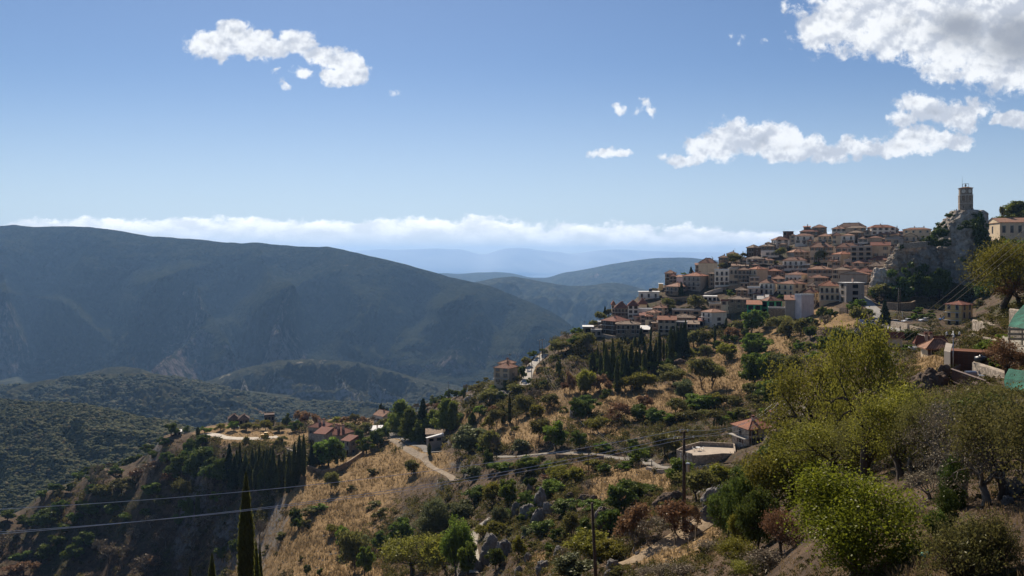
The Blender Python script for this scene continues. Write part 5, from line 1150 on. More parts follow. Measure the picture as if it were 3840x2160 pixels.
H2(395, 0, 672, 970, 1005, 932, 'B', 'h', 'o', '2x1w', '0', 'c')
H2(212, 0, 428, 1005, 1052, 970, 'B', 'h', 'o', '2x1w', '0', 'c')
H2(385, 0, 642, 1040, 1085, 985, 'S', 'h', 's', '2x1w', '0', 'c2', 'stone house with a steep mottled roof next to the grey cliff')
H2(95, 0, 212, 1046, 1075, 1014, 'P', 'h', 'o', '1x1w', '0', '')
H2(265, 0, 465, 1100, 1125, 1055, 'P', 'h', 'r', '2x1w', '0', '', 'house with a bright patterned red roof beside the cliff')
H2(0, 0, 205, 1080, 1190, 1050, 'B', 'h', 's', '3x2w', '0', '', 'beige house with mottled roof left of the grey white gabled building')
H2(88, 385, 430, 1128, 1225, 1090, 'G', 'G', 'o', '0', '1x2w', '', 'grey white building with a low wide gable and an ochre side wall')
H2(75, 155, 352, 1222, 1435, 1185, 'G', 'f', 'w', '1x3o', '1x3o', 'c', 'grey unfinished house with a white roof slab at the right foot of the village')
H2(0, 0, 70, 1250, 1338, 1240, 'C', 'p', 'w', '1x2w', '0')
# --- small houses and sheds filling the gaps between the ones above
_sp = [(R1, '1000,0,1085,570,620,550,S,s,b,2x1w;1100,0,1180,575,610,560,S,s,s,2x1w;1215,0,1290,560,605,545,B,h,b,2x1w;1395,0,1450,590,630,580,P,p,g,1x1w;1460,0,1560,575,625,565,B,p,g,3x1w;1530,0,1575,640,700,615,S,h,o,1x2w;1640,0,1760,617,665,610,P,p,g,3x1w;1810,0,1940,790,850,750,C,h,s,2x2w;1700,0,1780,735,790,715,S,h,b,1x1w;1190,0,1300,700,800,690,B,p,g,2x2w;1290,0,1345,640,700,615,C,h,o,1x1w;1760,0,1850,560,610,545,W,p,w,2x1w;1820,0,1870,300,350,280,B,h,o,1x2w;1510,0,1600,335,400,320,S,h,b,1x1w;1360,0,1430,325,350,310,S,h,s,1x1w;1590,0,1650,520,590,495,S,h,s,1x1w;2040,0,2100,520,600,500,B,h,o,1x2w;1890,0,1950,500,545,485,D,s,b,1x1w;2020,0,2090,430,520,415,P,h,o,1x2w;1895,0,1945,330,365,310,C,h,o,1x1w;1230,0,1310,880,945,860,W,h,o,1x1w;1085,0,1175,760,800,745,S,p,g,2x1o;640,0,700,1170,1235,1150,S,s,r,1x1o;60,0,140,1120,1230,1100,C,h,o,2x2w;0,0,60,1110,1200,1085,P,s,r,1x2w;130,0,200,1190,1260,1175,S,s,s,1x1w'),
       (R2, '280,0,390,740,790,715,W,h,b,2x1w;250,0,330,800,830,785,S,p,g,2x1w;440,0,500,740,790,725,B,h,o,1x1w;720,0,775,755,810,735,G,p,g,1x1w;925,0,985,690,760,670,S,h,s,1x2w;110,0,180,830,860,805,C,h,o,1x1w;300,0,385,1000,1040,985,P,h,o,1x1w;250,0,310,915,985,900,B,s,b,1x1w;130,0,215,975,1050,960,B,p,g,1x1w;470,0,560,1085,1130,1060,P,h,r,2x1w;205,0,290,1075,1110,1050,C,h,o,1x1w;20,0,110,1150,1210,1130,B,h,o,2x1w;0,0,90,985,1050,965,P,h,o,2x1w;590,0,650,1000,1045,985,S,h,s,1x1w;385,0,470,885,960,870,B,p,g,2x1w;540,0,600,745,775,735,C,s,o,1x1w;345,0,425,660,705,645,B,h,b,1x1w;150,0,220,780,815,765,P,h,o,1x1w')]
for reg_, s_ in _sp:
    for q in s_.split(';'):
        f = q.split(','); house(reg_, *[float(x) for x in f[:6]], *f[6:10], '0', random.choice(['', 'c', 'c', 'b0', 'ant']), dep=6.5)
# --- hall on the hedge topped terrace
house(R2, 1668, 1825, 2500, 562, 712, 505, 'C', 'G', 'o', '1x1t', '7x1t', '', 'long cream school hall with tall windows at the right edge', 'building', D=408, name='school_building', dep=30)
# --- houses in the dip below the cliff
house(R4, 1228, 1408, 1528, 300, 560, 262, 'Y', 'h', 'r', '2x3d', '2x3d', 'b1,b2', 'yellow three storey house with a red brown roof below the big olive green tree', name='yellow_house', D=262)
house(R4, 612, 612.1, 765, 655, 742, 600, 'C', 'G', 'r', '0', '0', '', 'long plain barn with a red brown roof beside the lane', 'barn', D=205, name='barn')
house(R4, 905, 915, 1235, 715, 800, 642, 'W', 'h', 'r', '0', '3x1w', 'c2', 'white house with a red brown hipped roof and two stout chimneys', D=165)
house(R4, 830, 870, 972, 792, 893, 785, 'M', 'p', 'w', '0', '1x1t', '', 'pale lilac flat roofed annex of the white house', D=158)
house(R4, 745, 0, 838, 893, 905, 858, 'C', 'h', 'o', '0', '0', '', 'small orange roof peeping out left of the pale lilac annex', D=150)
house(R4, 965, 1040, 1330, 775, 872, 680, 'C', 'h', 'o', '0', '2x1w', '', 'cream house with large clearly ribbed orange roof tiles', D=128)
# --- buildings on the spur and by the lane
house(R7, 100, 238, 455, 243, 402, 178, 'N', 'h', 'o', '1x2w', '3x2w', 'c,b1', 'stone and white villa with an orange tiled hipped roof beside the terrace', D=178, name='villa')
house(R7, 405, 470, 545, 108, 150, 68, 'N', 'h', 'o', '1x1w', '1x1w', 'c', 'smaller villa with orange roof behind the wooden pole', D=205, name='villa')
house(RA, 1455, 1640, 1740, 425, 618, 372, 'B', 'h', 'o', '2x3q', '1x3w', 'b1', 'light brown three storey villa standing alone on the road spur', D=347, name='villa')
house(RA, 1510, 1640, 1718, 368, 560, 330, 'B', 'h', 'o', '0', '0', 'c', 'rear wing of the light brown villa with its own orange roof', D=358, name='villa')
house(R5, 972, 1095, 1165, 265, 420, 228, 'N', 'h', 'r', '3x2w', '2x2w', 'c3', 'higher stone guesthouse wing with chimneys at its left end', name='guesthouse', D=392)
house(R5, 1100, 1228, 1335, 325, 470, 275, 'N', 'h', 'r', '3x2w', '2x2w', 'b1,c4', 'big stone guesthouse main wing with many chimneys', name='guesthouse', D=378)
house(R5, 1020, 1105, 1165, 315, 420, 285, 'N', 's', 'r', '2x1w', '0', 'b0', 'small lean to wing in front of the stone guesthouse', name='guesthouse', D=372)
house(R5, 1238, 1300, 1362, 372, 500, 345, 'N', 's', 'r', '2x2d', '1x2w', 'b1', 'lower veranda wing of the stone guesthouse', name='guesthouse', D=368)
house(R5, 1495, 1570, 1668, 175, 245, 142, 'W', 'g', 'o', '1x1w', '1x1w', '', 'white chapel like house with orange roof beside cypresses on the spur', D=440, name='white_house')
house(R5, 335, 0, 420, 195, 235, 162, 'D', 'h', 'k', '2x1o', '0', 'c', 'left one of two dark roofed stone houses on the skyline of the spur', D=470)
house(R5, 415, 0, 498, 195, 240, 165, 'D', 'h', 'k', '2x1o', '0', 'c', 'right one of two dark roofed stone houses on the skyline of the spur', D=468)
house(R5, 620, 0, 702, 165, 215, 155, 'D', 'p', 'k', '3x1o', '0', '', 'roofless dark brick ruin on the skyline of the spur', D=475)
house(R5, 1920, 1925, 2045, 345, 385, 322, 'G', 's', 'w', '0', '2x1o', '', 'low tin roofed shed under the pine trees', 'shed', D=330, name='shed')
house(R5, 1915, 0, 2040, 312, 330, 300, 'N', 's', 's', '0', '0', '', 'rubble roofed hut behind the tin roofed shed', 'hut', D=345, name='hut')
house(R5, 1460, 0, 1565, 285, 300, 272, 'G', 's', 'w', '0', '0', '', 'pale roofed shelter left of the road fork', 'shed', D=405, name='shed')
house(R8, 1243, 0, 1296, 415, 445, 408, 'G', 's', 'w', '2x1o', '0', '', 'small pale shed alone on the left brow of the spur', 'shed', name='shed', dep=3)
# ============================================================ tower, rocks, walls, poles, vehicles, people
def rock_mat(name, a, b, c_, sc=.25):
    m, t = mat(name); tc = t.n('ShaderNodeTexCoord').outputs['Object']
    n1 = t.noise(tc, sc, 8, .68, dist=.8); n2 = t.noise(tc, sc*5, 8, .7); n3 = t.noise(t.n('ShaderNodeMapping', ins={'Vector': tc, 'Scale': (1, 1, .35)}).outputs[0], sc*2.2, 6, .65)
    c = t.mix(t.ss(n1, .32, .66), a, b); c = t.mix(t.math('MULTIPLY', t.ss(n3, .5, .66), .75), c, c_); c = t.mix(t.math('MULTIPLY', t.ss(n2, .46, .34), .7), c, (.03, .026, .022))
    surf(t, c, .95, t.math('ADD', n1, t.math('MULTIPLY', n2, .5)), 1.2*min(1, .25/sc), 1, .15); return m
LIME = rock_mat('limestone', (.29, .24, .19), (.64, .56, .47), (.29, .21, .14)); BOUL = rock_mat('boulder_stone', (.13, .115, .10), (.30, .285, .265), (.16, .115, .075), .9); BROWNR = rock_mat('brown_crag', (.09, .065, .05), (.20, .15, .115), (.16, .09, .055), .7)
def outcrop(name, prof, pc, D, material, label=None, kind=None, cat=None, depth=1.0, seed=0, amp=3.0, fq=.09, nth=150, nz=110, D_row=None, drop=8):
    """prof: rows (py, left px, right px) from the top; cross sections are uneven rounds"""
    rows = np.linspace(prof[0][0], prof[-1][0], nz); L = np.interp(rows, [p[0] for p in prof], [p[1] for p in prof]); R = np.interp(rows, [p[0] for p in prof], [p[2] for p in prof])
    z = (HY-rows)/F*D; cx = ((L+R)/2-512)/F*D; rr = (R-L)/2/F*D
    z = np.concatenate([[z[0]+.02]*6, z]); cx = np.concatenate([[cx[0]]*6, cx]); rr = np.concatenate([rr[0]*np.linspace(.02, .9, 6), rr]); n = len(z)
    th = np.linspace(0, 2*math.pi, nth, endpoint=False); T, Zi = np.meshgrid(th, z); CX = cx[:, None]+0*T; RR = rr[:, None]+0*T
    dirx, diry = np.cos(T), np.sin(T)
    X = CX+dirx*RR; Y = D+diry*RR*depth
    nn = fbm3(X*fq, Y*fq, Zi*fq*.7, 5, seed, .55); rg = 1-np.abs(fbm3(X*fq*1.7, Y*fq*1.7, Zi*fq*.8, 4, seed+9))*2.2; n5 = fbm3(X*fq*7, Y*fq*7, Zi*fq*7, 4, seed+3)
    d = (nn*1.0+(rg-.6)*.6+n5*.5)*amp*np.clip(RR/(rr.max()*.35), .05, 1)
    X = X+dirx*d; Y = Y+diry*d*depth; Zi = Zi+n5*amp*.25*(RR > 0)
    V = np.stack([X, Y, Zi], -1).reshape(-1, 3); idx = np.arange(n*nth).reshape(n, nth); nx = np.roll(idx, -1, 1)
    Fq = np.stack([idx[:-1], idx[1:], nx[1:], nx[:-1]], -1).reshape(-1, 4)
    V[:, 2] = np.minimum(V[:, 2], z[0]+.4)
    me = new_mesh(name, V, Fq, [material], smooth=True); o = link(name, me)
    if kind: o['kind'] = kind
    if label: tag(o, label, cat)
    return o
r2 = lambda X, Y: (R2[0]+X/R2[2], R2[1]+Y/R2[2])
outcrop('crag', [(210.8, 952, 981), (214, 949, 983), (220, 944.5, 984), (228, 938, 985), (238, 934.5, 984), (248, 930, 983), (258, 926, 984), (270, 919, 986), (282, 912, 989), (296, 903, 993), (316, 896, 998)], 962, 385, LIME, 'tall grey limestone crag carrying the clock tower', None, 'rock', .9, 3, 2.6, .10, 220, 170)
outcrop('crag', [(243.6, 904, 927), (248, 899, 933), (256, 893, 938), (266, 888, 942), (280, 885, 946), (300, 883, 950)], 915, 374, rock_mat('brushy_crag', (.17, .135, .10), (.40, .35, .29), (.22, .155, .09)), 'lower shoulder of the limestone crag below the rampart wall', None, 'rock', .8, 8, 3.4, .12, 170, 130)
outcrop('crag', [(268, 874, 884), (274, 872, 892), (284, 870, 896), (296, 868, 900)], 882, 368, LIME, 'small grey cliff behind the ochre sided building', None, 'rock', .8, 12, 1.4, .16, 110, 60)
# low rampart wall on the shoulder with people behind it
def wall_run(name, pts, hgt, th, material, label, cat='wall', D=None, cope=True, down=1.5):
    P = []
    for q in pts:
        P.append(W(*q) if len(q) == 3 else gpt(*q))
    b = MB()
    for i in range(len(P)-1):
        p, q = P[i], P[i+1]; d = q[:2]-p[:2]; L = np.linalg.norm(d); d = d/L; n = np.array((-d[1], d[0]))*th/2
        V = [(p[0]-n[0], p[1]-n[1], p[2]-down), (q[0]-n[0], q[1]-n[1], q[2]-down), (q[0]+n[0], q[1]+n[1], q[2]-down), (p[0]+n[0], p[1]+n[1], p[2]-down)]
        V += [(v[0], v[1], (p[2] if k in (0, 3) else q[2])+hgt) for k, v in enumerate(V)]
        b.add(V, [(0, 3, 2, 1), (4, 5, 6, 7), (0, 1, 5, 4), (2, 3, 7, 6), (1, 2, 6, 5), (3, 0, 4, 7)])
    o = b.build(name, [material]); tag(o, label, cat)
    if cope:
        c = MB()
        for i in range(len(P)-1):
            p, q = P[i], P[i+1]; d = q[:2]-p[:2]; L = np.linalg.norm(d); d = d/L; n = np.array((-d[1], d[0]))*(th/2+.05)
            V = [(p[0]-n[0], p[1]-n[1], p[2]+hgt+.003), (q[0]-n[0], q[1]-n[1], q[2]+hgt+.003), (q[0]+n[0], q[1]+n[1], q[2]+hgt+.003), (p[0]+n[0], p[1]+n[1], p[2]+hgt+.003)]
            V += [(v[0], v[1], v[2]+.09) for v in V]
            c.add(V, [(0, 3, 2, 1), (4, 5, 6, 7), (0, 1, 5, 4), (2, 3, 7, 6), (1, 2, 6, 5), (3, 0, 4, 7)])
        c.build('coping', [TRIM], o)
    return o
wall_run('rampart_wall', [(899, 245.4, 366), (910, 245, 366), (920, 244, 367), (930, 243.2, 370)], .9, .5, WM['N'], 'low pale rampart wall along the shoulder of the crag')
# clock tower
TD = 383.0; tb = W(965.6, 211.6, TD); pxm = TD/F
tw = empty('clock_tower', tuple(tb), rad(12)); tag(tw, 'six sided stone clock tower with a belfry frame standing on the crag', 'tower')
TH = (211.6-187.7)*pxm; rT = 6.9*pxm
TS = wall_mat('tower_stone', (.235, .215, .195), 'stone')
b = MB(); b.lathe([(rT*1.02, -3), (rT*1.02, TH*.02), (rT, TH*.03), (rT, TH*.67)], 6, 0, ph=0); b.build('shaft', [TS], tw)
b = MB(); b.lathe([(rT*1.07, TH*.67), (rT*1.07, TH*.695)], 6); b.lathe([(rT*1.04, TH*.33), (rT*1.04, TH*.345)], 6); b.build('string_course', [TRIM], tw)
b = MB(); b.lathe([(rT*.93, TH*.696), (rT*.93, TH*.94), (rT*1.0, TH*.965), (rT*1.03, TH*.97)], 6); us = b.build('upper_stage', [TS], tw)
b = MB(); b.lathe([(rT*1.06, TH*.971), (rT*1.06, TH*.982), (rT*.3, TH*1.035), (.05, TH*1.04)], 6); b.build('roof', [RMT['b']], tw)
CLK = simple('clock_dial', (.55, .52, .45), .6, .06); ap = rT*math.cos(math.pi/6)
for k_ in range(6):
    a = math.pi/6+k_*math.pi/3; R_ = Vector((math.cos(a), math.sin(a)))
    def on_face(name, bld, z, off, mts, par=tw):
        o = bld.build(name, mts, par); o.location = (R_.x*off, R_.y*off, z); o.rotation_euler = (0, 0, a+rad(90)); return o
    c = MB()   # round dial in the xz plane facing -y
    V = [(0, -.06, 0)]+[(math.cos(q)*.75, -.06, math.sin(q)*.75) for q in np.linspace(0, 2*math.pi, 25)[:-1]]
    V += [(math.cos(q)*.75, .05, math.sin(q)*.75) for q in np.linspace(0, 2*math.pi, 25)[:-1]]
    c.add(V, [(0, 1+(i+1) % 24, 1+i) for i in range(24)]+[(1+i, 1+(i+1) % 24, 25+(i+1) % 24, 25+i) for i in range(24)])
    if k_ in (3, 4, 5):
        f = on_face('clock_face', c, TH*.84, ap*.93, [CLK])
        hnd = MB(); hnd.box(-.035, .035, -.10, -.07, -.1, .5); hnd.box(0, .36, -.10, -.07, -.04, .03); hnd.build('clock_hands', [IRON], f)
        rim = MB(); n = 24
        rim.tube([(math.cos(q)*.8, -.07, math.sin(q)*.8) for q in np.linspace(0, 2*math.pi, 25)], .07, 5, cap=False); rim.build('rim', [TRIM], f)
        bl = MB(); bl.box(-.75, .75, -.07, .05, 0, 2.2, 0); bl.box(-.85, -.751, -.1, .04, -.1, 2.3, 1); bl.box(.751, .85, -.1, .04, -.1, 2.3, 1); on_face('blind_window', bl, TH*.46, ap, [wall_mat('infill_stone', (.2, .165, .13), 'stone') if k_ == 3 else bpy.data.materials['infill_stone'], TRIM])
        sl_ = MB(); sl_.box(-.12, .12, -.04, .05, 0, 1.3, 0); on_face('slit_window', sl_, TH*.12, ap, [DARK])
b = MB(); zt = TH*1.03
for sx, sy in ((-1, -1), (1, -1), (1, 1), (-1, 1)): b.tube([(sx*.9, sy*.9, zt-.2), (sx*.9, sy*.9, zt+1.6)], .07, 5)
for q in ((-1.1, -.9, 1.1, -.9), (-1.1, .9, 1.1, .9), (-.9, -1.1, -.9, 1.1), (.9, -1.1, .9, 1.1), (0, -.9, 0, .9)): b.tube([(q[0], q[1], zt+1.5), (q[2], q[3], zt+1.5)], .06, 5)
b.build('bell_frame', [IRON], tw)
b = MB(); b.lathe([(.55, zt+.45), (.42, zt+.65), (.32, zt+1.0), (.2, zt+1.2), (.05, zt+1.3)], 12); b.build('bell', [IRON], tw, True)
b = MB(); b.tube([(-1.6, .3, zt-.3), (-1.6, .3, zt+5.2)], [.06, .03], 5); b.build('mast', [IRON], tw)
# railing beside the tower
def rail_run(name, pts, hgt, label, n_per=1.2, mt=None, bars=(1.0, .5)):
    P = [W(*q) for q in pts]; b = MB()
    for i in range(len(P)-1):
        p, q = P[i], P[i+1]; L = np.linalg.norm(q-p); n = max(2, int(L/n_per))
        for f in bars: b.tube([p+(0, 0, hgt*f), q+(0, 0, hgt*f)], .035, 4)
        for j in range(n+1): s_ = p+(q-p)*j/n; b.tube([s_-(0, 0, .3), s_+(0, 0, hgt)], .03, 4)
    o = b.build(name, [mt or IRON]); tag(o, label, 'railing'); return o
rail_run('railing', [(971.5, 211.9, 381), (979.5, 211.9, 383)], 1.1, 'thin iron railing on the crag right of the clock tower')
rail_run('railing', [(951, 212.4, 381), (959, 211.9, 380)], 1.0, 'thin iron railing on the crag left of the clock tower')
# people: one continuous skinned body each
def person_mesh():
    J = {'hip': (0, 0, .93), 'waist': (0, 0, 1.1), 'chest': (0, -.01, 1.32), 'neck': (0, 0, 1.47), 'head': (0, -.02, 1.6), 'crown': (0, -.01, 1.72),
         'sl': (-.18, 0, 1.40), 'el': (-.25, .03, 1.14), 'hl': (-.24, -.08, .92), 'fl': (-.235, -.12, .84), 'sr': (.18, 0, 1.40), 'er': (.25, .03, 1.14), 'hr': (.22, -.1, .94), 'fr': (.21, -.14, .86),
         'll': (-.1, 0, .88), 'kl': (-.11, -.03, .5), 'al': (-.12, .02, .09), 'tl': (-.13, -.15, .04), 'lr': (.1, 0, .88), 'kr': (.12, -.06, .5), 'ar': (.13, -.02, .09), 'tr': (.14, -.19, .04)}
    Rr = {'hip': .15, 'waist': .13, 'chest': .16, 'neck': .06, 'head': .10, 'crown': .07, 'sl': .07, 'el': .045, 'hl': .035, 'fl': .03, 'sr': .07, 'er': .045, 'hr': .035, 'fr': .03, 'll': .095, 'kl': .065, 'al': .045, 'tl': .04, 'lr': .095, 'kr': .065, 'ar': .045, 'tr': .04}
    E = [('hip', 'waist'), ('waist', 'chest'), ('chest', 'neck'), ('neck', 'head'), ('head', 'crown'), ('chest', 'sl'), ('sl', 'el'), ('el', 'hl'), ('hl', 'fl'), ('chest', 'sr'), ('sr', 'er'), ('er', 'hr'), ('hr', 'fr'),
         ('hip', 'll'), ('ll', 'kl'), ('kl', 'al'), ('al', 'tl'), ('hip', 'lr'), ('lr', 'kr'), ('kr', 'ar'), ('ar', 'tr')]
    ks = list(J); me = bpy.data.meshes.new('p'); me.from_pydata([J[k] for k in ks], [(ks.index(a), ks.index(b)) for a, b in E], [])
    o = bpy.data.objects.new('p', me); COL.objects.link(o); o.modifiers.new('s', 'SKIN')
    for i, k in enumerate(ks): me.skin_vertices[0].data[i].radius = (Rr[k], Rr[k]*.8)
    me.skin_vertices[0].data[0].use_root = True
    sb = o.modifiers.new('u', 'SUBSURF'); sb.levels = 1
    bpy.context.view_layer.update(); ev = o.evaluated_get(bpy.context.evaluated_depsgraph_get()); m2 = bpy.data.meshes.new_from_object(ev)
    bpy.data.objects.remove(o); m2.name = 'person'; return m2
SKIN = simple('skin', (.45, .28, .2), .6, .05); pm = person_mesh()
def person(px, py, D, cols, label, rz=0, mesh=[None]):
    me = pm.copy(); me.materials.clear()
    for m_ in (SKIN, simple('jacket', cols[0], .9), simple('trousers', cols[1], .9), simple('hair', (.03, .02, .015), .9)): me.materials.append(m_)
    for p in me.polygons:
        z = p.center.z; y = p.center.y; p.use_smooth = True
        p.material_index = 3 if (z > 1.66 or (z > 1.52 and y > 0)) else 0 if z > 1.45 or (z < .93 and abs(p.center.x) > .19 and z > .75) else 1 if z > .95 else 2
    o = link('person', me); c = W(px, py, D); o.location = tuple(c); o.rotation_euler = (0, 0, rz); tag(o, label, 'person'); return o
person(973.4, 211.8, 380.5, ((.03, .035, .05), (.02, .02, .03)), 'person in dark clothes at the right foot of the clock tower', .4)
person(971.6, 211.7, 380, ((.05, .04, .04), (.03, .03, .04)), 'shorter dark dressed person leaning by the right tower wall', 2)
person(956.6, 212.3, 380, ((.03, .03, .035), (.02, .02, .02)), 'person standing on the crag left of the clock tower', -.5)
person(954.8, 212.6, 380, ((.05, .06, .09), (.02, .02, .03)), 'person beside the left railing of the crag', 1)
person(908.2, 245.4, 367, ((.03, .03, .03), (.02, .02, .02)), 'left one of two people on the rampart wall', 0)
person(906.2, 245.4, 367.5, ((.08, .05, .04), (.02, .02, .02)), 'right hand neighbour of the person on the rampart wall', 0)
pp = gpt(900.2, 331.2); o_ = person(900.2, 331.2, pp[1], ((.03, .03, .03), (.02, .02, .02)), 'person in black walking down the village road', 0); o_.location = tuple(pp)
# ivy and hedges on the crag and its terrace
def clad(kind, px, pyb, pyt, wpx, D, lod=1, label=None):
    z = (HY-pyb)/F*D; return plant(kind, px, pyb, pyt, wpx, D, lod, label, z=z)
for (k_, px, pyb, pyt, wp, D) in [('ivy', 979, 229, 211.5, 11, 374), ('ivy', 984, 245, 222, 14, 372), ('ivy', 976, 218, 210.5, 12, 379), ('ivy', 984, 258, 232, 13, 371), ('ivy', 980, 268, 246, 13, 366), ('ivy', 978, 240, 216, 10, 370), ('ivy', 950, 217, 210.8, 8, 379), ('ivy', 941, 236, 220, 13, 378), ('ivy', 936, 246, 228, 14, 376),
                          ('ivy', 926, 246, 235, 12, 372), ('oak', 932, 248, 237, 10, 371), ('ivy', 968, 228, 219, 12, 366), ('ivy', 960, 230, 224, 6, 366), ('ivy', 901, 249, 242, 5, 366), ('ivy', 900, 300, 264, 26, 360), ('ivy', 917, 296, 258, 24, 361), ('oak', 930, 300, 272, 20, 358), ('oak', 941, 300, 270, 18, 357), ('ivy', 964, 262, 256, 6, 360),
                          ('ivy', 945, 246, 238, 9, 372), ('autumn', 1001.5, 216.6, 207, 4, 420)]:
    clad(k_, px, pyb, pyt, wp, D, 1 if wp > 8 else 0)
for (k_, px, py, h_, w_) in (('ivy', 962, 304, 14, 15), ('oak', 972, 300, 16, 16), ('ivy', 984, 298, 18, 18), ('ivy', 995, 292, 20, 18), ('oak', 1008, 288, 20, 20), ('ivy', 1020, 284, 20, 18), ('scrub', 950, 306, 8, 12), ('scrub', 978, 308, 9, 14), ('ivy', 990, 282, 16, 16), ('ivy', 1002, 276, 15, 16), ('ivy', 1016, 272, 15, 16), ('scrub', 940, 309, 7, 10), ('ivy', 984, 278, 12, 12)): clad(k_, px, py, py-h_, w_, hit(px, py)-.5, 1)
for i_ in range(13):
    px = 978+i_*6.2; clad('hedge' if i_ % 3 else 'ivy', px, 263-i_*.2, 235.5+random.random()*1.5, 12, hit(px, 263)-1, 1)
for i_ in range(8): clad('ivy', 986+i_*7, 278, 254, 18, hit(986+i_*7, 278)-1, 1)
clad('pine', 1018, 220, 203.5, 26, 430, 1, 'dark rounded pine rising behind the roof of the school hall')
clad('oak', 1026, 220, 206, 20, 440, 1)
# boulders
def boulder(px, pyb, w_, h_, material=BOUL, D=None, seed=0, label=None):
    D = D or hit(px, pyb); x = (px-512)/F*D; z = gz(x, D); rw = w_/2/F*D; rh = h_/F*D
    n, m_ = 44, 26; th = np.linspace(0, 2*math.pi, n, endpoint=False); ph = np.linspace(-.5, math.pi/2, m_); T, P_ = np.meshgrid(th, ph)
    dx, dy, dz = np.cos(P_)*np.cos(T), np.cos(P_)*np.sin(T), np.sin(P_)
    s = seed*7.7+px; d = 1+.42*fbm3(dx*1.3+s, dy*1.3, dz*1.3, 3, 5)+.16*fbm3(dx*4+s, dy*4, dz*4, 4, 6)-.1*np.abs(fbm3(dx*2.4+s, dy*2.4, dz*2.4, 3, 16))*2
    V = np.stack([dx*d*rw, dy*d*rw*.8, dz*d*rh*.95], -1).reshape(-1, 3); idx = np.arange(n*m_).reshape(m_, n); nx = np.roll(idx, -1, 1)
    Fq = np.stack([idx[:-1], nx[:-1], nx[1:], idx[1:]], -1).reshape(-1, 4)
    o = link('boulder', new_mesh('boulder', V, Fq, [material], smooth=True)); o.location = (x, D, z); o['category'] = 'rock'
    if label: o['label'] = label
    PLANTS.append([o, 'rockk' if material is BOUL else 'browncrag', px, pyb, w_]); return o
r6 = lambda X, Y: (R6[0]+X/R6[2], R6[1]+Y/R6[2])
for X, Y, w_, h_, mt in [(290, 1310, 170, 180, 0), (400, 1290, 150, 150, 0), (600, 1330, 80, 70, 0), (500, 950, 80, 100, 0), (690, 900, 110, 150, 0), (590, 1010, 140, 150, 0), (680, 1040, 110, 130, 0), (760, 960, 90, 110, 0), (610, 780, 50, 70, 0), (1220, 1120, 170, 220, 1), (1190, 1000, 130, 100, 0), (1060, 850, 120, 60, 1), (930, 830, 60, 50, 1), (1120, 860, 90, 60, 1),
                         (2080, 860, 190, 110, 0), (2030, 1000, 130, 110, 0), (2150, 840, 120, 110, 0), (1700, 880, 190, 100, 1), (1790, 850, 120, 90, 1), (2250, 680, 120, 90, 1), (840, 1290, 90, 80, 0), (720, 1400, 130, 80, 0), (1270, 1380, 120, 70, 0), (1480, 1280, 60, 30, 0), (560, 1180, 60, 50, 0), (960, 190, 70, 110, 0), (260, 1040, 60, 40, 0), (190, 1400, 90, 90, 0), (520, 1430, 80, 60, 0), (1560, 820, 70, 40, 1), (980, 160, 50, 60, 0), (1240, 1440, 70, 40, 0)]:
    boulder(*r6(X, Y), w_/R6[2], h_/R6[2], BROWNR if mt else BOUL, seed=X)
for px, pyb, w_, h_, mt, D in [(931, 393, 34, 22, 1, 64), (921, 386, 18, 13, 1, 68), (944, 384, 14, 13, 1, 67), (857, 340, 9, 12, 0, None), (861, 336, 7, 6, 0, None), (1016, 536, 22, 18, 0, 24), (1008, 548, 12, 9, 0, 23), (735, 478, 12, 9, 1, 85), (862, 338, 5, 5, 0, None), (988, 566, 9, 6, 0, 20), (738, 512, 16, 12, 0, 62), (576, 408, 8, 10, 0, None), (470, 401, 14, 7, 0, None), (486, 398, 16, 5, 0, None), (503, 396, 20, 5, 0, None), (540, 372, 8, 6, 1, None), (680, 363, 12, 5, 1, None), (1003, 575, 12, 6, 0, 18.5)]:
    boulder(px, pyb, w_, h_, BROWNR if mt else BOUL, D)
# stone walls in the village and along the lanes
r1 = lambda X, Y: (R1[0]+X/R1[2], R1[1]+Y/R1[2])
r4 = lambda X, Y: (R4[0]+X/R4[2], R4[1]+Y/R4[2])
def vw(reg, pts, hpx, label, mt='S', cope=False, name='stone_wall'):
    P = [(reg[0]+X/reg[2], reg[1]+Y/reg[2]) for X, Y in pts]; D = hit(*P[len(P)//2]); Q = []
    for p in P: d = hit(*p); Q.append((p[0], p[1], d if abs(d-D) < 40 else D))
    return wall_run(name, Q, hpx/reg[2]/F*D, .7, WM[mt], label, cope=cope, down=3)
vw(R1, [(820, 835), (920, 830), (1050, 815), (1190, 790)], 34, 'long sloping stone wall below the white flat roofed apartment house')
vw(R1, [(245, 950), (400, 955), (540, 945), (690, 930)], 42, 'high stone terrace wall below the brown stone house')
vw(R1, [(700, 960), (860, 985), (890, 990)], 26, 'short terrace wall in front of the unfinished frame house')
vw(R1, [(985, 570), (1120, 572), (1270, 575)], 24, 'stone wall below the low white mottled roof house')
vw(R1, [(700, 905), (800, 870), (895, 850)], 40, 'pale concrete retaining wall slanting up the terraces', 'G')
vw(R4, [(0, 395), (90, 400), (170, 392)], 62, 'dark dry stone wall right of the pale mauve block')
vw(R4, [(600, 350), (720, 360), (860, 350), (900, 330)], 80, 'tall dark retaining wall above the parked white car')
vw(R4, [(650, 545), (740, 560), (830, 580)], 70, 'grey retaining wall below the row of bright bushes', 'N')
vw(R4, [(830, 560), (940, 590), (1060, 615)], 45, 'stone wall bordering the lane below the bright bushes', 'N')
vw(R6, [(820, 500), (960, 505), (1090, 508), (1200, 512)], 28, 'dark wall holding up the lane in the middle of the slope')
vw(R6, [(1550, 600), (1640, 622), (1720, 620), (1900, 600), (2060, 590)], 26, 'low wall along the lane in front of the terrace', 'N')
vw(R5, [(970, 600), (1080, 640), (1200, 620), (1300, 560), (1415, 480)], 36, 'curved stone boundary wall below the big guesthouse')
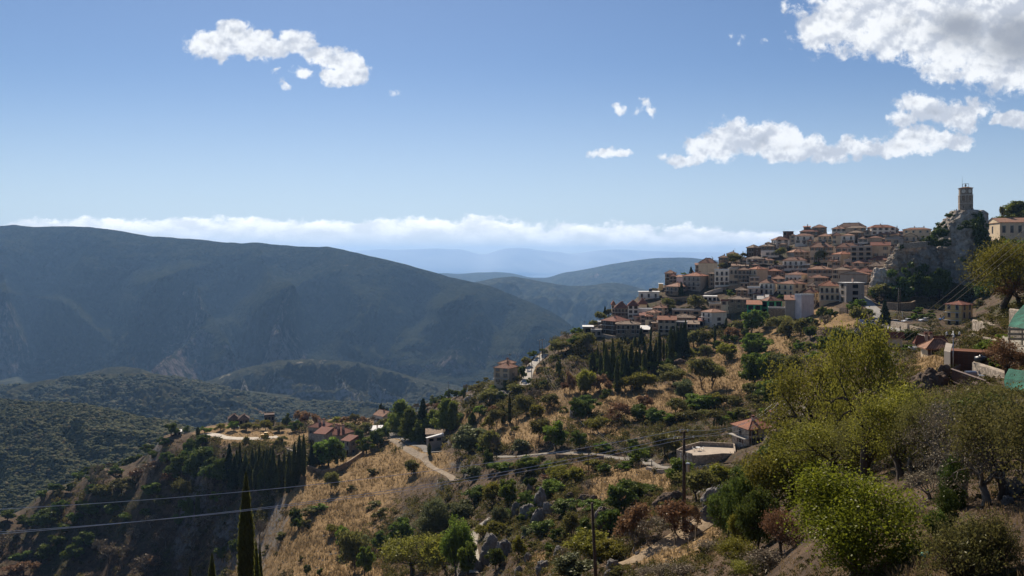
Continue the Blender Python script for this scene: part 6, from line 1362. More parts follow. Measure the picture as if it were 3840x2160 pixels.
vw(R5, [(805, 470), (900, 500), (960, 520)], 40, 'grey terrace wall left of the big guesthouse', 'N')
vw(R3, [(350, 1130), (500, 1160), (640, 1170)], 40, 'retaining wall below the dark fronted house', 'N')
# the paved terrace with a table
zt_ = -43.6
def on_z(px, py, z): D = -z*F/(py-HY); return np.array(((px-512)/F*D, D, z))
poly = [(677, 453.6), (684, 449.8), (700, 445.6), (716, 446.2), (734, 447.2), (735, 455.6), (722, 455.4), (704, 457.2), (692, 457.6)]
P3 = [on_z(a, b, zt_) for a, b in poly]; n = len(P3); b = MB()
b.add([(p[0], p[1], zt_) for p in P3]+[(p[0], p[1], zt_-7) for p in P3], [tuple(range(n))], 1); b.add([(p[0], p[1], zt_) for p in P3]+[(p[0], p[1], zt_-7) for p in P3], [(i, i+n, (i+1) % n+n, (i+1) % n) for i in range(n)], 0)
o = b.build('terrace', [WM['N'], simple('terrace_paving', (.38, .31, .24), .85, .12, .6)]); tag(o, 'pale paved terrace on a high stone base beside the villa', 'terrace')
b = MB()
for i in range(n):
    p, q = P3[i], P3[(i+1) % n]; L = np.linalg.norm(q-p)
    if L < .5: continue
    d = (q-p)/L; nn_ = np.array((-d[1], d[0], 0))*.15; hh = .5 if i in (5, 6, 7) else .9
    V = [p-nn_, q-nn_, q+nn_, p+nn_]; V = [v+(0, 0, .004) for v in V]+[v+(0, 0, hh) for v in V]; b.add(V, [(0, 3, 2, 1), (4, 5, 6, 7), (0, 1, 5, 4), (2, 3, 7, 6), (1, 2, 6, 5), (3, 0, 4, 7)])
b.build('parapet', [WM['N']], o)
tp = on_z(698, 450.4, zt_); tr_ = empty('garden_table', tuple(tp)); tag(tr_, 'small white garden table on the paved terrace', 'table')
b = MB(); b.lathe([(.55, .72), (.55, .75)], 16); b.build('table_top', [WHITEP], tr_)
for sx in (-1, 1):
    for sy in (-1, 1): MB().tube([(sx*.35, sy*.35, 0), (sx*.28, sy*.28, .72)], .025, 5).build('leg', [WHITEP], tr_)
for k_, (dx, lb) in enumerate(((-1.0, 'white garden chair left of the table on the terrace'), (1.0, 'white garden chair right of the table on the terrace'))):
    c = empty('garden_chair', (tp[0]+dx, tp[1], zt_), rad(90)*(-1 if k_ else 1)); tag(c, lb, 'chair')
    MB().box(-.22, .22, -.22, .22, .42, .46).build('seat', [WHITEP], c); MB().box(-.22, .22, .19, .22, .462, .9).build('backrest', [WHITEP], c)
    for sx in (-.19, .19):
        for sy in (-.19, .18): MB().tube([(sx, sy, 0), (sx, sy, .42)], .018, 4).build('leg', [WHITEP], c)
# ---- poles and wires
WOOD = simple('tarred_wood', (.075, .05, .035), .85, .25, 2); WIRE = simple('aluminium_wire', (.9, .88, .85), .45, .05, 1, metal=.95, spec=.5); PORC = simple('porcelain', (.5, .48, .45), .3, .1, 2, spec=.5)
def pole(px, pyt, pyb, D, label, arms=(), r=.14, lean=0, mt=None, gear=0, name='utility_pole', ground=True):
    x = (px-512)/F*D; zt = (HY-pyt)/F*D; zb = gz(x, D) if ground else (HY-pyb)/F*D
    e = empty(name, (x, D, zb)); tag(e, label, 'pole'); H = zt-zb
    MB().tube([(lean, 0, -1), (0, 0, H)], [r*1.25, r*.75], 8).build('post', [mt or WOOD], e, True)
    for (dz, w_, ang) in arms:
        a = MB(); ca, sa = math.cos(ang), math.sin(ang); a.tube([(-w_*ca, -w_*sa, H-dz), (w_*ca, w_*sa, H-dz)], .07, 4); o = a.build('crossarm', [WOOD], e)
        for s in (-1, 0, 1) if w_ > .9 else (-1, 1):
            i = MB(); i.lathe([(.05, H-dz+.06), (.11, H-dz+.12), (.06, H-dz+.2), (.1, H-dz+.26), (.03, H-dz+.36)], 8, c=(s*w_*.92*ca, s*w_*.92*sa)); i.build('insulator', [PORC], o)
    if gear:
        g = MB(); g.lathe([(.28, H*.55), (.28, H*.55+.9), (.2, H*.55+1)], 10, c=(.45, 0)); g.build('transformer', [METAL], e)
        MB().box(-.5, .5, -.12, -.05, H*.72, H*.72+.08).build('crossarm', [WOOD], e)
        for q in (-.4, 0, .4): MB().tube([(q, -.16, H*.72-.5), (q, -.1, H*.72+.35)], [.05, .07], 6).build('fuse', [PORC], e)
    return np.array((x, D, zt)), H
mp, mH = pole(684, 431, 536, 92, 'tall dark wooden power pole with crossarms standing beside the farm track', ((.15, .5, .2), (.95, 1.3, .2)), .2, gear=1)
p2, _ = pole(777, 404, 440, 150, 'wooden power pole between the villa and the yellowing trees', ((.3, 1.1, .4), (1.0, .8, .4)), .17)
p3, _ = pole(651.7, 460, 488, 185, 'thin power pole with a short crossarm above the golden field', ((.3, .9, .3),), .12)
p4, _ = pole(588.2, 446, 484, 200, 'thin bare pole left of the golden field', ((.2, .7, .2),), .11)
p5, _ = pole(592, 503, 640, 60, 'leaning bare wooden pole rising from the bottom edge', (), .13, .5)
p6, _ = pole(548, 375.5, 384, 318, 'short power pole on the slope right of the light brown villa', ((.3, 1.2, .4),), .15)
p7, _ = pole(542.3, 339, 357, 362, 'tallest pole at the upper end of the pale road', ((.3, 1.2, .4),), .15)
p8, _ = pole(539.6, 340, 352, 372, 'slimmer pole just left of the tallest one on the pale road', ((.3, 1.0, .4),), .12)
p9, _ = pole(531.6, 359, 381, 345, 'pole with a grey transformer beside the pale road', ((.3, .8, .4),), .14, gear=1)
p10, _ = pole(529.9, 348, 359, 375, 'thin pole among bushes left of the pale road', (), .12)
pole(509.8, 354, 362, 360, 'thin pole above the roof of the light brown villa', ((.2, .5, .3),), .12)
pole(448.4, 382, 392.5, 430, 'lone pole on the ridge line above the pine trees', ((.2, .6, .3),), .12)
pa, _ = pole(898.7, 288, 312, 320, 'double pole above the parked white car', ((.3, 1.0, .1),), .14)
pole(900.3, 290, 312, 322, 'second post of the double pole above the white car', (), .12)
pb, _ = pole(896.9, 311.4, 331, 292, 'wooden pole beside the white car on the village road', ((.3, .6, .1),), .14)
pole(902.4, 312, 331, 296, 'thin grey lamp pole on the village road', ((.1, .5, .1),), .07, mt=METAL, name='lamp_post')
pole(862.5, 294, 309, 330, 'pole with a lamp left of the village road', ((.1, .5, .1),), .09, name='lamp_post')
for px, a, b_, lb in ((821, 290, 302, 'pole in front of the cream four window house'), (817.5, 286, 302, 'leaning pole beside the pale mauve block'), (867.5, 276, 297, 'pole in front of the grey unfinished house'), (656, 296, 307, 'pole below the white bungalow'), (755, 256, 265, 'pole above the long stone wall'), (743, 251, 257, 'pole on the skyline right of the stone house'), (846, 246, 254, 'pole right of the blue fronted house'), (584.5, 321, 328, 'pole at the lowest left tip of the village'), (752.5, 289, 300, 'pole in front of the pinkish house'), (713, 291, 301, 'pole in front of the red striped parapet house')):
    d = hit(px, b_); pole(px, a, b_, d, lb, ((.2, .5, .2),), .09)
pole(886, 251, 262, 365, 'pole on the slope beside the crag', ((.2, .5, .2),), .09) if False else None
for px, b_, hh in ((674, 552, 1.6), (688, 556, 1.5), (695, 541, 1.7), (697, 532, 1.5)):
    d = hit(px, b_); e = MB().tube([(0, 0, -.3), (.03, 0, hh)], [.04, .03], 6).build('fence_post', [METAL]); e.location = ((px-512)/F*d, d, gz((px-512)/F*d, d)); tag(e, 'thin fence stake beside the farm track', 'fence post', 'fence stakes by the farm track')
WIRE2 = simple('dull_wire', (.2, .19, .18), .7)
def wire(p, q, sag, r=.02, label=None, n=36):
    p = np.array(p, float); q = np.array(q, float); pts = [p+(q-p)*s-np.array((0, 0, sag*4*s*(1-s))) for s in np.linspace(0, 1, n)]
    o = MB().tube(pts, r, 4, cap=False).build('power_line', [WIRE if r > .016 else WIRE2]); tag(o, label, 'cable'); return o
L0 = W(-330, 520, 62)
wire(mp+(0, 0, .2), L0, 2.2, .022, 'uppermost of the three overhead wires crossing the left foreground')
wire(mp+(-1.2, -.2, -.7), L0+(1, -2, -1.9), 2.2, .022, 'middle one of the three overhead wires crossing the left foreground')
wire(mp+(1.2, .2, -.7), L0+(2, 2, -2.6), 2.4, .022, 'lowest of the three overhead wires crossing the left foreground')
for i_, (dx, lb) in enumerate(((-1.0, 'left'), (0, 'middle'), (1.0, 'right'))): wire(mp+(dx, .3, -.7+.8*(dx == 0)), p2+(dx, 0, -.1), 1.6, .018, '%s wire of the three running from the dark power pole to the villa pole' % lb)
for i_, (px, py, D, lb) in enumerate(((1060, 197, 70, 'upper'), (1062, 204, 69, 'middle'), (1066, 207, 68, 'lower'))): wire(p2+(i_-1., 0, -.1), W(px, py, D), 2.6, .018, '%s one of three overhead wires rising to the right edge over the crag' % lb)
for i_, lb in enumerate(('left', 'middle', 'right')):
    wire(p6+((i_-1)*1.1, 0, 0), p3+((i_-1)*.8, 0, 0), 5.5, .014, '%s strand of the sagging line above the middle slope' % lb); wire(p7+((i_-1)*1.1, 0, 0), p6+((i_-1)*1.1, 0, 0), 2.5, .014, '%s strand of the line coming down from the pale road' % lb)
wire(p3, mp+(0, 0, -1.4), 2.0, .015, 'wire between the thin field pole and the dark power pole'); wire(pa, pb, .8, .012, 'short wire between the double pole and the wooden pole')
# ---- vehicles
PAINT = {}
def car(px, py, D, rz, col, label, suv=0):
    if D is None: D = hit(px, py)
    x = (px-512)/F*D; e = empty('parked_car', (x, D, gz(x, D)+.05), rz); tag(e, label, 'car', 'parked cars')
    if col not in PAINT:
        m_, t = mat('car_paint'); surf(t, col, .25, None, spec=.6); PAINT[col] = m_
    def hull(prof, w0, w1, m_, nm, taper=.0):
        b = MB(); n = len(prof); V = []
        for s in (-1, 1):
            for (xx, z) in prof: V.append((xx, s*(w0+(w1-w0)*max(0, (z-.9)/.6)), z))
        b.add(V, [tuple(range(n))[::-1], tuple(range(n, 2*n))]+[(i, (i+1) % n, (i+1) % n+n, i+n) for i in range(n)])
        return b.build(nm, [m_], e)
    hull([(-2.1, .3), (-2.15, .6), (-2.1, .82), (-1.95, .95), (-1.2, 1.0), (.9, 1.0), (1.7, .92), (2.08, .75), (2.15, .5), (2.1, .3)], .86, .84, PAINT[col], 'body')
    zr = 1.48+.14*suv; hull([(-1.95, .96), (-1.7, zr-.1), (-1.4, zr-.02), (.1, zr-.02), (.95, .99)], .80, .62, GLASS, 'window_band'); hull([(-1.62, zr-.02), (-1.35, zr+.02), (.05, zr+.02), (.28, zr-.06)], .66, .60, PAINT[col], 'roof')
    TY = simple('tyre', (.02, .02, .02), .9) if 'tyre' not in bpy.data.materials else bpy.data.materials['tyre']
    for wx in (-1.3, 1.3):
        for s in (-1, 1):
            b = MB(); b.tube([(wx, s*.70, .32), (wx, s*.89, .32)], .32, 14); o = b.build('wheel', [TY], e); MB().tube([(wx, s*.75, .32), (wx, s*.90, .32)], .19, 10).build('rim', [METAL], o)
    for s in (-1, 1): MB().box(2.06, 2.16, s*.68-.14, s*.68+.14, .58, .74).build('headlight', [PORC], e); MB().box(-2.16, -2.08, s*.7-.1, s*.7+.1, .62, .85).build('tail_light', [bpy.data.materials.get('tail_red') or simple('tail_red', (.3, .01, .01), .3)], e)
    return e
WC = (.62, .63, .65)
car(907.2, 314.2, 300, rad(200), WC, 'white hatchback parked below the tall dark retaining wall', 1); car(868.2, 325.2, None, rad(175), WC, 'white car parked near the flag on the golden verge', 1); car(893.5, 328.8, 285, rad(140), (.58, .59, .60), 'silver white car on the village road beside the dark fir')
car(945.3, 318.5, 275, rad(200), (.05, .09, .2), 'blue car half hidden left of the yellow house'); car(513.5, 374.2, 318, rad(170), (.25, .33, .45), 'blue grey car parked right of the light brown villa', 1); car(925, 314, 292, rad(190), WC, 'white car half hidden behind the bright bushes'); car(235.5, 429.3, None, rad(190), (.12, .12, .13), 'dark car parked by the yellow bush on the spur')
# yellow backhoe loader
D = hit(266, 438.2); x = (266-512)/F*D; e = empty('backhoe_loader', (x, D, gz(x, D)+.1), rad(8)); tag(e, 'yellow backhoe loader standing on the gravel of the spur', 'digger')
YP = simple('machine_yellow', (.55, .30, .02), .5, .12, 2); TY = bpy.data.materials['tyre']
b = MB(); b.box(-2.4, 1.0, -.8, .8, .75, 1.2); b.box(-2.6, -.9, -.55, .55, 1.201, 1.95); b.build('body', [YP], e)
b = MB(); b.box(-.85, .95, -.75, .75, 1.21, 1.5); b.box(-.9, 1.0, -.8, .8, 2.85, 2.98)
for sx in (-.8, .1, .9):
    for sy in (-.7, .7): b.box(sx-.06, sx+.06, sy-.06, sy+.06, 1.501, 2.849)
cb = b.build('cab', [YP], e); MB().box(-.78, .88, -.66, .66, 1.502, 2.848).build('cab_glass', [GLASS], cb)
for wx, r_ in ((-1.9, .55), (.6, .8)):
    for s in (-1, 1): o = MB().tube([(wx, s*.75, r_), (wx, s*1.15, r_)], r_, 16).build('wheel', [TY], e); MB().tube([(wx, s*.9, r_), (wx, s*1.17, r_)], r_*.5, 10).build('rim', [YP], o)
b = MB(); b.tube([(-1.2, -.6, 1.5), (-3.0, -.6, .9)], .12, 5); b.tube([(-1.2, .6, 1.5), (-3.0, .6, .9)], .12, 5); b.build('loader_arm', [YP], e); MB().add([(-3.0, -1.1, .2), (-3.7, -1.1, .15), (-3.1, -1.1, 1.0), (-3.0, 1.1, .2), (-3.7, 1.1, .15), (-3.1, 1.1, 1.0)], [(0, 1, 2), (3, 5, 4), (0, 3, 4, 1), (1, 4, 5, 2), (2, 5, 3, 0)]).build('bucket', [YP], e)
MB().tube([(1.1, 0, 1.2), (2.3, 0, 3.2), (2.5, 0, 3.3)], .2, 6).build('boom', [YP], e); MB().tube([(2.4, 0, 3.3), (3.5, 0, 1.6)], .16, 6).build('dipper_arm', [YP], e); MB().box(3.2, 3.9, -.35, .35, .9, 1.5).build('rear_bucket', [YP], e)
# flag
d = hit(862, 326); pole(859.6, 317.5, 326, d, 'thin flagpole on the golden verge', (), .05, mt=METAL, name='flagpole')
FB = simple('flag_blue', (.10, .2, .55), .8, .03); FW = simple('flag_white', (.7, .72, .75), .8, .03); b = MB(); x0 = (859.8-512)/F*d; zt = (HY-319.2)/F*d
for i in range(9):
    for j in range(8):
        f = lambda jj: .12*math.sin(jj*1.1); x_ = lambda jj: x0+jj*.18
        cross = i < 5 and j < 3
        mi = (1 if (i == 2 or j == 1) else 0) if cross else (0 if i % 2 == 0 else 1)
        b.add([(x_(j), d+f(j), zt-i*.11), (x_(j+1), d+f(j+1), zt-i*.11), (x_(j+1), d+f(j+1), zt-(i+1)*.11), (x_(j), d+f(j), zt-(i+1)*.11)], [(0, 1, 2, 3)], mi)
o = b.build('flag', [FB, FW]); tag(o, 'blue and white striped flag with a white cross flying above the verge', 'flag')
# ---- terrace group at the right edge
def slab(name, pts, z0, z1, mts, label=None, cat='wall', parent=None):
    """upright prism over a plan polygon given as (px, D)"""
    P = [((px-512)/F*D, D) for px, D in pts]; n = len(P); b = MB(); A = sum(P[i][0]*P[(i+1) % n][1]-P[(i+1) % n][0]*P[i][1] for i in range(n))
    if A < 0: P = P[::-1]
    b.add([(p[0], p[1], z0) for p in P]+[(p[0], p[1], z1) for p in P], [tuple(range(n-1, -1, -1)), tuple(range(n, 2*n))]+[(i, (i+1) % n, (i+1) % n+n, i+n) for i in range(n)])
    o = b.build(name, mts, parent)
    if label: tag(o, label, cat)
    return o
zz = lambda py, D: (HY-py)/F*D
slab('brick_wall', [(950.3, 72), (998, 70), (999, 72), (951, 74)], zz(385, 72), zz(350.5, 72), [WM['R']], 'long dark brick wall behind the railed deck')
slab('concrete_pier', [(944, 71.5), (950.2, 70.5), (952.5, 77.3), (946, 78.5)], zz(392, 72), zz(350.2, 72), [WM['G']], 'pale concrete end wall left of the dark brick wall', 'wall')
zd = -10.0
slab('deck', [(951.6, 63.8), (986, 57.6), (1002, 60), (966, 70)], zd-.35, zd, [simple('deck_boards', (.13, .10, .085), .9, .2, 2)], 'weathered deck floor behind the brown railing', 'deck')
rr_ = [((960-512)/F*66.2, 66.2), ((951.6-512)/F*63.7, 63.7), ((986-512)/F*57.5, 57.5)]
rl = empty('deck_railing', (0, 0, 0)); tag(rl, 'brown wooden railing with upright bars around the deck', 'railing')
RB_ = simple('railing_wood', (.10, .065, .055), .8, .2, 3); b = MB(); c = MB()
for i in range(2):
    p = np.array((*rr_[i], zd)); q = np.array((*rr_[i+1], zd)); L = np.linalg.norm(q-p); n = int(L/.16); b.tube([p+(0, 0, 1.1), q+(0, 0, 1.1)], .085, 4); b.tube([p+(0, 0, .15), q+(0, 0, .15)], .04, 4)
    for j in range(n+1): s_ = p+(q-p)*j/n; c.tube([s_+(0, 0, .0), s_+(0, 0, 1.05)], .025, 4)
b.build('handrail', [RB_], rl); c.build('bars', [RB_], rl)
slab('stone_wall', [(950.5, 64), (968, 60.4), (970, 62), (952, 66)], -15, zd-.4, [WM['N']], 'rough stone retaining wall under the deck')
slab('stone_wall', [(972, 68), (1010, 61), (1011, 62.3), (974, 69.3)], zd-.6, zz(363, 68), [WM['N']], 'pale stone wall on the right behind the deck')
slab('stone_wall', [(972, 92), (1001, 84), (1001.5, 86), (973, 94)], zz(345, 90), zz(320.5, 92), [WM['N']], 'upper ruined stone wall above the brick wall')
slab('stone_wall', [(971, 86), (1000, 77), (1001, 79), (973, 88)], zz(352, 86), zz(331.5, 88), [WM['N']], 'middle ruined stone wall above the brick wall')
slab('stone_wall', [(1009, 78), (1030, 74), (1031, 76), (1010, 80)], zz(340, 78), zz(309.5, 78), [WM['N']], 'tall stone wall corner left of the upper green tarpaulin')
tk = empty('water_tank', tuple(W(981, 363.0, 68.6)), rad(20)); tag(tk, 'black plastic water tank lying in front of the brick wall', 'tank')
BP = simple('black_plastic', (.012, .012, .014), .35, .1, 2, spec=.5); b = MB(); b.lathe([(.25, 0), (.48, .06), (.52, .3), (.48, .52), (.25, .6), (.12, .63), (.12, .7)], 18); b.build('tank_body', [BP], tk, True); MB().box(-.45, .45, -.3, .3, -1.2, -.01).build('stand', [IRON], tk)
g = empty('barbecue', tuple(W(970.5, 378, 62.5)+np.array((0, 0, 0)))); g.location.z = zd; tag(g, 'steel barbecue with a closed lid on the deck', 'barbecue')
MB().box(-.5, .5, -.28, .28, .75, .85).build('tray', [METAL], g); b = MB(); b.tube([(-.42, 0, .9), (.42, 0, .9)], .24, 12); b.build('lid', [METAL], g)
for sx in (-.42, .42):
    for sy in (-.22, .22): MB().tube([(sx, sy, 0), (sx, sy, .75)], .02, 4).build('leg', [IRON], g)
MB().box(.56, 1.0, -.25, .25, .78, .81).build('side_shelf', [METAL], g)
g = empty('washtub', tuple(W(981, 380, 60.5))); g.location.z = zd; tag(g, 'pinkish upturned tub on the deck right of the barbecue', 'tub'); b = MB(); b.lathe([(.75, 0), (.72, .3), (.55, .55), (.2, .6)], 16); b.build('tub_body', [simple('pink_plastic', (.45, .3, .27), .6, .15)], g, True); MB().lathe([(.78, -.0), (.78, .06)], 16).build('rim', [WHITEP], g)
pole(953.2, 331, 367, 70, 'thin galvanised aerial mast rising in front of the brick wall', ((.4, .7, .2), (.6, .4, 1.2)), .035, mt=METAL, name='aerial_mast', ground=False)
TARP = simple('green_netting', (.012, .10, .065), .85, .45, 1.6, .12)
def tarp(pts, label, nu=16, nv=12, fold=.15):
    A_, B_, C_, D_ = [W(*p) for p in pts]; V = []
    for j in range(nv+1):
        for i in range(nu+1):
            u, v = i/nu, j/nv; p = (A_*(1-u)+B_*u)*(1-v)+(D_*(1-u)+C_*u)*v
            p = p+np.array((0, 1, .4))*fold*(math.sin(u*9+v*4)+.5*math.sin(u*23+v*3))*(.3+v)*.6-np.array((0, 0, .5))*math.sin(u*math.pi)*(1-v)*.4; V.append(p)
    V = np.array(V); idx = np.arange((nu+1)*(nv+1)).reshape(nv+1, nu+1); Fq = np.stack([idx[:-1, :-1], idx[:-1, 1:], idx[1:, 1:], idx[1:, :-1]], -1).reshape(-1, 4)
    V2 = np.concatenate([V, V+(0, .03, .02)]); F2 = np.concatenate([Fq, Fq[:, ::-1]+len(V)])
    o = link('tarpaulin', new_mesh('tarpaulin', V2, F2, [TARP], smooth=True)); tag(o, label, 'tarpaulin'); return o
tarp([(1024, 305, 62), (1060, 296, 60), (1050, 336, 52), (1008, 325.5, 58)], 'upper green shade netting stretched to a peak at the right edge')
tarp([(1009, 369, 50), (1050, 366, 47), (1046, 416, 43), (1004.5, 392, 47)], 'lower green netting draped at the right edge', fold=.3)
bl = empty('wooden_balustrade', tuple(W(1008.5, 343, 66))); tag(bl, 'pale weathered wooden fence of planks at the right edge', 'fence'); PW = simple('pale_wood', (.28, .25, .19), .85, .2, 3)
for i in range(5): MB().box(i*.95, i*.95+.12, -i*.15-.06, -i*.15+.06, -.2, 1.35).build('post', [PW], bl)
for z in (.25, .65, 1.05): MB().add([(-.1, -.08, z), (4.0, -.73, z), (4.0, -.70, z), (-.1, -.05, z), (-.1, -.08, z+.2), (4.0, -.73, z+.2), (4.0, -.70, z+.2), (-.1, -.05, z+.2)], [(0, 3, 2, 1), (4, 5, 6, 7), (0, 1, 5, 4), (2, 3, 7, 6), (1, 2, 6, 5), (3, 0, 4, 7)]).build('rail', [PW], bl)
slab('deck', [(1000, 68), (1035, 60), (1040, 66), (1003, 74)], zz(346, 66)-.2, zz(345, 66), [PW], 'pale wooden platform under the plank fence', 'deck')
# litter on the bare slope
d = hit(912, 546); o = MB().box(-.35, .35, -.09, .09, 0, .04).build('plank', [PW]); o.location = ((912-512)/F*d, d, gz((912-512)/F*d, d)+.12); o.rotation_euler = (.2, .3, 1.9); tag(o, 'short pale plank lying on the bare slope right of the bright tree', 'plank')
for px, py, cc_, lb in ((927, 557, (.08, .4, .32), 'turquoise plastic bag lying on the bare slope'), (909.5, 551.5, (.06, .2, .2), 'dark teal rag beside the pale plank'), (762, 561, (.5, .5, .48), 'crumpled white sheet on the soil left of the bright tree')):
    d = hit(px, py); o = MB().lathe([(.02, .0), (.16, .02), (.2, .08), (.1, .15), (.03, .17)], 9).build('plastic_bag', [simple('bag_film', cc_, .4, .2, 6)], smooth=True); o.location = ((px-512)/F*d, d, gz((px-512)/F*d, d)); o.scale = (1, .7, .8); tag(o, lb, 'litter')
# ============================================================ the hillside sheet itself
DRY = [(335, 500, 48, 38, 1), (365, 470, 30, 25, 1), (300, 545, 60, 30, .8), (250, 565, 50, 25, .5), (395, 470, 22, 16, 1), (420, 462, 30, 14, .8), (340, 580, 60, 25, .7), (600, 399, 55, 13, 1), (655, 410, 45, 11, .9), (716, 374, 36, 26, 1), (562, 412, 32, 9, .9), (690, 392, 36, 10, .8), (470, 420, 26, 8, .7), (530, 425, 40, 8, .8), (770, 345, 24, 16, .8), (640, 350, 16, 6, .5), (600, 545, 20, 10, .6), (545, 560, 20, 8, .6),
       (228, 432, 28, 6, .9), (265, 437, 60, 8, .8), (350, 421, 60, 6, .5), (505, 430, 40, 12, .9), (520, 440, 25, 8, .8), (600, 430, 30, 10, .7), (580, 395, 40, 10, .6), (610, 395, 50, 14, .9), (660, 400, 35, 12, .8),
       (640, 482, 34, 12, 1), (612, 488, 22, 12, .9), (590, 470, 30, 6, .8), (710, 345, 30, 14, .7), (720, 375, 30, 22, .8), (690, 355, 22, 8, .8), (735, 385, 30, 12, .7), (780, 335, 22, 12, .6), (775, 350, 20, 10, .8), (835, 322, 18, 8, 1),
       (825, 318, 20, 10, .8), (590, 385, 30, 10, .5), (915, 300, 26, 8, .7), (660, 556, 40, 10, .7), (700, 530, 18, 10, .7), (700, 545, 25, 14, .6), (540, 500, 26, 10, .4), (930, 365, 16, 14, .8), (935, 410, 20, 12, .8), (480, 430, 20, 6, .5),
       (565, 347, 14, 10, .3), (540, 370, 20, 6, .5), (560, 570, 30, 16, .4), (645, 360, 12, 5, .5), (400, 445, 30, 8, .7), (330, 440, 50, 8, .4), (905, 545, 40, 30, .2), (170, 440, 20, 8, .3)]
ROCK = [(205, 443, 22, 6, .5), (545, 505, 26, 20, .6), (505, 395, 20, 8, .5), (497, 395, 40, 5, .4), (600, 415, 14, 14, .5), (700, 490, 14, 10, .6), (715, 480, 12, 12, .6), (590, 505, 20, 12, .3), (560, 560, 50, 16, .3), (985, 565, 30, 20, .35), (925, 380, 14, 14, .4), (640, 525, 30, 10, .2)]
dry = np.zeros_like(GZ); rock = np.zeros_like(GZ)
py_now = HY-GZ/GD*F
for px, py, rx, ry, s in DRY:
    d = ((gx-px)/rx)**2+((py_now-py)/ry)**2; dry = np.maximum(dry, s*np.exp(-d*.8)*1.05)
for px, py, rx, ry, s in ROCK:
    d = ((gx-px)/rx)**2+((py_now-py)/ry)**2; rock = np.maximum(rock, s*np.exp(-d*.9))
dzx = np.gradient(GZ, axis=1)/np.gradient(GX, axis=1); dzy = np.gradient(GZ, axis=0)/np.gradient(GD, axis=0)
rock = np.clip(rock+np.clip((np.sqrt(dzx**2+dzy**2)-.8)/.9, 0, .55), 0, 1)
nr, nc = GZ.shape; idx = np.arange(nr*nc).reshape(nr, nc)
Fq = np.stack([idx[:-1, :-1], idx[:-1, 1:], idx[1:, 1:], idx[1:, :-1]], -1).reshape(-1, 4)
me = new_mesh('hillside', np.stack([GX, GD, GZ], -1).reshape(-1, 3), Fq, [ground_mat()], smooth=True)
vattr(me, 'dry', dry.ravel()); vattr(me, 'rock', rock.ravel())
o = link('hillside', me); o['kind'] = 'structure'
# ground around and behind the viewpoint
xs = np.linspace(-60, 60, 60); ys = np.linspace(-60, 2.5, 50); X, Y = np.meshgrid(xs, ys)
Z = -1.72+fbm2(X/6, Y/6, 4, 3)*.25-np.clip(-X*.05, 0, 3)-np.clip((Y-.5)*.1, 0, 1)-.25
idx = np.arange(3000).reshape(50, 60); Fq = np.stack([idx[:-1, :-1], idx[:-1, 1:], idx[1:, 1:], idx[1:, :-1]], -1).reshape(-1, 4)
me2 = new_mesh('ground', np.stack([X, Y, Z], -1).reshape(-1, 3), Fq, [me.materials[0]], smooth=True)
vattr(me2, 'dry', np.full(3000, .3)); vattr(me2, 'rock', np.full(3000, .2)); o = link('ground', me2); o['kind'] = 'structure'
def road_mat(name, a, b, sc=.6):
    m, t = mat(name); tc = t.n('ShaderNodeTexCoord').outputs['Object']
    n1 = t.noise(tc, sc, 6, .65); n2 = t.noise(tc, sc*9, 5, .7)
    surf(t, t.mix(t.ss(t.math('ADD', t.math('MULTIPLY', n1, .6), t.math('MULTIPLY', n2, .4)), .38, .62), a, b), .95, n2, .05, .8, .2); return m
RM = {'dirt_road': road_mat('road_dust', (.15, .115, .08), (.28, .225, .165)), 'asphalt_road': road_mat('worn_asphalt', (.13, .12, .11), (.2, .185, .17)),
      'gravel_road': road_mat('pale_gravel', (.38, .33, .27), (.55, .5, .42)), 'lane': road_mat('lane_concrete', (.15, .135, .115), (.25, .225, .19)),
      'concrete_road': road_mat('bright_concrete', (.34, .31, .27), (.5, .46, .4)), 'village_road': road_mat('grey_concrete', (.2, .19, .175), (.33, .31, .28)),
      'farm_track': road_mat('track_soil', (.19, .135, .08), (.32, .24, .155), 1.5), 'footpath': road_mat('path_stone', (.26, .22, .17), (.42, .38, .32), 2)}
for (nm, Q, wd, zo) in ROADS: road_mesh(nm, Q, wd, zo, RM[nm])
# ============================================================ what nobody could count: woods on the far slopes, grass, stones
def blob_crowns(name, pts, size, material, kindseed=1, sub=1):
    """many low crowns in one mesh (a wood seen from far away)"""
    import bmesh
    bm = bmesh.new(); bmesh.ops.create_icosphere(bm, subdivisions=sub, radius=1); bv = np.array([v.co[:] for v in bm.verts]); bf = np.array([[v.index for v in f.verts] for f in bm.faces]); bm.free()
    n = len(pts); r = np.random.default_rng(kindseed); s = size*(.55+.9*r.random(n)**1.5)
    V = bv[None]*(s[:, None, None]*np.array((1, 1, .85)))*(1+.28*(r.random((n, len(bv), 1))-.5)*2); V = V+pts[:, None, :]+np.array((0, 0, .25))*s[:, None, None]
    Fc = (bf[None]+np.arange(n)[:, None, None]*len(bv)).reshape(-1, 3)
    me = new_mesh(name, V.reshape(-1, 3), Fc, [material], smooth=True); vattr(me, 'tone', np.repeat(r.random(n), len(bv)))
    o = link(name, me); o['kind'] = 'stuff'; return o
def wood_mat(name, a, b, c_):
    m, t = mat(name); at = t.n('ShaderNodeAttribute', attribute_name='tone').outputs['Fac']; tc = t.n('ShaderNodeTexCoord').outputs['Object']; n1 = t.noise(tc, .9, 5, .7); n2 = t.noise(tc, .01, 3)
    c = t.mix(t.ss(t.math('ADD', at, t.math('MULTIPLY', n2, .8)), .5, 1.2), a, b); c = t.mix(t.ss(at, .93, .97), c, c_); c = t.mix(t.ss(n1, .5, .3), c, tuple(x*.4 for x in a))
    surf(t, c, .95, n1, 1.0, 1, .1); return m
